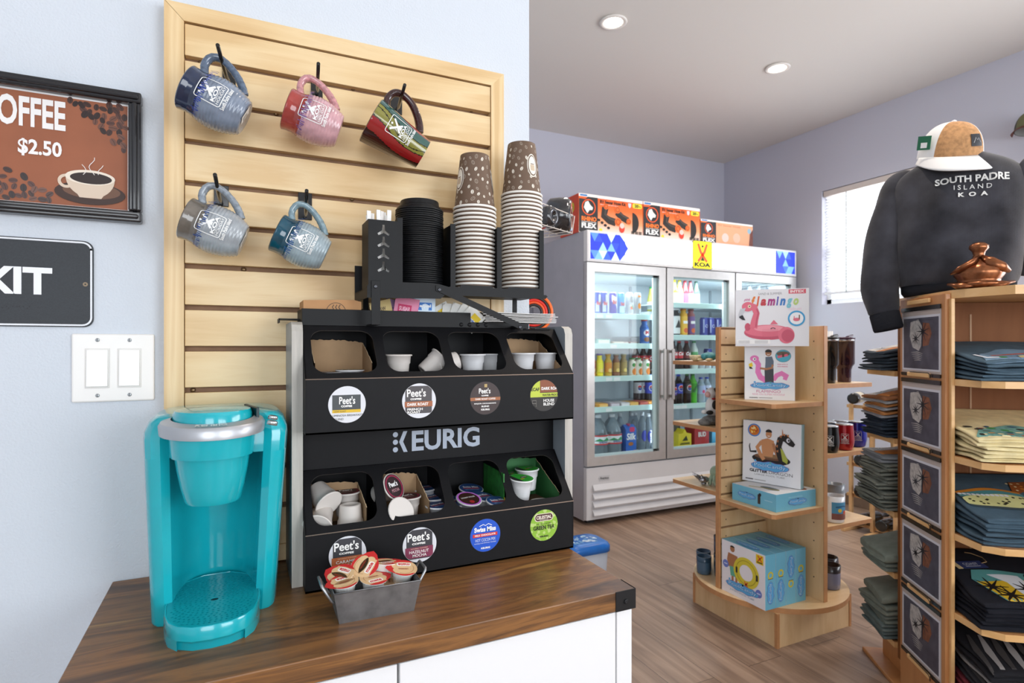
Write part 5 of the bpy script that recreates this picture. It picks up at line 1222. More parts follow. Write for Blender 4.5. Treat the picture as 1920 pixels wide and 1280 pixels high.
# ---------------- drinks ----------------
def wrapart(t, A, R, name='label_print', a0=-PI/2):
    A.build(name, t, lambda u, v, h: Vector(((R(v)+h)*math.cos(a0+u/R(v)), (R(v)+h)*math.sin(a0+u/R(v)), v)), maxlen=.012)
ALU = mat('C6C9CE', .25, metal=.9)
def can(r, H_, body, art=None, top=ALU):
    t = thing('drink_can', 'c', 'can', (0, 0, -5)); B_ = body if not isinstance(body, str) else mat(body, .25, metal=.35)
    b = MB(); b.lathe([(r*.72, 0, top), (r*.9, .004, B_), (r, .012), (r, H_-.016), (r*.84, H_-.003, top), (r*.86, H_), (r*.80, H_-.001), (r*.78, H_-.005), (.0001, H_-.005)], cap1=False, seg=24); b.build('can_body', t)
    if art: A = Art(.0004); art(A, r, H_); wrapart(t, A, lambda v: r+.0003)
    return t
def bottle(r, H_, liquid, label, cap, neck=.014, lz=(.35, .68), art=None, shoulder=.72, fill=.88, trans=0.0, waist=0., name='drink_bottle'):
    t = thing(name, 'b', 'bottle', (0, 0, -5)); Lq = mat(liquid, .12, trans=trans, ior=1.2, coat=.5)
    sh = H_*shoulder; P = [(r*.75, 0, Lq), (r*.96, .004), (r, .012), (r, H_*.2), (r*(1-waist), H_*lz[0]), (r*(1-waist), H_*lz[1]), (r, H_*(lz[1]+.04)), (r*.95, sh), (r*.55, sh+(H_*.93-sh)*.6), (neck*1.05, H_*.91), (neck, H_*.94), (.0001, H_*.94)]
    b = MB(); b.lathe(P, cap1=False, seg=24); b.build('bottle_body', t)
    b = MB(); b.lathe([(neck*1.12, H_*.935), (neck*1.12, H_*.995), (neck*.95, H_), (.0001, H_)], mat(cap, .35), cap1=False, seg=20); b.build('cap', t)
    if label:
        b = MB(); b.lathe([(r*(1-waist)+.0008, H_*lz[0]), (r*(1-waist)+.0008, H_*lz[1])], mat(label, .4), cap0=False, cap1=False, seg=24); b.build('label_band', t)
    if art: A = Art(.0005); art(A, r, H_); wrapart(t, A, lambda v: r*(1-waist)+.0014)
    return t
def put(proto, xs, k, si, y=None, labels=None, grp=None, dz=0, dy=.05, rz=0, depth=1):
    z = shelves[k][si]+.0006
    if si == 4: z = .4505
    for i, x in enumerate(xs):
        loc = (x, (y if y else SHY+dy), z+dz); lb = labels[i] if isinstance(labels, (list, tuple)) else labels
        if proto.location.z < -4: proto.location = loc; o = proto
        else: o = dup(proto, loc)
        o['label'] = lb
        if rz: o.rotation_euler = (0, 0, rz)
        if grp: o['group'] = grp
def xat(px, Y): return onY(px, 600, Y).x
W_ = 'F2F2F2'
Y1 = SHY+.05
def enart(c1, c2):
    def f(A, r, H_): A.rect(-r*.9, H_*.12, r*.1, H_*.5, c1); A.rect(-r*.1, H_*.5, r*.9, H_*.88, c1); A.text('Bull', -r*.6, H_*.42, r*.6, H_*.58, c2, bold=.04)
    return f
c1 = can(.027, .165, '2A46A8', enart('B9C2D2', 'C8202C')); put(c1, [xat(1119, Y1), xat(1132, Y1)], 0, 0, labels=['blue and silver energy drink can, leftmost on the top shelf behind the left glass door', 'blue and silver energy drink can, second on the top shelf behind the left glass door'], grp='cans on the top shelf of the left door')
c2 = can(.027, .165, '3A2C9A', lambda A, r, H_: (A.poly([(-r*.9, H_*.6), (r*.9, H_*.35), (r*.9, H_*.75), (-r*.9, H_*.9)], 'D8D4E4'), A.text('Bull', -r*.6, H_*.48, r*.6, H_*.66, 'C8202C', bold=.05))); put(c2, [xat(1149, Y1)], 0, 0, labels='purple and blue energy drink can with white slash on the top shelf', grp='cans on the top shelf of the left door')
c3 = can(.027, .165, '3F8FD0', lambda A, r, H_: (A.rect(-r, H_*.1, r, H_*.4, 'A9C6DE'), A.text('Bull', -r*.6, H_*.42, r*.6, H_*.58, 'C8202C', bold=.05))); put(c3, [xat(1164, Y1)], 0, 0, labels='light blue energy drink can on the top shelf behind the left glass door', grp='cans on the top shelf of the left door')
c4 = can(.028, .172, 'B9BBBE', lambda A, r, H_: (A.text('G', -r*.4, H_*.55, r*.5, H_*.82, '6A6A6E', bold=.03), A.circ(0, H_*.32, r*.4, 'D8622A'), A.circ(r*.4, H_*.38, r*.3, '5E9A3A'))); put(c4, [xat(1180, Y1)], 0, 0, labels='silver can with a red and green fruit print on the top shelf', grp='cans on the top shelf of the left door')
c5 = can(.028, .172, 'B6B7BA', lambda A, r, H_: (A.rect(-r*.5, H_*.80, r*.5, H_*.88, 'D88A4A'), A.circ(0, H_*.42, r*.5, 'E08A30', ry=r*.8))); put(c5, [xat(1195, Y1)], 0, 0, labels='silver can with an orange print, rightmost can on the top shelf', grp='cans on the top shelf of the left door')
b1 = bottle(.028, .20, 'B9B45A', 'E4F0E8', '1F8A4A', neck=.010, lz=(.1, .4), shoulder=.5, fill=.9); put(b1, [xat(1220, SHY+.22)], 0, 0, y=SHY+.22, dz=.045, labels='slim yellow-green glass bottle with green cap on the top shelf')
b1s = thing('bottle_riser', 'small clear riser under the slim green-capped bottle', 'riser', (xat(1220, SHY+.22), SHY+.22, 1.486)); MB().box((-.05, -.04, 0), (.05, .16, .0445), SHM).build('riser_block', b1s)
# shelf 2: blue milk bottle, sandwich packs
b2 = bottle(.036, .19, '3E6DB8', '3E6DB8', 'C2422E', neck=.022, lz=(.1, .62), shoulder=.66, art=lambda A, r, H_: (A.circ(0, H_*.46, r*.75, 'E7EAF2', ry=r*.65), A.circ(0, H_*.2, r*.7, '8A5A34', ry=r*.5), A.text('M', -r*.4, H_*.40, r*.4, H_*.55, 'B6343A', bold=.05)), waist=.06); put(b2, [xat(1208, SHY+.06)], 0, 1, dy=.06, labels='blue chocolate milk bottle with red cap on the second shelf', grp='milk drinks in the cooler')
rgp = random.Random(9)
def pack(x, z, Y, w_, d_, h_, c, lab, nm='food_pack', cat='food pack', g='wrapped food packs in the cooler', top=None):
    t = thing(nm, lab, cat, (x, Y, z+.0006), group=g); m = MB(); m.box((-w_/2, -d_/2, 0), (w_/2, d_/2, h_), mat(c, .3, noise=.3, nscale=60), min(.008, h_*.3)); m.build('wrapper', t)
    A = Art(.0005); A.rect(-w_*.35, -d_*.35, w_*.35, d_*.35, top or 'E9E4DA'); A.build('pack_label', t, lambda u, v, h: Vector((u, v, h_+h)))
    A = Art(.0005); A.rect(-w_*.4, h_*.2, w_*.4, h_*.8, top or 'E9E4DA'); A.build('front_label', t, lambda u, v, h: Vector((u, -d_/2-h, v)))
for px, w_, c, d__ in ((1122, .12, '9CC9C2', 'leftmost, pale green'), (1150, .11, 'C8B8A8', 'second, beige'), (1172, .09, '8E3A34', 'third, dark red'), (1190, .08, '9A4238', 'fourth, brick red')):
    pack(xat(px, SHY+.10), 1.268, SHY+.10+(0 if px < 1160 else .08), w_, .14, .04 if px < 1140 else .022, c, '%s food pack on the second shelf of the left door' % d__)
# shelf 3: juices
def jart(c, c2): return lambda A, r, H_: (A.rect(-r*.9, H_*.35, r*.9, H_*.62, c), A.circ(0, H_*.28, r*.5, c2))
for px, liq, lab, cap, dsc, g in ((1109, 'E8902A', 'B03A2A', 'C03A2A', 'orange and red juice bottle, leftmost', 1), (1124, 'E3D62A', 'E6DC3A', '6A4AA0', 'bright yellow drink bottle', 1), (1140, 'C9A234', 'D88A2A', 'B9882A', 'amber drink bottle with orange label', 1), (1155, '8A5E46', 'B9924A', 'A8A49C', 'brown coffee drink bottle', 1), (1169, 'A08A5A', 'B09A60', 'A8A088', 'tan coffee drink bottle', 1)):
    p = bottle(.029, .168 if px != 1109 else .185, liq, lab, cap, neck=.020, lz=(.15, .6), shoulder=.66, art=jart(lab, 'F0D27A'), waist=.12 if px in (1155, 1169) else .04); put(p, [xat(px, Y1)], 0, 2, labels=dsc+' on the third shelf of the left door', grp='juice and coffee bottles on the third shelf')
jl = ['first', 'second', 'third']
pj = None
for i, px in enumerate((1185, 1197, 1211)):
    p = bottle(.028, .135, 'E8E2D4', 'EDE9DE', ('3A8A3A', '3A8A3A', 'C2552A')[i], neck=.020, lz=(.1, .8), shoulder=.82, art=lambda A, r, H_: (A.circ(r*.1, H_*.25, r*.7, 'E58A28', ry=r*.9), A.circ(-r*.1, H_*.62, r*.5, '3F8F45'), A.line([(-r*.2, H_*.1), (r*.5, H_*.7)], .005, 'D8642A')), name='juice_bottle')
    put(p, [xat(px, Y1)], 0, 2, labels='small white juice bottle with orange and green print, %s from the left' % jl[i], grp='small juice bottles on the third shelf')
def cola(A, r, H_): A.text('Cola', -r*.8, H_*.50, r*.8, H_*.62, W_, bold=.03, shear=.3)
pc = bottle(.031, .225, '24120E', 'C6202A', 'C6202A', lz=(.44, .66), art=cola); put(pc, [xat(p_, SHY+.24) for p_ in (1192, 1206, 1219)], 0, 2, y=SHY+.24, labels=['dark cola bottle with red label behind the juices, %s' % w for w in ('left', 'middle', 'right')], grp='cola bottles with red labels')
# shelf 4
pep = lambda A, r, H_: (A.circ(0, H_*.54, r*.72, W_), A.poly(arc(0, H_*.54, r*.62, r*.62, 10, 170, 12), 'C6202A'), A.poly(arc(0, H_*.54, r*.62, r*.62, 190, 350, 12), '24389A'), A.rect(-r*.62, H_*.53, r*.62, H_*.55, W_), A.text('PEPSI', -r*.55, H_*.515, r*.55, H_*.565, '1B1B30', bold=.05))
pp = bottle(.032, .23, '20120F', '2A3CB0', '2A3CB0', lz=(.36, .72), art=pep); put(pp, [xat(1217, Y1+.05)], 0, 3, dy=.10, labels='cola bottle with blue label on the fourth shelf behind the left door', grp='cola bottles with globe mark')
pz = bottle(.032, .23, '20120F', 'B9BCC2', '1A1A1C', lz=(.36, .72), art=pep); put(pz, [xat(1195, Y1+.1), xat(1205, Y1+.1)], 0, 3, dy=.15, labels=['cola bottle with silver label on the fourth shelf, left of the two', 'cola bottle with silver label on the fourth shelf, right of the two'], grp='cola bottles with globe mark')
for px, c, top, dsc in ((1121, 'E6A03C', 'F0C070', 'orange, leftmost'), (1143, 'B8A8B4', 'D8CFD8', 'lilac, second'), (1162, 'C8C4C8', 'E8E4E8', 'pale, third'), (1178, 'E0A850', 'E8B860', 'yellow-orange, fourth'), (1196, 'A8453A', 'D86A5A', 'red, fifth'), (1212, 'E08A3A', 'F0A850', 'orange, rightmost')):
    pack(xat(px, SHY+.09), .808, SHY+.09, .085, .15, .028, c, '%s snack tray on the fourth shelf of the left door' % dsc, top=top)
# bottom of door 1: gallon jugs, carton, water bottles
JUG = mat('B4C4CE', .08, trans=.75, ior=1.15, coat=.6)
def jug():
    t = thing('water_jug', 'w', 'water jug', (0, 0, -5)); b = MB()
    b.lathe([(.062, 0, JUG), (.072, .006), (.074, .03), (.072, .05), (.074, .07), (.0725, .16), (.068, .19), (.048, .24), (.024, .268), (.021, .285), (.0001, .285)], cap1=False, seg=28); b.build('jug_body', t)
    b = MB(); b.lathe([(.0235, .275), (.0235, .298), (.0001, .300)], mat('E8EBEE', .4), cap1=False, seg=20); b.build('cap', t)
    b = MB(); b.lathe([(.0745, .085), (.0745, .155)], mat('E9EDEE', .4), cap0=False, cap1=False, seg=28); b.build('label_band', t)
    A = Art(.0006); A.rect(-.07, .145, .07, .155, 'C02A35'); A.rect(-.07, .085, .07, .095, 'C02A35'); A.text('SPRING', -.035, .098, .035, .110, '2A4A90', bold=.03)
    A.poly([(-.07, .112), (-.03, .132), (0, .118), (.03, .138), (.07, .112)], '3A9060'); wrapart(t, A, lambda v: .0752)
    return t
j = jug(); put(j, [xat(1121, SHY+.09), xat(1147, SHY+.09)], 0, 4, dy=.09, labels=['large clear water jug, leftmost at the cooler bottom', 'large clear water jug with red and white label, right of the other jug'], grp='large water jugs in the cooler')
mk = thing('milk_carton', 'blue almond milk carton at the bottom behind the left door', 'carton', (xat(1179, SHY+.05), SHY+.06, .4508)); b = MB()
b.box((-.048, -.04, 0), (.048, .04, .185), mat('2E63B8', .4), .003); b.prism([(-.04, .185), (.04, .185), (.0, .215)], -.048, .048, mat('2E63B8', .4), M=Matrix(((0, 0, 1, 0), (1, 0, 0, 0), (0, 1, 0, 0), (0, 0, 0, 1)))); b.build('carton_body', mk)
b = MB(); b.lathe([(.016, .2), (.016, .222), (.0001, .223)], mat('A82A5A', .4), cap1=False, seg=16); b.build('cap', mk)
A = Art(.0006); A.rr(-.015, .165, .03, .20, .01, 'C2275C'); A.text('Silk', -.042, .105, .04, .155, W_, bold=.03, shear=.1); A.circ(-.005, .075, .022, 'A8642A', ry=.014); A.circ(.03, .02, .014, 'C98A4A', ry=.009); A.rect(-.035, .015, .0, .022, W_); A.build('carton_print', mk, lambda u, v, h: Vector((u, -.0402-h, v)))
PET = mat('BCC9D4', .08, trans=.8, ior=1.15, coat=.6)
def wb_(r, H_, lab, art): 
    t = thing('water_bottle', 'w', 'bottle', (0, 0, -5)); b = MB(); b.lathe([(r*.8, 0, PET), (r, .01), (r*.96, H_*.3), (r, H_*.5), (r*.97, H_*.72), (r*.5, H_*.88), (.013, H_*.93), (.0001, H_*.93)], cap1=False, seg=22); b.build('bottle_body', t)
    b = MB(); b.lathe([(.0155, H_*.92), (.0155, H_), (.0001, H_)], mat('E6E9EE', .4), cap1=False, seg=16); b.build('cap', t)
    if lab: b = MB(); b.lathe([(r+.0008, H_*.25), (r+.0008, H_*.55)], mat(lab, .4), cap0=False, cap1=False, seg=22); b.build('label_band', t)
    if art: A = Art(.0006); art(A, r, H_); wrapart(t, A, lambda v: r+.0012)
    return t
w1 = wb_(.032, .285, None, None); put(w1, [xat(p_, SHY+y_) for p_, y_ in ((1165, .16), (1181, .20), (1194, .16))], 0, 4, y=SHY+.18, labels=['clear water bottle behind the blue carton, %s' % w for w in ('left', 'middle', 'right')], grp='clear water bottles behind the carton')
w2 = wb_(.031, .30, None, lambda A, r, H_: (A.circ(0, H_*.42, r*.8, '2A3A9A', ry=H_*.14),)); put(w2, [xat(1204, SHY+.06)], 0, 4, dy=.06, labels='tall clear water bottle with small blue label left of the one at the edge')
w3 = wb_(.031, .29, None, lambda A, r, H_: (A.poly(arc(0, H_*.42, r*.95, H_*.17, n=24), '24349C'), A.poly([(-r*.5, H_*.26), (r*.5, H_*.26), (r*.3, H_*.6), (-r*.3, H_*.6)], '24349C'))); put(w3, [xat(1216, SHY+.04)], 0, 4, dy=.04, labels='clear water bottle with large upright blue label at the cooler bottom')
A = Art(.0009); 
A.text('smart', -.05, -.011, .05, .011, W_, bold=.03); A.build('brand_print', w3, lambda u, v, h: Vector((v*1., -(.0325+h), .122+u)))
# door 2
D2 = 'behind the middle glass door'
for i, (px, liq, lb, cp) in enumerate(((1264, 'C6B23A', 'E8D9A0', 'D8BC2E'), (1274, 'D0C070', 'CFE0E8', 'C9B43A'), (1284, 'A8404A', 'D8627A', 'A03040'), (1294, '9A4A50', 'D8DDE0', '8A3A44'), (1305, '5E7A70', 'B8CFC8', '4A6A60'))):
    p = bottle(.030, .20, liq, lb, cp, neck=.012, lz=(.08, .48), shoulder=.56, name='wine_cooler_bottle'); put(p, [xat(px, Y1+.08)], 1, 0, y=Y1+.08, labels='small %s glass bottle on the top shelf %s' % (('yellow', 'pale yellow', 'red', 'dark pink', 'grey-green')[i], D2), grp='small glass bottles on the top shelf of the middle door')
for i, (px, liq, lb, dsc) in enumerate(((1267, '20201F', 'D6D6D4', 'black and white'), (1281, 'E0A82C', 'E8B83A', 'yellow-orange'), (1295, '9A5A5E', '6A4A8A', 'purple and orange'))):
    p = bottle(.033, .215, liq, lb, ('D8D8D8', 'B8701E', '7A3A2E')[i], neck=.022, lz=(.08, .72), shoulder=.80, art=(lambda A, r, H_: (A.circ(0, H_*.2, r*.6, 'D8642A'), A.rect(-r*.7, H_*.45, r*.7, H_*.55, W_))) if i else (lambda A, r, H_: (A.poly([(-r*.8, H_*.3), (r*.8, H_*.3), (0, H_*.6)], '202020'),)), name='tea_bottle'); put(p, [xat(px, Y1)], 1, 1, labels='%s tea bottle on the second shelf %s' % (dsc, D2), grp='tea bottles on the second shelf of the middle door')
c8 = can(.034, .165, '4A4FA0', lambda A, r, H_: (A.rect(-r*.9, H_*.2, -r*.6, H_*.9, 'C8CCE4'), A.ring(0, H_*.55, r*.3, r*.4, W_))); put(c8, [xat(p_, SHY+.22) for p_ in (1326, 1339, 1352)], 1, 1, y=SHY+.26, labels=['blue and white beer can on the second shelf behind the middle door, %s' % w for w in ('left', 'centre', 'right')], grp='blue cans on the second shelf')
c9 = dup(c8, (xat(1327, SHY+.20), SHY+.20, 1.071), label='blue and white beer can on the third shelf, directly under the other blue cans', group='blue cans on the third shelf')
for i, (px, liq, lb, cp, dsc, a_) in enumerate(((1262, '24120E', 'C6202A', '1A1A1C', 'dark cola bottle, leftmost', cola), (1273, '24120E', 'C6202A', 'B02028', 'dark cola bottle with red label', cola), (1287, '2A100C', '7A2A2A', 'A8202A', 'dark cherry cola bottle', cola), (1301, 'C9D6D2', '5FA86A', '3A8A4A', 'clear bottle with green label', None))):
    p = bottle(.032, .225, liq, lb, cp, lz=(.40, .62), art=a_); put(p, [xat(px, Y1)], 1, 2, labels='%s on the third shelf %s' % (dsc, D2), grp='bottles on the third shelf of the middle door')
cw = can(.032, .10, 'C9CDD2', lambda A, r, H_: (A.rect(-r*.8, H_*.3, r*.8, H_*.6, 'A83A40'),)); put(cw, [xat(p_, Y1+.02) for p_ in (1314, 1326, 1339, 1351)], 1, 2, y=Y1+.02, labels=['silver can with red mark on the third shelf, %s from the left' % w for w in ('first', 'second', 'third', 'fourth')], grp='silver cans on the third shelf')
for i, (px, liq, lb, cp, dsc, a_, y_) in enumerate(((1261, '20120F', '5A3A9A', '4A2A8A', 'purple-labelled cola bottle, leftmost', pep, 0), (1272, '20120F', '2A3CB0', '2A44C0', 'blue-labelled cola bottle', pep, 0), (1288, '20120F', '3A3A40', '2E7A34', 'black-labelled cola bottle', pep, 0), (1299, '4FB02E', '3E9A2A', '2E8A34', 'lime green soda bottle', lambda A, r, H_: (A.line([(-r*.7, H_*.4), (r*.7, H_*.65)], .02, '1F6A2A'),), 0), (1314, 'C4D4E4', 'A8B8E0', '2A44C0', 'blue-capped bottle, pink mark, left', lambda A, r, H_: (A.circ(0, H_*.45, r*.4, 'C83A6A'),), 0), (1325, 'C4D4E4', 'C8D0EA', '2A44C0', 'blue-capped bottle, pink mark, right', lambda A, r, H_: (A.circ(0, H_*.45, r*.4, 'C83A6A'),), 0))):
    hh_ = .235 if i in (1, 2, 3) else .205
    p = bottle(.033, hh_, liq, lb, cp, lz=(.36, .68), art=a_, trans=.4 if i > 3 else 0); put(p, [xat(px, Y1)], 1, 3, labels='%s on the fourth shelf %s' % (dsc, D2), grp='bottles on the fourth shelf of the middle door')
# bottom of door 2
jb = bottle(.045, .21, '4A4438', 'B8A23A', 'C9C9C9', neck=.03, lz=(.1, .4), shoulder=.8); put(jb, [xat(1268, SHY+.14)], 1, 4, y=SHY+.16, labels='dark wide-mouthed jar behind the yellow carton at the cooler bottom')
for px, w_, c, tx, c2, dsc, h_ in ((1281, .13, 'D6C22E', 'LANDSHARK', '2E3A1E', 'yellow carrier with a dark fin print', .15), (1313, .15, 'A8262A', 'BUD', 'D8D0CC', 'red beer carton', .19), (1343, .13, '3A90B4', 'KONA', 'E8E0C0', 'blue beer carton with gold glass', .19)):
    t = thing('beer_carton', dsc+' at the cooler bottom '+D2, 'carton', (xat(px, SHY+.05), SHY+.09, .4508), group='beer cartons at the cooler bottom'); m = MB()
    if 'fin' in dsc: m.prism([(-w_/2, 0), (w_/2, 0), (w_/2, h_*.75), (w_*.15, h_*.8), (0, h_), (-w_*.15, h_*.8), (-w_/2, h_*.75)], -.06, .06, mat(c, .45), M=Matrix(((1, 0, 0, 0), (0, 0, 1, 0), (0, 1, 0, 0), (0, 0, 0, 1))))
    else: m.box((-w_/2, -.06, 0), (w_/2, .06, h_), mat(c, .45), .003)
    m.build('carton_body', t); A = Art(.0007)
    if 'fin' in dsc: A.poly([(-.03, .06), (.03, .06), (.012, .10)], c2); A.text(tx, -.05, .03, .05, .048, c2, bold=.03)
    elif 'red' in dsc: A.text(tx, -.04, .08, .04, .12, c2, bold=.05)
    else: A.text(tx, -.05, .13, .05, .16, c2, bold=.03); A.poly([(-.018, .02), (.018, .02), (.024, .11), (-.024, .11)], 'D8A83A'); A.rect(-.024, .10, .024, .118, 'F0E8D8')
    A.build('carton_print', t, lambda u, v, h: Vector((u, -.0602-h, v)))
# door 3: rows dimly seen through the reflections
for z_i, cols in ((0, ('8FA0B0', '9AB0A0')), (1, ('A0705A', 'B8B0A0')), (2, ('708AB0', 'A8B8C0'))):
    p = bottle(.032, .20, cols[0], cols[1], 'C8C8C8'); put(p, [xat(p_, Y1+.1) for p_ in (1405, 1422, 1440, 1457)], 2, z_i, y=Y1+.1, labels=['bottle on shelf %s behind the right glass door, %s' % (('one', 'two', 'three')[z_i], w) for w in ('first', 'second', 'third', 'fourth')], grp='bottles behind the right glass door')

# ---------------- hose kit boxes on the cooler ----------------
ORG = mat('E4682A', .45)
def grad_orange():
    m = ramp_mat('orange_fade', [(0, 'F0EAE4'), (.35, 'F0A070'), (.7, 'EA6A22'), (1, 'E85A18')], (1, 1, 1), .45)
    nt = m.node_tree; tc = nt.nodes['Texture Coordinate']; sx = nt.nodes.new('ShaderNodeSeparateXYZ'); mr = nt.nodes.new('ShaderNodeMapRange')
    mr.inputs['From Min'].default_value = .0; mr.inputs['From Max'].default_value = .26
    nt.links.new(tc.outputs['Object'], sx.inputs[0]); nt.links.new(sx.outputs['Z'], mr.inputs['Value'])
    r = [n for n in nt.nodes if n.type == 'VALTORGB'][0]; nt.links.new(mr.outputs[0], r.inputs[0]); return m
GO = grad_orange()
def kit(px0, px1, Y, h, label, full=True):
    x0, x1 = onY(px0, 420, Y).x, onY(px1, 420, Y).x; w = x1-x0
    t = thing('hose_kit_box', label, 'box', ((x0+x1)/2, Y+.13, FH+.0005), group='orange hose kit boxes on the cooler')
    b = MB(); b.box((-w/2+.001, -.13, 0), (w/2-.001, .13, h), mat('C8452A', .5), .002); b.build('carton', t)
    A = Art(.0006); A.rect(0, 0, w, h, GO, z=1); k = h/.277
    A.rect(0, h-.022*k, w, h, 'EDE8E4', z=2); A.rr(.01, h-.018*k, .07, h-.006*k, .003, '3A7FC0', z=3)
    bw = w*.285; A.poly([(.002, .004), (bw, .004), (bw, h-.02*k), (.075, h-.02*k), (.055, h-.038*k), (.002, h-.038*k)], '26262A', z=3)
    cx, cy = bw*.52, h*.66; A.ring(cx, cy, .050*k, .058*k, 'E8561E', z=4); A.poly([(cx-.042*k, cy-.005), (cx-.03*k, cy+.035*k), (cx-.005, cy+.045*k), (cx+.01, cy+.02*k), (cx+.035*k, cy+.0), (cx+.03*k, cy-.018*k), (cx+.005, cy-.02*k), (cx-.012, cy-.045*k)], 'E8E6E2', z=5)
    A.text('RHINO', .022, h*.30, bw-.012, h*.42, 'F07A2A', bold=.05, z=5); A.rect(.022, h*.275, bw-.012, h*.285, W_, z=5); A.text('FLEX', .022, h*.12, bw-.012, h*.255, W_, bold=.05, z=5)
    if full:
        A.text('RV Sewer Hose Kit', bw+.02, h-.055*k, w*.72, h-.030*k, '2A1A12', bold=.04, z=3); A.text('with pre-attached swivel fittings', bw+.02, h-.068*k, w*.6, h-.058*k, W_, z=3)
        A.rr(w*.83, h-.062*k, w*.985, h-.026*k, .014, 'E8D83A', z=3); A.text('20', w*.865, h-.055*k, w*.93, h-.033*k, '2A2A1A', bold=.04, z=4); A.text('ft', w*.94, h-.055*k, w*.965, h-.040*k, '2A2A1A', z=4)
        A.poly([(w*.76, h-.03*k), (w*.81, h-.03*k), (w*.805, h-.055*k), (w*.785, h-.065*k), (w*.765, h-.055*k)], 'C9D6E8', z=3)
        for P, wd in (([(w*.40, h*.70), (w*.38, h*.48), (w*.46, h*.38), (w*.56, h*.34)], .055*k), ([(w*.58, h*.62), (w*.66, h*.50), (w*.76, h*.42)], .050*k)): A.line(P, wd, '27211F', z=4); A.line([(p[0]+.008, p[1]+.012) for p in P], wd*.25, '4A403A', z=5)
        for cx_, cy_, r_ in ((.41, .73, .022), (.59, .68, .026), (.77, .40, .022), (.60, .36, .030)): A.circ(w*cx_, h*cy_, r_*k, 'E8702A', z=6); A.ring(w*cx_, h*cy_, r_*.5*k, r_*.7*k, 'B0401A', z=7)
        A.circ(w*.66, h*.20, .024*k, 'D8402A', ry=.032*k, z=6); A.circ(w*.66, h*.27, .020*k, 'E8C8C0', z=7)
        A.poly(arc(w*.83, h*.38, .058*k, .075*k, -90, 90, 14), '1E1A1A', z=4)
        for i in range(4): A.circ(w*(.30+.05*i), h*(.36-.06*i), .013*k, '1E1A1A', ry=.010*k, z=4)
        A.circ(w*.33, h*.10, .014*k, 'E8D83A', z=3)
        for i in range(3): A.rect(w*(.81+.06*i), .02, w*(.81+.06*i)+.028, .045, '6A5A50', z=3)
    else:
        A.rect(bw, .003, w, h-.02*k, 'E9A880', z=2.5); A.text('RV Sewer Hose', bw+.02, h-.055*k, w*.75, h-.034*k, 'D88A60', bold=.03, z=3); A.circ(w*.46, h*.35, .05*k, 'D8C8C0', z=3); A.circ(w*.68, h*.38, .055*k, 'E0B8A0', z=3.2); A.circ(w*.93, h*.72, .03*k, '8FB0C0', z=3)
        A.poly([(w*.92, .012), (w, .012), (w, h*.8), (w*.94, h*.6)], '6A2A16', z=4)
    A.build('box_print', t, lambda u, v, h_: Vector((u-w/2, -.1302-h_, v)))
    A = Art(.0006); A.rr(.05, h*.55, .2, h*.82, .03, 'C9B83A', z=1); A.text('SUPERIOR', .06, h*.63, .19, h*.72, '3A2A1A', z=2); A.build('side_print', t, lambda u, v, h_: Vector((-w/2-h_, .13-u, v)))
kit(1085, 1205, FY+.10, .277, 'orange and black hose kit box, leftmost on the drinks cooler')
kit(1206, 1312, FY+.10, .277, 'orange and black hose kit box, middle one on the drinks cooler')
kit(1313.5, 1411, FY+.10, .20, 'lower pale orange hose box with a torn end, right one on the drinks cooler', False)
# ================= FOUR-WAY DISPLAY STAND =================
MPL = ramp_mat('maple_board', [(.3, 'C8A274'), (.5, 'D6B488'), (.7, 'DEBF94')], (14, 14, 2.0), .45, distort=.6)
MPLH = ramp_mat('maple_shelf', [(.3, 'CFAA7C'), (.5, 'DBB98C'), (.7, 'E2C399')], (4, 14, 14), .42, distort=.6)
MEDG = mat('B98558', .5, noise=.1, nscale=40)
GX, GY, AR, TH = 2.235, 1.94, .295, .020
g = thing('display_stand', 'four-way maple display stand on a round base in front of the drinks cooler', 'display stand', (GX+.01, GY+.01, 0))
b = MB(); b.box((2.010, 1.688, 0), (2.475, 2.175, .144), MPL, .001); b.build('plinth', g, world=True)
for x, y in ((2.008, 1.686), (2.463, 1.686), (2.008, 2.163)): MB().box((x, y, 0), (x+.014, y+.014, .1435), MEDG).build('corner_trim', g, world=True)
b = MB(); b.prism(arc(GX+.01, GY-.003, .332, .332, n=64), .1445, .1665, MPLH, mside=MEDG); b.build('round_base', g, world=True)
# arms: left (slatted, facing front), front, right, back
zb, zt_ = .167, 1.339
sl = [zb]+[zb+.052+.0745*i for i in range(16)]
b = MB(); b.box((GX-AR+.012, GY+.007, zb), (GX, GY+TH, zt_), mat('8C6B4C', .7)); b.box((GX-AR, GY-.002, zb), (GX-AR+.0115, GY+TH, zt_), MEDG, .001); b.build('left_panel', g, world=True)
for i, z in enumerate(sl):
    z1 = (sl[i+1]-.009) if i+1 < len(sl) else zt_
    m = MB(); m.box((GX-AR+.012, GY-.001, z), (GX-.0005, GY+.0068, min(z1, zt_)), MPL, .0006); m.build('slat', g, world=True)
def pins(name, pts, n):
    A = Art(.0003)
    for p in pts: A.circ(p[0], p[1], .0032, '3A2A1C', z=1, n=8)
    A.build(name, g, n, world=True)
b = MB(); b.box((GX, GY-AR, zb), (GX+TH, GY, zt_), MPL, .001); b.build('front_panel', g, world=True)
MB().box((GX-.001, GY-AR-.004, zb), (GX+TH+.001, GY-AR-.0002, zt_), MEDG, .0005).build('edge_band', g, world=True)
b = MB(); b.box((GX+TH, GY, zb), (GX+AR+.02, GY+TH, zt_), MPL, .001); b.build('right_panel', g, world=True)
b = MB(); b.box((GX, GY+TH, zb), (GX+TH, GY+AR+.02, zt_), MPL, .001); b.build('rear_panel', g, world=True)
pins('pin_holes', [(GX-AR+.042, z-.045) for z in sl[1:]]+[(GX-.05, z-.045) for z in sl[1:9]], planefn((0, GY-.001, 0), (1, 0, 0), (0, 0, 1), (0, -1, 0)))
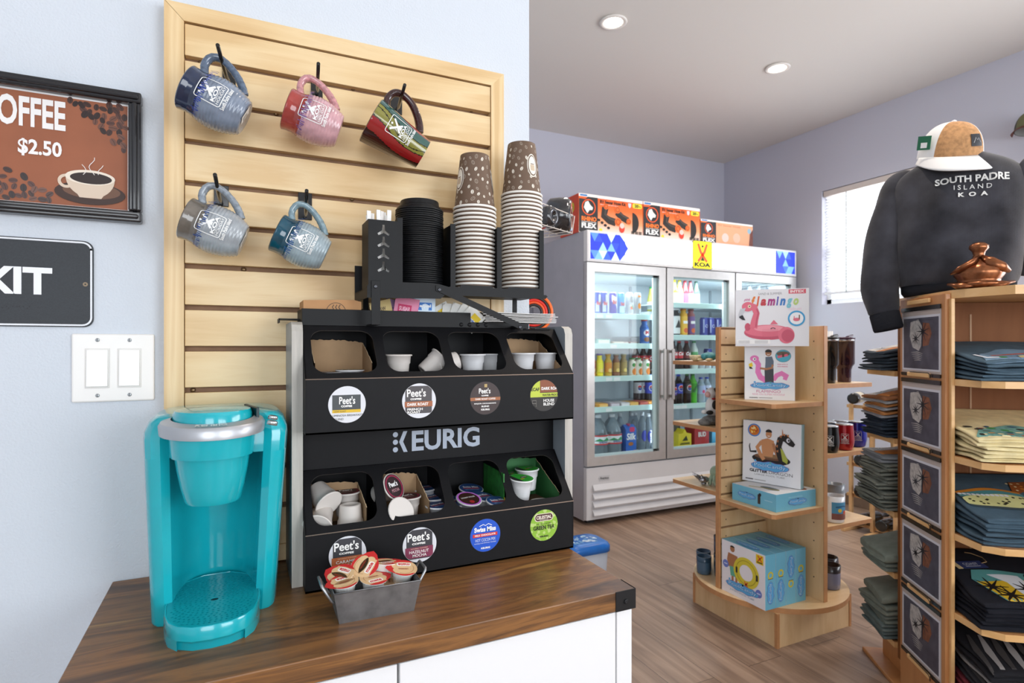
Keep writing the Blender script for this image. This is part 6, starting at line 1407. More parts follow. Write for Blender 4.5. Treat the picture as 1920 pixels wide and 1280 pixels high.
pins('pin_holes', [(GY-AR+.045, .26+.078*i) for i in range(14)], planefn((GX, 0, 0), (0, 1, 0), (0, 0, 1), (-1, 0, 0)))
def shelf(x0, y0, x1, y1, z, corner):
    P = {'f': [(x0, y1), (x0, y0+.012), (x0+.012, y0), (x1, y0), (x1, y1)], 'l': [(x0, y0), (x1, y0), (x1, y1), (x0+.012, y1), (x0, y1-.012)], 'r': [(x0, y0), (x1-.012, y0), (x1, y0+.012), (x1, y1), (x0, y1)]}[corner]
    m = MB(); m.prism(P, z-.018, z, MPLH, mside=MEDG); m.build('shelf', g, world=True)
for z in (1.018, .572): shelf(GX-AR, GY-AR, GX-.0005, GY-.0025, z, 'f')
for z in (1.182, .882, .596): shelf(GX-AR, GY+TH+.0005, GX-.0005, GY+AR+.02, z, 'l')
for z in (1.090, .792, .482): shelf(GX+TH+.0005, GY-AR, GX+AR+.04, GY-.0005, z, 'r')

PBLU = '6FB3CC'
def carton(name, label, loc, rz, w, d, h, front, side, top, art=None, sart=None, tart=None, lean=0., group=None, cat='box'):
    t = thing(name, label, cat, loc, rot=(-lean, 0, rz) if not lean else (Matrix.Rotation(rz, 4, 'Z') @ Matrix.Rotation(-lean, 4, 'X')).to_euler(), group=group)
    b = MB(); f, s_, tp = mat(front, .4), mat(side, .4), mat(top, .4)
    V = [(-w/2, -d/2, 0), (w/2, -d/2, 0), (w/2, d/2, 0), (-w/2, d/2, 0)]; U = [(x, y, h) for x, y, _ in V]
    b.quad([V[0], V[1], U[1], U[0]], f); b.quad([V[1], V[2], U[2], U[1]], s_); b.quad([V[2], V[3], U[3], U[2]], f); b.quad([V[3], V[0], U[0], U[3]], s_); b.quad(U, tp); b.quad(V[::-1], tp); b.build('carton', t, merge=1e-5)
    if art: A = Art(.0001); art(A, w, h); A.build('front_print', t, lambda u, v, q: Vector((u-w/2, -d/2-q, v)))
    if sart: A = Art(.0001); sart(A, d, h); A.build('side_print', t, lambda u, v, q: Vector((w/2+q, u-d/2, v)))
    if tart: A = Art(.0001); tart(A, w, d); A.build('top_print', t, lambda u, v, q: Vector((u-w/2, v-d/2, h+q)))
    return t
def poolcandy(A, x0, y0, x1, y1, z=20):
    w, h = x1-x0, y1-y0; P = [(x0+w*(.5+.52*math.cos(t)), y0+h*(.5+.62*math.sin(t)*(1+.12*math.sin(t*9)))) for t in [k*PI/30 for k in range(60)]]
    A.poly(P, '6A4FA0', z=z); A.poly([(x0+w*.5+(p[0]-x0-w*.5)*.97, y0+h*.5+(p[1]-y0-h*.5)*.9) for p in P], '5AA6D8', z=z+1)
    A.text('PoolCandy', x0+w*.05, y0+h*.16, x0+w*.95, y0+h*.86, '1F4FA8', bold=.05, z=z+2); A.text('PoolCandy', x0+w*.07, y0+h*.20, x0+w*.93, y0+h*.82, 'C4EAF8', bold=.0, z=z+3)
    A.circ(x0+w*.1, y1+h*.1, w*.03, '5AA6D8', z=z+1, n=10); A.circ(x0+w*.52, y1+h*.02, w*.03, '6FC8A8', z=z+1, n=10)
FP, FPD, FPL = 'DE6F84', 'C4546C', 'EE9AA8'
def art_flamingo(A, w, h):
    k = w/.285; X = lambda x: x*w; Y = lambda y: y*h
    A.text('SAND & SUMMER', X(.32), Y(.90), X(.64), Y(.94), '8A8A8E')
    A.rect(X(.73), Y(.91), X(.96), Y(.985), 'D8596A'); A.text('INTEX', X(.75), Y(.925), X(.94), Y(.97), 'F2E8E8', bold=.04)
    A.text('pink', X(.12), Y(.79), X(.21), Y(.85), 'C04A88', shear=.3, bold=.02)
    L_ = 'flamingo'; cols = ['E0803A', 'D8623A', 'C0404A', 'A83A80', '4A4AA8', '3A7AC0', '7AC0D0', 'B8D07A']; x = .22
    for c, cc in zip(L_, cols):
        wd = {'f': .06, 'l': .045, 'i': .035, 'm': .11, 'a': .08, 'n': .08, 'g': .08, 'o': .07}[c]; y0, y1 = (.70, .88) if c in 'fl' else ((.66, .83) if c == 'g' else (.71, .83)); y1 = .87 if c == 'i' else y1
        A.text(c, X(x), Y(y0), X(x+wd), Y(y1), cc, bold=.05, shear=.25, z=8); x += wd+.012
    A.text('ride-on', X(.73), Y(.62), X(.90), Y(.68), 'E8C8D8', shear=.3, z=8)
    # float: body, tail, neck, head
    A.poly(arc(X(.45), Y(.24), X(.33), Y(.13)), FPD); A.poly(arc(X(.44), Y(.27), X(.31), Y(.105)), FP); A.poly(arc(X(.46), Y(.31), X(.20), Y(.055)), FPL)
    A.circ(X(.17), Y(.34), X(.04), FPD, ry=Y(.07)); A.poly(arc(X(.70), Y(.19), X(.11), Y(.145)), FP); A.poly(arc(X(.72), Y(.18), X(.085), Y(.11)), FPD); A.poly([(X(.48), Y(.38)), (X(.53), Y(.46)), (X(.59), Y(.38))], FP)
    A.line([(X(.25), Y(.32)), (X(.27), Y(.46)), (X(.295), Y(.58)), (X(.26), Y(.69)), (X(.17), Y(.71))], [X(.11), X(.095), X(.085), X(.10), X(.12)], FP, z=14); A.line([(X(.285), Y(.34)), (X(.30), Y(.48)), (X(.32), Y(.58)), (X(.30), Y(.66))], X(.025), FPD, z=15)
    A.circ(X(.175), Y(.70), X(.085), FP, ry=Y(.085), z=15); A.circ(X(.195), Y(.705), X(.022), 'F0DEC0', ry=Y(.03), z=16); A.circ(X(.197), Y(.705), X(.010), '1A1A1A', ry=Y(.014), z=17)
    A.poly([(X(.145), Y(.68)), (X(.07), Y(.66)), (X(.045), Y(.56)), (X(.055), Y(.51)), (X(.11), Y(.57))], 'C4C6CC', z=18); A.poly([(X(.055), Y(.53)), (X(.10), Y(.555)), (X(.14), Y(.46)), (X(.10), Y(.465)), (X(.05), Y(.51))], '26262A', z=19)
    for i in range(12): A.line([(X(.38+.018*i), Y(.16)), (X(.382+.018*i), Y(.30))], X(.002), FPD, z=16)
    A.rect(X(.02), Y(.035), X(.48), Y(.115), 'F0EFEE', z=20); 
    for i in range(4): A.rect(X(.04), Y(.05+.014*i), X(.20), Y(.056+.014*i), 'A0A0A4', z=21); A.rect(X(.27), Y(.05+.014*i), X(.45), Y(.056+.014*i), 'A0A0A4', z=21)
    A.circ(X(.835), Y(.48), X(.115), '3A9CD0', ry=Y(.135)); A.circ(X(.835), Y(.48), X(.092), 'EDEFF2', ry=Y(.105)); A.poly(arc(X(.835), Y(.46), X(.045), Y(.03)), FP); A.line([(X(.80), Y(.46)), (X(.805), Y(.52))], X(.012), FP); A.rect(X(.865), Y(.47), X(.88), Y(.54), '6A4A30')
    A.ring(X(.52), Y(.30), X(.02), X(.035), '2A2A30', ky=.6, a0=0, a1=180, z=20)
def ray_point(px, py, z): return onZ(px, py, z)
BROWN, SKIN, SKIN2 = '5A3A28', 'A8714C', 'C48A5E'
def art_noodle(A, w, h):
    X = lambda x: x*w; Y = lambda y: y*h; PK, PD = 'E07AB8', 'C45A9C'
    A.line([(X(.20), Y(.77)), (X(.28), Y(.66)), (X(.27), Y(.52)), (X(.32), Y(.42)), (X(.45), Y(.36))], [X(.12), X(.11), X(.11), X(.12), X(.13)], PK, z=3); A.line([(X(.58), Y(.37)), (X(.64), Y(.46)), (X(.74), Y(.50)), (X(.83), Y(.45)), (X(.80), Y(.38))], [X(.08), X(.10), X(.11), X(.12), X(.08)], PK, z=3)
    A.circ(X(.20), Y(.77), X(.09), PK, ry=Y(.06), z=4); A.circ(X(.20), Y(.76), X(.035), W_, ry=Y(.028), z=5); A.circ(X(.205), Y(.76), X(.016), '1A1A1A', ry=Y(.014), z=6); A.poly([(X(.15), Y(.70)), (X(.08), Y(.665)), (X(.10), Y(.59)), (X(.17), Y(.63))], 'E8C82A', z=5); A.poly([(X(.09), Y(.62)), (X(.10), Y(.58)), (X(.17), Y(.575)), (X(.14), Y(.61))], '1E1E1E', z=6)
    # child standing in the float
    A.poly([(X(.40), Y(.58)), (X(.58), Y(.60)), (X(.585), Y(.33)), (X(.51), Y(.30)), (X(.45), Y(.33)), (X(.41), Y(.32))], '3A3A40', z=7); A.poly([(X(.42), Y(.80)), (X(.55), Y(.81)), (X(.585), Y(.72)), (X(.575), Y(.58)), (X(.41), Y(.57)), (X(.42), Y(.70))], '5E6A7A', z=8)
    A.line([(X(.565), Y(.66)), (X(.55), Y(.60)), (X(.44), Y(.575)), (X(.31), Y(.59))], X(.045), SKIN, z=9); A.circ(X(.48), Y(.87), X(.062), SKIN, ry=Y(.055), z=9); A.poly(arc(X(.48), Y(.895), X(.068), Y(.048), -10, 190, 14), '1E1814', z=10); A.line([(X(.455), Y(.85)), (X(.48), Y(.842)), (X(.505), Y(.85))], X(.012), W_, z=10)
    A.circ(X(.77), Y(.82), X(.155), '3A3A3A', ry=Y(.115), z=3); A.circ(X(.77), Y(.82), X(.148), '4AB0C8', ry=Y(.11), z=4); A.poly(arc(X(.77), Y(.86), X(.13), Y(.045)), '6A5A48', z=5); A.line([(X(.66), Y(.80)), (X(.76), Y(.82)), (X(.86), Y(.84))], X(.05), 'E0607A', z=6); A.rect(X(.75), Y(.80), X(.79), Y(.87), BROWN, z=7)
    A.text('RIDE WITH A', X(.66), Y(.655), X(.86), Y(.675), 'D0608A', bold=.03); A.text('FUN FRIEND', X(.66), Y(.615), X(.86), Y(.635), 'D0608A', bold=.03)
    poolcandy(A, X(.13), Y(.215), X(.88), Y(.32)); A.text('FLAMINGO', X(.24), Y(.135), X(.72), Y(.185), 'C85A90', z=5); A.text('RIDE-ON SUPER NOODLE', X(.16), Y(.09), X(.80), Y(.12), 'D890B0', z=5); A.text('WARNING:', X(.09), Y(.03), X(.27), Y(.05), '2A2A2A', bold=.04); A.rect(X(.29), Y(.035), X(.56), Y(.045), '8A8A8A')
def art_dragon(A, w, h):
    X = lambda x: x*w; Y = lambda y: y*h; DK = '201C1C'
    A.circ(X(.20), Y(.845), X(.115), '3E7FC8', ry=Y(.105)); A.circ(X(.20), Y(.845), X(.092), 'C8721E', ry=Y(.085)); rr = random.Random(2)
    for i in range(22): A.circ(X(.20+rr.uniform(-.06, .06)), Y(.845+rr.uniform(-.055, .055)), X(.015), rr.choice(('E8B83A', 'A83A1A', 'F4E0A0')), z=5+i*.05, n=6)
    A.z = 7
    A.poly(arc(X(.50), Y(.40), X(.33), Y(.085)), DK); A.poly(arc(X(.50), Y(.435), X(.29), Y(.05)), '6A4630'); A.poly(arc(X(.50), Y(.45), X(.24), Y(.03)), '8A6A4A')
    # bather
    A.poly([(X(.33), Y(.70)), (X(.44), Y(.735)), (X(.55), Y(.70)), (X(.56), Y(.58)), (X(.53), Y(.44)), (X(.36), Y(.44)), (X(.34), Y(.55))], SKIN2); A.line([(X(.34), Y(.67)), (X(.26), Y(.57)), (X(.32), Y(.46)), (X(.38), Y(.38))], X(.065), SKIN2); A.line([(X(.54), Y(.66)), (X(.57), Y(.55)), (X(.62), Y(.46))], X(.05), SKIN); A.circ(X(.46), Y(.80), X(.052), SKIN2, ry=Y(.062)); A.poly(arc(X(.46), Y(.835), X(.056), Y(.045), -5, 185, 14), '1A1512'); A.line([(X(.44), Y(.775)), (X(.46), Y(.768)), (X(.48), Y(.775))], X(.01), W_)
    # dragon neck and head
    A.line([(X(.72), Y(.40)), (X(.66), Y(.50)), (X(.63), Y(.62)), (X(.66), Y(.74)), (X(.74), Y(.77)), (X(.84), Y(.69)), (X(.89), Y(.66))], [X(.16), X(.13), X(.10), X(.11), X(.13), X(.10), X(.06)], DK, z=20); A.poly([(X(.66), Y(.60)), (X(.70), Y(.58)), (X(.79), Y(.42)), (X(.78), Y(.36)), (X(.70), Y(.40))], 'A8B04A', z=21)
    for i, (x, y) in enumerate(((.59, .55), (.58, .63), (.59, .71), (.64, .79), (.70, .82), (.76, .81))): A.poly([(X(x), Y(y)), (X(x+.035), Y(y-.03)), (X(x+.04), Y(y+.02))], 'B8764A', z=22)
    A.line([(X(.70), Y(.80)), (X(.69), Y(.90))], [X(.03), X(.005)], 'B8764A', z=19); A.circ(X(.79), Y(.735), X(.03), 'D8D8E0', ry=Y(.035), z=23); A.circ(X(.80), Y(.735), X(.015), '1A1A1A', ry=Y(.018), z=24); A.line([(X(.25), Y(.50)), (X(.14), Y(.49)), (X(.12), Y(.58)), (X(.13), Y(.62))], [X(.04), X(.03), X(.02), X(.01)], DK, z=15)
    poolcandy(A, X(.17), Y(.22), X(.80), Y(.34), z=30); A.text('GLITTER', X(.13), Y(.165), X(.45), Y(.215), '2A2A2C', bold=.08, z=5); A.text('DRAGON', X(.47), Y(.165), X(.87), Y(.215), '6A6A6E', z=5); A.text('LARGE POOL TUBE', X(.22), Y(.12), X(.74), Y(.145), '8A8A8E', z=5); A.rect(X(.06), Y(.035), X(.20), Y(.05), '2A2A2A'); A.rect(X(.22), Y(.038), X(.42), Y(.048), '9A9A9A')
# noodle box, flamingo box on it
th_ = math.radians(-46)
carton('pool_float_box', 'white box with a child in a pink flamingo noodle, on the upper front shelf', (2.082+.025, 1.788+.025, 1.0185), th_, .200, .072, .234, 'E6E8EC', '9FC0C8', '8FB8C4', art_noodle)
carton('pool_float_box', 'large white box with a pink flamingo float picture, topmost on the display stand', (2.052+.024, 1.752+.024, 1.0185+.2345), th_, .286, .080, .243, 'E4E4E8', 'D0A0A4', 'E0DADC', art_flamingo)
# flat blue box with the dragon box leaning on it
def side_pc(A, w, h):
    poolcandy(A, w*.15, h*.35, w*.55, h*.65); A.rect(w*.60, h*.2, w*.66, h*.75, '3A2A22', z=3); A.circ(w*.65, h*.75, w*.03, '2A1E1C', z=4); A.rect(w*.75, h*.5, w*.92, h*.54, 'A8D0E0', z=3)
def tartd(A, w, d): A.rect(0, 0, w, d, 'E0E2E4', z=1); A.poly(arc(w*.62, d*.28, w*.20, d*.09), '4A5A60', z=2); A.line([(w*.3, d*.1), (w*.5, d*.2), (w*.8, d*.3)], .01, 'B8A84A', z=3); A.circ(w*.88, d*.78, w*.09, '8A4A2A', z=3)
t = carton('pool_float_box', 'flat blue box lying on the lower front shelf under the dragon box', (2.1, 1.785, .5725), -PI/2, .232, .238, .072, PBLU, PBLU, 'E0E2E4', side_pc, lambda A, w, h: (poolcandy(A, w*.3, h*.3, w*.75, h*.6), A.text('WARNING', w*.3, h*.68, w*.65, h*.76, 'A8D0E0', z=3)), tartd)
carton('pool_float_box', 'white box with a man in a black dragon tube, leaning on the lower front shelf', (2.118, 1.806, .6465), math.radians(-72), .252, .034, .272, 'E4E6EA', '8FB4BC', '7FA4AC', art_dragon, lean=.04)
# four blue ring boxes on the round base
def art_ring(A, w, h):
    X = lambda x: x*w; Y = lambda y: y*h; YL, YD = 'D2C23A', 'A8982A'
    A.line([(X(.27), Y(.78)), (X(.26), Y(.64)), (X(.26), Y(.52))], [X(.22), X(.26), X(.18)], SKIN, z=3); A.circ(X(.26), Y(.88), X(.055), SKIN, ry=Y(.06), z=4); A.poly(arc(X(.26), Y(.91), X(.055), Y(.035), 0, 180, 10), '1E1814', z=5); A.poly([(X(.19), Y(.54)), (X(.37), Y(.54)), (X(.37), Y(.36)), (X(.22), Y(.36))], '5FA890', z=4); A.rect(X(.24), Y(.20), X(.29), Y(.37), SKIN, z=3); A.rect(X(.33), Y(.20), X(.38), Y(.37), SKIN, z=3)
    A.ring(X(.58), Y(.53), X(.15), X(.29), YL, ky=h/w*.98, z=8); A.ring(X(.58), Y(.53), X(.22), X(.235), YD, ky=h/w*.98, z=9)
    for x in (.34, .80): A.rr(X(x), Y(.46), X(x+.045), Y(.58), X(.02), '2A2A22', z=10)
    A.line([(X(.54), Y(.27)), (X(.62), Y(.36))], X(.03), 'D86A2A', z=11); A.line([(X(.62), Y(.27)), (X(.54), Y(.36))], X(.03), 'D86A2A', z=11)
    for x, y in ((.10, .55), (.86, .25)): A.circ(X(x), Y(y), X(.07), '6A7AC0', ry=Y(.075), z=7); A.rect(X(x-.04), Y(y-.01), X(x+.04), Y(y+.01), 'C8D0EC', z=8)
    poolcandy(A, X(.12), Y(.14), X(.86), Y(.27), z=12); A.text('JUMBO POOL TUBE', X(.2), Y(.07), X(.76), Y(.11), '8AA0B8', z=5)
    A.rect(X(.80), Y(.80), X(.96), Y(.97), 'E2C018', z=5); A.line([(X(.84), Y(.95)), (X(.93), Y(.85))], X(.025), 'D85A1E', z=6); A.line([(X(.93), Y(.95)), (X(.84), Y(.85))], X(.025), 'D85A1E', z=6); A.rect(X(.82), Y(.82), X(.94), Y(.84), '2A2A1A', z=7)
def art_spine(flip):
    def f(A, w, h):
        if flip: A.X = lambda x, y: (w-x, h-y)
        A.ring(w*.5, h*.62, w*.15, w*.27, 'D2C23A', z=4); A.rect(w*.25, h*.55, w*.75, h*.56, '6A3A2A', z=5)
        X0 = A.X or (lambda x, y: (x, y)); B = lambda x, y: X0(w*.5+(y-.5)*w*.55*-1, h*.30+(x-.5)*h*.40)
        A.X = B; poolcandy(A, 0, 0, 1, 1, z=6); A.X = None
    return f
for i in range(4):
    x0 = 1.948+.0605*i
    t = thing('pool_ring_box', 'blue pool ring box on the round base, %s in the row' % ('first, white-fronted', 'second', 'third, printed upside down', 'last and farthest back')[i], 'box', (x0+.0295, 1.812, .1668), group='blue ring boxes on the round base')
    w, d, h = .059, .236, .226
    b = MB(); m1, m2 = mat(PBLU, .4), mat('E6E2E6' if i == 0 else 'DDE4E8', .4); b.box((-w/2, -d/2, 0), (w/2, d/2, h), m1); b.bm.faces.ensure_lookup_table()
    k_ = b.mi(m2)
    for f in b.bm.faces:
        f.normal_update()
        if f.normal.x < -.9: f.material_index = k_
    b.build('carton', t)
    if i == 0: A = Art(.0001); art_ring(A, d, h); A.build('front_print', t, lambda u, v, q: Vector((-w/2-q, d/2-u, v)))
    A = Art(.0001); art_spine(i == 2)(A, w, h); A.build('spine_print', t, lambda u, v, q: Vector((u-w/2, -d/2-q, v)))
    A = Art(.0001); A.X = lambda x, y: (w*.5-(y-.5)*w*.5, d*.25+x*d*.5); poolcandy(A, 0, 0, 1, 1); A.build('top_print', t, lambda u, v, q: Vector((u-w/2, d/2-v, h+q)))

# --- drinkware on the right-hand shelves ---
def tumbler(loc, label, c, r=.042, H_=.20, lid='3A1430', handle=False, straws=0):
    t = thing('travel_tumbler', label, 'tumbler', loc, group='large tumblers on the display stand'); m = mat(c, .18, coat=.6, metal=.3)
    b = MB(); b.lathe([(r*.62, 0, m), (r*.66, .004), (r*.68, H_*.28), (r*.80, H_*.36), (r, H_*.42), (r, H_*.92), (r*1.01, H_*.92, ALU), (r*1.01, H_*.975)], seg=28); b.build('tumbler_body', t)
    b = MB(); b.lathe([(r*1.04, H_*.965), (r*1.04, H_), (r*.7, H_*1.02), (.0001, H_*1.02)], mat(lid, .3), seg=28, cap1=False); b.box((r*.5, -.008, H_*1.0), (r*1.35, .008, H_*1.04), mat(lid, .3), .002, rot=Matrix.Rotation(-.25, 3, 'Y'), piv=(r*.5, 0, H_)); b.build('lid', t)
    if handle: b = MB(); b.tube([(-r*.9, 0, H_*.88), (-r*1.7, 0, H_*.85), (-r*1.75, 0, H_*.6), (-r*.95, 0, H_*.5)], .007, mat('1A1A1C', .4), 8); b.build('handle', t)
    for i in range(straws): b = MB(); b.tube([(-.01+.012*i, .005, H_*.3), (-.016+.016*i, .0, H_*1.17)], .0035, mat('E8E8E6', .4), 8); b.build('straw', t)
p = onZ(1583, 716, 1.0905); tumbler((onY(1583, 700, 1.72).x, 1.72, 1.0905), 'dark purple tumbler with steel rim on the upper right shelf', '3A1E30')
tumbler((onY(1554, 700, 1.70).x, 1.70, 1.0905), 'black tumbler half hidden beside the purple one, upper right shelf', '18181A', lid='1A1A1A', r=.040)
tumbler((onY(1556, 700, 1.83).x, 1.83, 1.0905), 'black tumbler with white straws behind the purple one, upper right shelf', '202024', lid='2A2A2A', r=.040, straws=3)
def wine(loc, label, c):
    t = thing('wine_tumbler', label, 'tumbler', loc, group='wine tumblers on the middle right shelf'); r, H_ = .040, .112; m = mat(c, .2, coat=.6, metal=.35)
    b = MB(); b.lathe([(r*.7, 0, m), (r*.85, .006), (r, .035), (r*1.0, .05), (r*.9, H_*.92), (r*.9, H_)], seg=28, cap1=False); b.build('tumbler_body', t)
    b = MB(); b.lathe([(r*.90, H_*.985), (r*.88, H_*1.03), (r*.6, H_*1.05), (.0001, H_*1.04)], mat('C4C8CC', .15, metal=.5), seg=24, cap1=False); b.build('lid', t)
    A = Art(.0004); koa(A, -.014, .030, .028, .045, mat('DCDCDC', .4), lw=.05); wrapart(t, A, lambda v: r*(1.0 if v < .05 else .985)+.0006, 'printed_logo', a0=-PI/2-.9)
for px, y, c, l_ in ((1555, 1.68, '1B1B1D', 'black wine tumbler with white logo on the middle right shelf'), (1583, 1.69, 'A81822', 'shiny red wine tumbler with white logo on the middle right shelf'), (1607, 1.72, '2029A0', 'shiny blue wine tumbler on the middle right shelf'), (1553, 1.77, '35506A', 'steel-lidded slate wine tumbler behind the black one'), (1576, 1.77, '3A3A44', 'steel-lidded dark wine tumbler behind the red one')):
    wine((onY(px, 800, y).x, y, .7925), l_, c)
def cup(loc, label, c, c2, r=.040, H_=.085, handle=None, art=None, group=None, name='ceramic_mug', rz=0):
    t = thing(name, label, 'mug', loc, group=group, rz=rz); m, m2 = mat(c, .25, coat=.3), mat(c2, .25, coat=.3)
    b = MB(); b.lathe([(r*.8, 0, m), (r*.95, .004), (r, H_*.3), (r, H_*.7), (r*1.0, H_*.71, m2), (r*1.02, H_), (r*.92, H_), (r*.9, H_*.1), (.0001, H_*.08)], seg=28, cap1=False); b.build('mug_body', t)
    if handle: b = MB(); b.tube([(r*.95, 0, H_*.85), (r*1.6, 0, H_*.8), (r*1.7, 0, H_*.45), (r*.98, 0, H_*.2)], .0055, mat(handle, .25), 8); b.build('handle', t)
    if art: A = Art(.0004); art(A, r, H_); wrapart(t, A, lambda v: r+.0006, 'mug_print')
def sea(A, r, H_):
    A.rect(-r*1.2, H_*.15, r*1.2, H_*.80, '4A8CB0', z=1); A.rect(-r*1.2, H_*.15, r*1.2, H_*.38, '7A4A40', z=2); A.circ(-r*.4, H_*.5, r*.2, 'D8B83A', z=3); A.circ(r*.2, H_*.42, r*.22, 'C0503A', z=3); A.line([(-r*.8, H_*.62), (0, H_*.66), (r*.8, H_*.6)], .006, '2A5A80', z=3)
cup((onY(1564, 960, 1.69).x, 1.69, .4825), 'white souvenir mug with a colourful reef print, lower right shelf', 'E2E4E8', 'DADDE2', r=.041, H_=.115, art=sea)
cup((onY(1566, 940, 1.80).x, 1.80, .4825), 'grey-white souvenir mug behind the reef mug, lower right shelf', 'B8BEC6', '8F98A2', r=.041, H_=.125)
GR = 'ribbed mugs on the round base'
cup((2.405, 1.735, .1668), 'lilac-grey mug with dark rim on the round base, front of two at the right', '70748C', '2E2A2E', r=.040, H_=.105, group=GR)
cup((2.485, 1.805, .1668), 'lilac-grey mug with dark rim on the round base, rear of two at the right', '6A6E88', '2A262A', r=.040, H_=.105, group=GR, handle='5A5E74')
for x, y, z, c, c2, hd, l_ in ((2.05, 2.03, 0, '3E5A6E', '2A4456', '2A6A84', 'teal-blue mug with handle on the round base, rightmost in the left group'), (2.01, 2.105, 0, '46627A', '2E4A60', None, 'blue-grey cup on the round base, front of the left group'), (2.06, 2.16, 0, '4A6478', '30485C', None, 'blue-grey cup on the round base, rear of the left group'), (2.105, 2.09, 0, '3A5266', '22384A', None, 'blue cup on the round base, against the left panel'), (2.105, 2.09, .086, '35506A', '22384A', None, 'blue cup stacked on another cup by the left panel')):
    cup((x, y, .1668+z), l_, c, c2, r=.034, H_=.082, handle=hd, rz=-1.6, group='blue cups on the round base')
# --- figurines on the left-hand shelves ---
def blob(m, c, r, mt, sx=1, sy=1, sz=1, seg=14):
    t = bmesh.new(); bmesh.ops.create_uvsphere(t, u_segments=seg, v_segments=seg//2+3, radius=r)
    for v in t.verts: v.co = Vector((v.co.x*sx, v.co.y*sy, v.co.z*sz))+Vector(c)
    m.take(t, mt, smooth=True)
cx, cy = 2.02, 2.06
f = thing('turtle_figurine', 'small teal and cream turtle figurine on the upper left shelf', 'figurine', (cx-.02, cy, 1.1822)); b = MB()
TL, CM = mat('3E8C94', .35, noise=.3, nscale=120), mat('D8C49A', .4, noise=.3, nscale=120); blob(b, (0, 0, .022), .034, TL, 1.1, 1, .62); blob(b, (-.045, -.012, .024), .014, TL); blob(b, (-.032, .02, .008), .014, CM, 1.6, .6, .5); blob(b, (-.030, -.030, .008), .014, CM, 1.6, .6, .5); blob(b, (.034, -.025, .008), .012, CM, 1.4, .6, .5); b.build('figurine_body', f)
sh_ = thing('shell_figurine', 'cream patterned shell figurine in front of the teal turtle', 'figurine', (cx-.055, cy+.05, 1.1822)); b = MB(); b.lathe([(.012, 0), (.026, .010), (.032, .026), (.027, .028), (.020, .014), (.0001, .010)], CM, seg=18, cap1=False, rfun=lambda a: 1+.06*math.cos(a*9)); b.build('shell', sh_)
f = thing('cow_figurine', 'black and white cow figurine sitting on grey rocks, middle left shelf', 'figurine', (2.02, 2.06, .8822)); b = MB(); RK, WHc, BKc = mat('6E6C68', .7, noise=.4, nscale=120), mat('E4E2DE', .5), mat('1C1B1A', .5)
blob(b, (0, 0, .022), .045, RK, 1.2, 1, .55); blob(b, (-.045, 0, .014), .030, RK, 1.2, 1, .6); blob(b, (.0, 0, .085), .036, WHc, .9, .9, 1.35); blob(b, (-.008, -.026, .095), .018, BKc, 1, .6, 1.2); blob(b, (-.004, 0, .150), .026, WHc, 1.1, 1, 1); blob(b, (-.028, 0, .144), .015, mat('D8A8A0', .5)); blob(b, (.004, -.018, .162), .014, BKc); b.tube([(.0, -.022, .160), (.0, -.040, .170)], [.006, .002], BKc, 6); b.tube([(0, .022, .160), (0, .040, .170)], [.006, .002], BKc, 6); blob(b, (-.032, -.016, .06), .012, BKc, 1.6, 1, .9); blob(b, (-.032, .016, .06), .012, WHc, 1.6, 1, .9); blob(b, (-.018, -.028, .125), .009, mat('A8262A', .5), 1.4, 1, .6); b.build('figurine_body', f)
f = thing('dragonfly_figurine', 'silver metal bird figurine on the lowest left shelf', 'figurine', (1.985, 2.08, .5962)); b = MB(); SV = mat('A8A8AC', .25, metal=.9); blob(b, (0, 0, .026), .020, SV, 1.4, 1, .8); b.tube([(-.02, 0, .03), (-.05, 0, .045), (-.07, .0, .06)], [.008, .004, .001], SV, 8); b.tube([(-.01, -.008, .035), (-.045, -.03, .06)], [.007, .001], SV, 6); b.tube([(-.01, .008, .035), (-.045, .03, .06)], [.007, .001], SV, 6); blob(b, (.0, 0, .007), .013, SV, 1, 1, .5); b.build('figurine_body', f)
f.name = 'bird_figurine'
f = thing('octopus_figurine', 'pale green octopus figurine beside the silver bird, lowest left shelf', 'figurine', (2.035, 2.05, .5962)); b = MB(); OG = mat('A9BFA2', .35, noise=.1); blob(b, (0, 0, .062), .030, OG, 1, 1, 1.05)
for k in range(7): a = k*2*PI/7; b.tube([(.016*math.cos(a), .016*math.sin(a), .05), (.030*math.cos(a), .030*math.sin(a), .025), (.030*math.cos(a+.2), .030*math.sin(a+.2), .008), (.040*math.cos(a+.3), .040*math.sin(a+.3), .005)], [.011, .009, .007, .004], OG, 8)
b.build('figurine_body', f)
# ================= SHIRT DISPLAY (turned 34.7 degrees) =================
DX, DY, DR = 2.159, 1.2816, math.atan2(-.569, .822)
CH = ramp_mat('cherry_board', [(.3, 'AB7343'), (.5, 'B87F4E'), (.7, 'C18A58')], (14, 14, 1.6), .4, distort=.5)
CHD = ramp_mat('cherry_shaded', [(.3, '6B3D1C'), (.5, '764724'), (.7, '7F4F2B')], (14, 14, 1.6), .6, spec=.2, distort=.5)  # darker cherry, the shade of the recess is put into the colour
CHE = ramp_mat('light_edge', [(.3, 'D3A468'), (.5, 'DDB077'), (.7, 'E4BA84')], (4, 14, 20), .4, distort=.5)
D = thing('shirt_display', 'tall wooden shirt display with clear picture pockets and stacked folded shirts', 'display shelf', (DX, DY, 0), rz=DR)
def Dw(x, y, z): return wm(D) @ Vector((x, y, z))
MB().box((.014, -.10, .10), (.76, .058, 1.40), CHD, .001).build('core', D)
for x in (.165, .40): MB().box((x, -.1015, .12), (x+.006, -.1002, 1.36), mat('9A7048', .5)).build('shelf_standard', D)  # slot strips, coloured lighter to paint in the highlight of the groove
MB().box((-.004, -.282, .03), (.013, .001, 1.418), CH, .003).build('pocket_panel', D)
MB().box((.006, -.296, .03), (.016, -.2825, 1.40), CHE, .001).build('panel_edge', D)
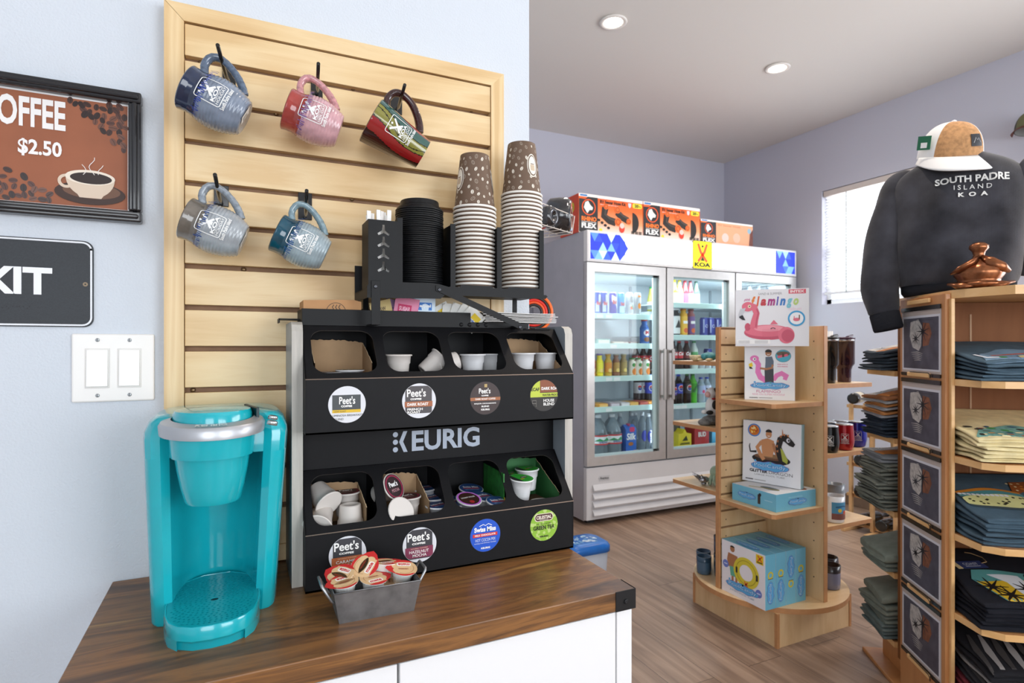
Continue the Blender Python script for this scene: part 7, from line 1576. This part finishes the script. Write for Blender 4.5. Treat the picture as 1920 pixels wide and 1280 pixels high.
def dshelf(nm, P, z, th=.020, m=CHE): 
    b = MB(); b.prism(P, z-th, z, m, mtop=CH if nm != 'top_board' else CHE, mside=CHE); b.build(nm, D)
dshelf('top_board', [(.013, .075), (.013, -.284), (.03, -.32), (.10, -.428), (.80, -.428), (.80, .075)], 1.427, .026)
for z in (1.15, .912, .672, .428, .18): dshelf('shelf', [(.0135, -.1005), (.0135, -.30), (.03, -.40), (.075, -.428), (.80, -.428), (.80, -.1005)], z)
for z in (1.16, .909, .636, .409, .155): dshelf('shelf', [(.003, .0585), (.60, .0585), (.60, .30), (.03, .30), (.003, .285)], z)
MB().box((-.01, -.43, 0), (.80, .30, .016), CH, .003).build('base_board', D)
MB().box((.05, -.38, .016), (.75, .26, .0995), CH, .002).build('plinth', D)
# pockets
PG = glass_mat('pocket_plastic', 'F6F6F8', 1., 1.6)
for k in range(5):
    zt_ = 1.358-.2445*k; zb = zt_-.190; y0, y1 = -.262, -.016      # viewer's left = y1
    u = lambda a, b, q: Vector((-.0045-q, y1-a, zb+b)); w, h = y1-y0, zt_-zb
    A = Art(.0002); A.rect(0, -.006, w, h+.016, 'CDBFB4', z=1); A.rect(.004, .002, w-.006, h-.002, 'E6E6EA', z=2); A.rect(.012, .008, w-.014, h-.010, mat('585661', .5, noise=.3, nscale=25), z=3)
    WH = mat('C9C4BC', .6, noise=.3, nscale=90); OR_ = mat('8E5A40', .6, noise=.3, nscale=70); DKm = '2A2A30'
    A.poly([(w*.24, h*.88), (w*.45, h*.92), (w*.54, h*.80), (w*.52, h*.45), (w*.46, h*.36), (w*.30, h*.42), (w*.22, h*.62)], WH, z=4); A.poly([(w*.56, h*.86), (w*.72, h*.84), (w*.78, h*.66), (w*.70, h*.46), (w*.56, h*.44)], OR_, z=4)
    for cx_, cy_, r_ in ((.38, .58, .10), (.56, .70, .16)):
        for i in range(9): a = i*2*PI/9+.3; A.line([(w*cx_, h*cy_), (w*cx_+w*r_*math.cos(a), h*cy_+w*r_*.9*math.sin(a))], [.006, .0012], DKm, z=5)
    A.line([(w*.56, h*.70), (w*.55, h*.40)], .004, DKm, z=5)
    for i in range(5): A.line([(w*(.26+.02*i), h*(.33-.035*i)), (w*(.42+.01*i), h*(.34-.035*i)), (w*(.56-.01*i), h*(.31-.03*i))], [.001, .004, .001], 'B8B4AE', z=6)
    A.rect(w*.34, h*.90, w*.80, h*.905, DKm, z=5)
    A.build('pocket_print', D, u)
    b = MB(); b.quad([Vector((-.0078, y0, zb-.018)), Vector((-.0078, y0, zt_+.03)), Vector((-.0078, y1, zt_+.03)), Vector((-.0078, y1, zb-.018))][::-1], PG); b.build('clear_pocket', D)
    b = MB(); b.box((-.0086, y0, zt_+.014), (-.0050, y1, zt_+.028), mat('1E1A18', .25), .0004); b.build('pocket_strip', D); b = MB(); b.box((-.0086, y0, zb-.018), (-.0050, y1, zb-.007), mat('1E1A18', .25), .0004); b.build('pocket_strip', D)
for k in range(6):
    z = 1.402-.2462*k; b = MB(); b.box((-.013, -.205, z-.0075), (-.0042, -.065, z+.0075), CHE, .003); b.build('wood_pull', D)
    if k: b = MB(); b.tube([(-.012, -.085, z+.008), (-.013, -.20, z+.009), (-.013, -.212, z+.004), (-.012, -.212, z-.008)], .0014, BKc, 6); b.build('cord', D)

# ---------------- folded shirts ----------------
def shirt(name, label, c, loc, w, d, h, seed, art=None, layers=2, droop=0., sb=0., st=0., group=None, rz=0., c2=None, trim=None):
    """folded shirt: layers of soft cloth, front fold towards -y, local to the display"""
    L_ = Dw(*loc); t = thing(name, label, 'folded shirt', L_, rz=DR+rz, group=group)
    rg = random.Random(seed); ph = [rg.uniform(0, 6.28) for _ in range(6)]; m = mat(c, .85, noise=.16, nscale=28, bump=.25, bscale=500, spec=.2)
    def zoff(x, y): return .0022*math.sin(x*23+ph[0])+.0018*math.sin(y*27+ph[1])+.0014*math.sin((x+y)*41+ph[2])-droop*max(0, -x-w*.30)**2*30
    b = MB(); hl = h/layers
    for k in range(layers):
        z0 = k*hl; sx = 1-.03*rg.random()-.015*k; sy = 1-.02*rg.random(); ox = rg.uniform(-.002, .002)
        rows = []
        N, Mn = 30, 12
        for i in range(N+1):
            v = -1+2*i/N; loop = []
            ev = max(.70, (1-((abs(v)-.92)/.08)**2)**.5 if abs(v) > .92 else 1)
            for j in range(32):
                a = 2*PI*j/32; ca, sa = math.cos(a), math.sin(a); x = (abs(ca)**.28)*(1 if ca >= 0 else -1)*w/2*sx*(1-.015*(1-ev)); zz_ = (abs(sa)**.5)*(1 if sa >= 0 else -1)*hl*.5*ev
                y = v*d/2*sy; x += ox+.004*math.sin(y*30+ph[3]+k)*(abs(ca)**3); y += .005*math.sin(x*22+ph[4]+k)*(abs(v)**6)
                loop.append(Vector((x, y, z0+hl*.5+zz_+zoff(x, y)*(.35+.65*(k+1)/layers)+(sb+(st-sb)*((z0+hl*.5+zz_)/h))*(y+d/2))))
            rows.append(loop)
        b.loft(rows, m if not (c2 and k % 2) else mat(c2, .85, noise=.16, nscale=28, bump=.25, bscale=500))
        if trim and k < layers: 
            b.tube([Vector((-w/2*sx+w*sx*q/12, -d/2*sy-.0005, z0+.001+zoff(-w/2*sx+w*sx*q/12, -d/2))) for q in range(13)], .0012, mat(trim, .8), 5)
    b.build('cloth', t)
    if art:
        A = Art(.0002); art(A, w, d); cl = lambda x_, y_: (max(-w*.475, min(w*.475, x_)), max(-d*.5, min(d*.48, y_)))
        A.t = [([[cl(*p_) for p_ in q_] for q_ in T_], m_, z_) for T_, m_, z_ in A.t]; A.build('shirt_print', t, lambda u, v, q: Vector((u, v, h*1.0+.0012+zoff(u, v)+q+st*(v+d/2))) if v > -d/2+.018 else Vector((u, max(v, -d/2-.0005)-.0012 if v < -d/2+.004 else v-.0006, h+zoff(u, v)+.0012+q-((-d/2+.018-v)/.018)**2*.010)), maxlen=.012)
    return t
def sunset(A, w, d):
    WH = mat('C6C4C0', .8, noise=.25, nscale=80); A.poly([(-w*.40, -d*.46), (-w*.05, -d*.46), (w*.05, d*.35), (-w*.32, d*.38)], WH, z=1); A.poly([(-w*.02, -d*.46), (w*.34, -d*.44), (w*.30, d*.3), (w*.05, d*.35)], mat('C47A34', .8, noise=.25, nscale=60), z=1)
    for x, y, r in ((-.2, 0, .05), (.12, -.1, .06), (-.22, -.32, .04)):
        for i in range(9): a = i*2*PI/9; A.line([(w*x, d*y), (w*x+r*math.cos(a), d*y+r*math.sin(a))], [.007, .001], '1E1E22', z=2)
def turtle(A, w, d):
    A.poly(arc(-w*.08, -d*.12, w*.34, d*.20, n=30), '3A4A50', z=1); A.poly(arc(-w*.08, -d*.06, w*.33, d*.14, 10, 170, 20), 'C07A2A', z=2); A.poly(arc(-w*.08, -d*.08, w*.31, d*.11, 0, 180, 20), '4A8488', z=3); A.poly(arc(-w*.08, -d*.16, w*.31, d*.12, n=28), 'C9C88A', z=4)
    rr = random.Random(4)
    for i in range(26): x, y = rr.uniform(-.34, .18), rr.uniform(-.24, -.08); A.circ(w*x, d*y, .0045, '2A2A22', z=5, n=6)
    for i in range(12): A.circ(-w*.38+w*.035*i, -d*.03-d*.004*i, .006, 'D8D8DC', z=5, n=7)
    for P in ([(w*.18, -d*.2), (w*.32, -d*.26), (w*.40, -d*.44), (w*.24, -d*.42), (w*.08, -d*.30)], [(w*.12, d*.05), (w*.20, d*.25), (w*.36, d*.30), (w*.34, d*.14), (w*.22, 0)]):
        A.poly(P, '8A4A20', z=4); 
        cx_ = sum(p[0] for p in P)/5; cy_ = sum(p[1] for p in P)/5
        for i in range(16): A.circ(cx_+rr.uniform(-w*.09, w*.09), cy_+rr.uniform(-d*.08, d*.08), .0042, rr.choice(('D8C89A', 'C87A2A')), z=5+i*.02, n=6)
    A.poly(arc(w*.26, -d*.10, w*.09, d*.07, n=16), '8A5A38', z=5); A.line([(w*.3, -d*.12), (w*.42, -d*.18)], [.012, .004], 'B8A888', z=6)
def reef(A, w, d):
    rr = random.Random(8)
    A.poly([(-w*.30, -d*.44), (w*.44, -d*.46), (w*.46, -d*.22), (w*.1, -d*.14), (-w*.2, -d*.26)], mat('6A9A90', .8, noise=.3, nscale=70), z=1)
    for i in range(46): x, y = rr.uniform(-.28, .45), rr.uniform(-.47, -.18); A.poly(arc(w*x, d*y, rr.uniform(.006, .016), rr.uniform(.003, .008), n=8), rr.choice(('2E5A70', 'C88A3A', '3F8A50', 'E8D8A8', '2A2A2A', 'A85A3A')), z=2+i*.02)
def multi(A, w, d):
    A.poly([(-w*.22, -d*.50), (w*.48, -d*.50), (w*.48, -d*.05), (w*.05, -d*.10), (-w*.15, -d*.24)], mat('6F8AA0', .8, noise=.2), z=1); rr = random.Random(3)
    A.line([(-w*.2, -d*.26), (-w*.16, -d*.38), (-w*.05, -d*.40)], .010, 'D8DCE4', z=2); A.poly([(w*.05, -d*.46), (w*.30, -d*.46), (w*.30, -d*.30), (w*.10, -d*.32)], 'D8C890', z=2)
    for i in range(20): A.circ(w*rr.uniform(.08, .28), d*rr.uniform(-.44, -.33), .004, '2A2A22', z=3, n=6)
    A.line([(w*.3, -d*.46), (w*.34, -d*.3), (w*.46, -d*.28)], .016, '3F7F80', z=3); A.line([(-w*.1, -d*.32), (w*.05, -d*.27), (w*.2, -d*.27)], .008, 'C0563A', z=3); A.circ(-w*.05, -d*.40, .010, '3A8A3A', z=3); A.rect(w*.30, -d*.47, w*.48, -d*.44, 'E0A82A', z=4)
def palms(A, w, d):
    A.poly([(-w*.05, -d*.1), (w*.02, d*.05), (w*.45, d*.02), (w*.46, -d*.47), (w*.04, -d*.44)], '4F8A88', z=1); A.poly([(-w*.03, -d*.14), (w*.46, -d*.10), (w*.46, -d*.47), (w*.05, -d*.44)], 'C8A42A', z=2); A.poly([(w*.10, -d*.03), (w*.34, -d*.04), (w*.36, -d*.44), (w*.24, -d*.44), (w*.20, -d*.15)], 'C8CCD0', z=3)
    for x, y, r in ((.05, -.22, .045), (.12, -.36, .05), (.30, -.25, .035)):
        for i in range(8): a = i*2*PI/8; A.line([(w*x, d*y), (w*x+r*math.cos(a), d*y+r*math.sin(a))], [.010, .002], '121214', z=4)
def driftw(A, w, d):
    rr = random.Random(5)
    for i in range(9): x = -.35+.09*i; A.line([(w*x, -d*.48), (w*(x+.03), -d*.2), (w*(x+.08), d*.05)], [.010, .022, .008], rr.choice(('C8C4C0', '8A8684', '3A3838')), z=1+i*.1)
HT = .0245
def pile(base, z, specs, grp, w, d, rz0, S_):
    zz_, tot = z+.001, sum(q[2]+.0012 for q in specs); acc = 0
    for i, (lab, c, h, art, lay, extra) in enumerate(specs):
        shirt('folded_shirt', lab, c, (base[0]+extra.get('dx', 0), base[1]+extra.get('dy', 0), zz_), w, d, h, i*31+int(z*100)+int(base[0]*500), art, lay, 0., S_*acc/tot, S_*(acc+h)/tot, grp, rz0+extra.get('rz', 0), extra.get('c2'), extra.get('trim')); zz_ += h+.0012; acc += h+.0012
def lstack(z, specs, grp, S_=.20, w_=.205): pile((.118, .164 if w_ < .22 else .178), z, specs, grp, w_, .29, -PI/2, S_)
def shift(f, k):
    def g(A, w, d): A.X = lambda x, y: (x+k*w, y); f(A, w, d); A.X = None
    return g
multi, reef, turtle, palms, driftw = shift(multi, -.25), shift(reef, -.18), shift(turtle, -.11), shift(palms, -.34), shift(driftw, -.12)
CHAR, SAGE, NAVY = '39434C', '7C8076', '2E3844'
g1 = 'folded shirts on the top left shelf of the display'
lstack(1.16, [('charcoal folded shirt, lowest on the top left shelf', CHAR, .022, None, 2, {'dx': -.01}), ('charcoal folded shirt in the middle on the top left shelf', CHAR, .022, None, 2, {'dx': .005, 'rz': .05}), ('charcoal shirt with white and orange palm print, uppermost on the top left shelf', CHAR, .024, sunset, 2, {'rz': -.06})], g1)
g2 = 'folded shirts on the second left shelf of the display'
lstack(.909, [('navy folded shirt, lowest on the second left shelf', NAVY, .024, None, 2, {}), ('navy folded shirt, second from below on the second left shelf', NAVY, .024, None, 2, {'dx': -.008}), ('navy folded shirt, third from below on the second left shelf', NAVY, .022, sunset, 2, {'dx': .006}),
    ('grey and orange printed shirt, fourth from below on the second left shelf', '8A8C90', .024, sunset, 2, {'dx': -.005, 'c2': 'A8703C'}), ('grey and orange printed shirt, fifth from below on the second left shelf', '94969A', .024, sunset, 2, {'dx': .004, 'c2': 'A8703C'}), ('grey printed shirt with palms, uppermost on the second left shelf', 'A0A2A4', .026, sunset, 2, {'rz': .05, 'c2': '8C5A34'})], g2)
g3 = 'folded shirts on the third left shelf of the display'
lstack(.636, [('sage folded shirt with dark trim, %s on the third left shelf' % w_, SAGE, .0235, None, 2, {'dx': (-1)**i*.006-.012*(i < 4), 'rz': .04*(-1)**i, 'trim': '2A2C2A'}) for i, w_ in enumerate(('lowest', 'second from below', 'third from below', 'fourth from below', 'fifth from below', 'sixth from below', 'seventh from below'))]+[('grey shirt with small orange print, uppermost on the third left shelf', '84888C', .026, sunset, 2, {'rz': -.06})], g3, .12, .225)
g4 = 'folded shirts on the fourth left shelf of the display'
lstack(.409, [('sage folded shirt, lower of two on the fourth left shelf', '788076', .032, None, 2, {}), ('thick sage folded shirt, upper of two on the fourth left shelf', '7F877C', .042, None, 1, {'dx': -.01, 'rz': .04})], g4)
g5 = 'folded shirts on the lowest left shelf of the display'
lstack(.155, [('slate green folded shirt, lowest on the bottom left shelf', '5E6A68', .028, None, 2, {}), ('slate green folded shirt, second from below on the bottom left shelf', '66706C', .028, None, 2, {'dx': -.006}), ('grey green folded shirt, third from below on the bottom left shelf', '70766C', .030, None, 2, {'dx': .006}), ('grey green thick folded shirt, fourth from below on the bottom left shelf', '767A6E', .034, None, 2, {'dx': -.01, 'rz': .05}), ('grey green folded shirt, uppermost on the bottom left shelf', '7A7E72', .036, None, 1, {'rz': -.05})], g5)
SLT, CRM, BLKC = '4E6270', 'E2D3A4', '1A1B22'
h1 = 'folded shirts on the top right shelf of the display'
def rst(z, specs, grp, S_=.1): pile((.20, -.262), z, specs, grp, .36, .30, 0, S_)
rst(1.15, [('slate blue folded shirt, lowest on the top right shelf', SLT, .019, None, 2, {}), ('slate blue folded shirt in the middle on the top right shelf', SLT, .019, None, 2, {'dx': .006}), ('slate blue shirt with colourful animal print, uppermost on the top right shelf', SLT, .022, multi, 2, {'rz': .03})], h1, .2)
rst(.912, [('cream folded shirt, lowest on the second right shelf', CRM, .022, None, 2, {}), ('cream folded shirt in the middle on the second right shelf', CRM, .022, None, 2, {'dx': .006}), ('cream shirt with reef print, uppermost on the second right shelf', CRM, .026, reef, 2, {'rz': -.04})], 'folded shirts on the second right shelf of the display', .2)
rst(.672, [('slate folded shirt, lowest on the third right shelf', '465A68', .024, None, 2, {'trim': '2A3640'}), ('slate folded shirt in the middle on the third right shelf', '465A68', .024, None, 2, {'trim': '2A3640', 'dx': .008}), ('slate shirt with a big turtle print, uppermost on the third right shelf', '465A68', .030, turtle, 2, {'rz': .05})], 'folded shirts on the third right shelf of the display', .26)
rst(.428, [('black folded shirt, lowest on the fourth right shelf', BLKC, .024, None, 2, {}), ('black folded shirt in the middle on the fourth right shelf', BLKC, .024, None, 2, {'dx': .006}), ('black shirt with palm sunset print and a blue tag, uppermost on the fourth right shelf', BLKC, .030, palms, 2, {'rz': .04})], 'folded shirts on the fourth right shelf of the display', .22)
tg = thing('hang_tag', 'dark blue paper tag on a twine loop, lying on the black shirt', 'tag', Dw(.10, -.23, .5560), rot=(Matrix.Rotation(DR+.25, 4, 'Z') @ Matrix.Rotation(.22, 4, 'X')).to_euler())
b = MB(); b.box((-.045, -.018, 0), (.040, .018, .0012), mat('25305A', .5)); b.box((-.062, -.019, 0), (-.046, .019, .0012), mat('B8A47A', .6)); b.build('paper_tag', tg)
b = MB(); b.tube([(.036, .004, .001), (.055, .006, .004), (.062, .03, .004), (.045, .055, .004), (.03, .062, .003)], .0013, mat('A88A60', .8), 6); b.build('twine', tg)
A = Art(.0002); A.text('COAST', -.03, -.004, .02, .008, 'A8ACB8', bold=.02); A.rect(-.03, -.012, .02, -.009, 'A8ACB8'); A.build('tag_print', tg, lambda u, v, q: Vector((u, v, .0013+q)))
rst(.18, [('maroon folded shirt, lowest on the bottom right shelf', '5A2028', .026, None, 2, {}), ('maroon folded shirt with white print, second on the bottom right shelf', '5E222A', .026, driftw, 2, {}), ('black folded shirt with grey print, third on the bottom right shelf', '26262A', .024, driftw, 2, {'dx': .01}), ('grey heather folded shirt, fourth on the bottom right shelf', '8A8684', .022, driftw, 2, {'dx': .02, 'c2': '26262A'}), ('black shirt with driftwood print, uppermost on the bottom right shelf', '1E1E22', .026, driftw, 2, {'dx': .015, 'rz': .05})], 'folded shirts on the bottom right shelf of the display', .2)

# ================= SWEATSHIRT FORM, CAP, TURTLE =================
TW = Dw(.14, -.07, 1.4275); TR = math.radians(-58)
sf = thing('sweatshirt_form', 'dark charcoal sweatshirt on a torso form standing on top of the shirt display', 'sweatshirt', TW, rz=TR)
def sweat_mat():
    m = mat('3A3A40', .92, noise=.55, nscale=11, bump=.0, spec=.15, sheen=.25).copy(); nt = m.node_tree; b = nt.nodes['Principled BSDF']
    tc = [n for n in nt.nodes if n.type == 'TEX_COORD'][0]; w = nt.nodes.new('ShaderNodeTexWave'); w.inputs['Scale'].default_value = 130; w.inputs['Distortion'].default_value = .3; w.bands_direction = 'X'
    nt.links.new(tc.outputs['Object'], w.inputs['Vector']); bp = nt.nodes.new('ShaderNodeBump'); bp.inputs['Strength'].default_value = .35; bp.inputs['Distance'].default_value = .001
    nt.links.new(w.outputs['Fac'], bp.inputs['Height']); nt.links.new(bp.outputs[0], b.inputs['Normal']); return m
SWM = sweat_mat(); RIB = mat('24252A', .9, bump=.5, bscale=120, spec=.15)
def WR(x, z): return .009*math.exp(-((x-.05+z*.35)/.016)**2)+.009*math.exp(-((x-.13+z*.1)/.014)**2)+.005*math.sin(x*40+z*9)+.008*math.sin(x*21-z*17+1)+.006*math.sin((z+abs(x)*1.4)*36)*min(1, (.42-z)*4)+.010*math.exp(-((x+.12-z*.3)/.02)**2)
def tors(z, a, b_, cy=0., fold=0., n=44):
    P = []
    for j in range(n):
        t = 2*PI*j/n; c, s = math.cos(t), math.sin(t); x = a*(abs(c)**.85)*(1 if c >= 0 else -1); y = b_*(abs(s)**.9)*(1 if s >= 0 else -1)
        y -= fold*WR(x, z); P.append(Vector((x, y+cy, z)))
    return P
RT = [(0, .150, .098), (.012, .158, .104), (.035, .160, .106), (.05, .170, .112), (.10, .175, .116), (.17, .176, .118), (.24, .180, .120), (.30, .186, .120), (.35, .190, .116), (.39, .188, .106), (.42, .172, .094), (.445, .140, .080), (.462, .105, .068), (.475, .078, .060), (.488, .068, .056), (.494, .060, .050), (.47, .052, .044)]
b = MB(); b.loft([tors(z, a, d, fold=1.0 if .03 < z < .42 else .2) for z, a, d in RT[2:14]], SWM, cap=False); b.build('torso', sf, sub=1)
b = MB(); b.loft([tors(z, a, d, fold=.25) for z, a, d in RT[:3]], RIB, cap=True); b.build('hem_band', sf)
b = MB(); b.loft([tors(z, a, d) for z, a, d in RT[13:]], RIB, cap=True); b.build('neckband', sf)
def sleeve(pts, radii, name, flat=.8):
    m = MB(); rings = []; n = len(pts); P = [Vector(p) for p in pts]; K = 18
    Q = []; Rr = []
    for i in range(n-1):
        for q in range(5):
            f = q/5; p0, p1, p2, p3 = P[max(i-1, 0)], P[i], P[i+1], P[min(i+2, n-1)]
            Q.append(.5*((2*p1)+(p2-p0)*f+(2*p0-5*p1+4*p2-p3)*f*f+(-p0+3*p1-3*p2+p3)*f**3)); Rr.append(radii[i]*(1-f)+radii[i+1]*f)
    Q.append(P[-1]); Rr.append(radii[-1])
    for i, q in enumerate(Q):
        dr = (Q[min(i+1, len(Q)-1)]-Q[max(i-1, 0)]).normalized(); sd = Vector((0, 1, 0)); sd = (sd-dr*sd.dot(dr)).normalized(); up = dr.cross(sd)
        rings.append([q+up*Rr[i]*(1+.05*math.sin(3*j*2*PI/K+i*.9))*math.cos(2*PI*j/K)+sd*Rr[i]*flat*math.sin(2*PI*j/K) for j in range(K)])
    m.loft(rings, SWM); return m.build(name, sf, sub=1), Q, rings
PX = lambda px, py, y=0.: Vector(((px-1793)/672, y, CAM_H+(650-py)/537-1.4275))
sleeve([PX(1712, 332), PX(1684, 342), PX(1664, 400, -.01), PX(1648, 480, -.02), PX(1645, 545, -.03), PX(1652, 588, -.035)], [.040, .052, .058, .064, .060, .046], 'sleeve')
sleeve([(.150, 0, .400), (.180, .0, .375), (.205, .015, .30), (.212, .03, .20), (.205, .05, .10), (.200, .06, .06)], [.050, .058, .052, .048, .042, .036], 'sleeve')
b = MB()
def ringat(c, d_, r, flat=.82, K=24):
    d_ = Vector(d_).normalized(); sd = Vector((0, 1, 0)); sd = (sd-d_*sd.dot(d_)).normalized(); up = d_.cross(sd); c = Vector(c)
    return [c+up*r*math.cos(2*PI*j/K)+sd*r*flat*math.sin(2*PI*j/K) for j in range(K)]
c0, c1 = PX(1652, 583, -.034), PX(1662, 618, -.038); dd = c1-c0
b.loft([ringat(c0, dd, .043), ringat(c0+dd*.1, dd, .047), ringat(c0+dd*.9, dd, .047), ringat(c1, dd, .044), ringat(c1-dd*.05, dd, .038), ringat(c0+dd*.5, dd, .034)], RIB); b.build('cuff', sf)
# seam and chest lettering
def chest(u, v, q):
    z = v; a = None
    for (z0, a0, b0), (z1, a1, b1) in zip(RT, RT[1:]):
        if z0 <= z <= z1: f = (z-z0)/(z1-z0); a, bb = a0+(a1-a0)*f, b0+(b1-b0)*f; break
    cx_ = min(.98, abs(u)/a)**(1/.85); y = -bb*(max(0, 1-cx_**2)**.5)**.9; y -= WR(u, z)
    return Vector((u, y-.003-q, z))
A = Art(.0002); TX = mat('D9D9D6', .6)
def zz(py): return CAM_H+(650-py)/(1080/1.925)-1.4275
A.text('SOUTH PADRE', -.066, .358, .128, .382, TX, bold=.03); A.text('I S L A N D', -.018, .334, .082, .349, TX); A.text('K  O  A', -.006, .311, .072, .325, TX, bold=.04)
A.build('chest_lettering', sf, chest, maxlen=.008)
def cap_obj(name, label, loc, rz, front, side, brim, scale=1., tilt=0., tagged=False, patch='26282E'):
    t = thing(name, label, 'cap', loc, rot=(Matrix.Rotation(rz, 4, 'Z') @ Matrix.Rotation(tilt, 4, 'X')).to_euler(), group=None); t.scale = (scale,)*3
    F, S2, B2 = front, side, brim; r, hh = .092, .108
    def dome(u, v):
        a = 2*PI*u; e = v*PI/2; rr = r*(math.cos(e)**.8); return Vector((rr*math.cos(a)*.92, rr*math.sin(a), hh*math.sin(e)**.95))
    b = MB(); b.grid(dome, 48, 14, lambda u, v: F if (.60 < u < .90) else S2); b.grid(lambda u, v: dome(u, v)*.96, 48, 6, mat('8A8A88', .8)); b.build('crown', t, merge=1e-5)
    def br(u, v):
        a = PI+PI*u; k = 1+.0*v; x = r*.92*math.cos(a)*(1+.10*v); y = r*math.sin(a)*.96-.078*v*math.sin(PI*u)**.6; return Vector((x, y, .004-.040*v*math.sin(PI*u)-.022*(math.cos(a)**2)*v+.0))
    b = MB(); b.grid(br, 24, 6, B2); b.build('brim', t, solid=.003)
    b = MB(); b.lathe([(.007, hh-.002), (.007, hh+.002), (.0001, hh+.005)], S2, cap0=False, cap1=False, seg=12); b.build('top_button', t)
    A = Art(.0004); A.rect(-.022, .030, .022, .066, patch, z=1); A.line([(-.014, .040), (-.004, .056), (.002, .048), (.008, .054), (.016, .040)], .0015, 'B8B8B8', z=2)
    def fn(u, v, q):
        e = math.asin((min(v/hh, 1))**(1/.95)); rr = r*(math.cos(e)**.8)+q+.001; a = -PI/2+.45+u/r; return Vector((rr*math.cos(a)*.93, rr*math.sin(a)*1.01, v))
    A.build('patch', t, fn, maxlen=.01)
    if tagged:
        m = MB(); m.box((-.090, -.052, .028), (-.088, -.010, .070), mat('1F6A4A', .5), rot=Matrix.Rotation(.55, 3, 'Z'), piv=(-.09, -.03, .05)); m.box((-.0906, -.042, .034), (-.0901, -.022, .050), WHITE, rot=Matrix.Rotation(.55, 3, 'Z'), piv=(-.09, -.03, .05)); m.build('card_tag', t)
    return t
CORK = mat('B88A5E', .85, noise=.3, nscale=90); CAPW = mat('E2E2E2', .75)
ct = wm(sf) @ Vector((-.020, -.005, .478))
cap_obj('baseball_cap', 'white cap with cork front panel and green tag, on top of the dark sweatshirt', ct, TR+.35, CORK, CAPW, CAPW, 1.08, .30, True)
# bronze turtle
q = onZ(1857, 541, 1.427); BZ = mat('8A5638', .3, metal=.85, noise=.35, nscale=70)
bt = thing('bronze_turtle', 'bronze turtle sculpture sitting upright at the corner of the shirt display', 'sculpture', (q.x, q.y+.03, 1.4273), rz=math.radians(-58))
b = MB(); b.lathe([(.0001, .0), (.050, .0), (.066, .012), (.063, .020), (.050, .016), (.052, .030), (.062, .045), (.060, .060), (.046, .074), (.028, .084), (.018, .094), (.014, .106), (.016, .116), (.024, .126), (.024, .136), (.014, .144), (.0001, .147)], BZ, cap0=False, cap1=False, seg=30, rfun=lambda a: 1+.03*math.cos(a*8)); b.build('turtle_body', bt)
for s in (-1, 1):
    b = MB(); b.tube([(s*.004, -.014, .098), (s*.022, -.040, .080), (s*.050, -.040, .062), (s*.070, -.020, .050)], [.008, .016, .015, .006], BZ, 10, flat=.6); b.build('flipper', bt)
    b = MB(); b.tube([(s*.01, -.045, .010), (s*.045, -.055, .010), (s*.080, -.030, .018)], [.006, .012, .004], BZ, 10, flat=.6); b.build('flipper', bt)
# caps on the right wall, cut by the frame
OL, DKB = mat('6A6A4A', .8), mat('5A2A1E', .7)
for px, py, f_, s_, b_, l_, n in ((1938, 240, OL, mat('3A3A38', .8), DKB, 'olive cap with rust-brown brim on the right wall, cut by the frame', 1), (1946, 400, CAPW, mat('1E1E20', .8), mat('1E1E20', .8), 'black and white cap on the right wall below the olive one', 2)):
    q = onX(px, py, XR-.13); cap_obj('baseball_cap', l_, (q.x, q.y, q.z-.01), math.radians(-75), f_, s_, b_, 1.05, -.1)
    pg = thing('wall_peg', 'metal peg holding the %s cap on the right wall' % l_.split(' cap')[0], 'peg', (XR-.001, q.y, q.z+.07), group='cap pegs on the right wall'); b = MB(); b.tube([(XR-.0005, q.y, q.z+.07), (XR-.15, q.y, q.z+.08)], .004, CHROME, 8); b.build('rod', pg, world=True)

# ================= WINE RACK =================
PN = mat('D2A878', .55, noise=.1, nscale=30); RX, RY0, RY1 = 3.79, 2.02, 2.60
wr = thing('wine_rack', 'light wooden slatted bottle rack against the right wall', 'wine rack', (RX+.12, (RY0+RY1)/2, 0))
for y in (RY1-.022, RY1-.17, RY1-.32, RY1-.47):
    for x in (RX, RX+.22): MB().box((x, y, .02), (x+.022, y+.022, .86), PN, .002).build('post', wr, world=True)
for z in (.03, .22, .43, .64, .83):
    for x in (RX+.022, RX+.198): MB().box((x, RY1-.50, z), (x+.020, RY1+.03, z+.022), PN, .002).build('rail', wr, world=True)
for y in (RY1-.01, RY1-.17, RY1-.32, RY1-.47): MB().box((RX-.09, y-.02, 0), (RX+.26, y+.005, .020), PN, .002).build('foot', wr, world=True)
for z in (.25, .46, .67): 
    for y in (RY1-.045, RY1-.15): MB().box((RX, y, z), (RX+.24, y+.015, z+.012), PN).build('cross_rail', wr, world=True)
def wine_bottle(p, rot, lab, labelc=None):
    t = thing('wine_bottle', lab, 'bottle', p, rot=rot, group='wine bottles in the wooden rack'); GB = mat('14130F', .12, coat=.6)
    b = MB(); b.lathe([(.020, .004, GB), (.036, 0), (.037, .01), (.037, .19), (.030, .215), (.015, .24), (.014, .295), (.0155, .296), (.0155, .305), (.0001, .305)], cap1=False, seg=22); b.build('bottle_body', t)
    if labelc: b = MB(); b.lathe([(.0376, .045), (.0376, .155)], mat(labelc, .6), cap0=False, cap1=False, seg=22); b.build('label_band', t)
wine_bottle((RX-.035, 2.545, .899), (0, PI/2, .35), 'wine bottle with cream label lying on top of the wooden rack', 'D8CDB8')
for z, w_ in ((.052, 'bottom'), (.242, 'second'), (.452, 'third'), (.662, 'fourth')):
    for i, y in enumerate((RY1-.10, RY1-.245, RY1-.395)): wine_bottle((RX-.04, y, z+.0375), (0, PI/2, 0), 'dark wine bottle in the %s row of the rack, %s from the cooler side' % (w_, ('first', 'second', 'third')[i]))
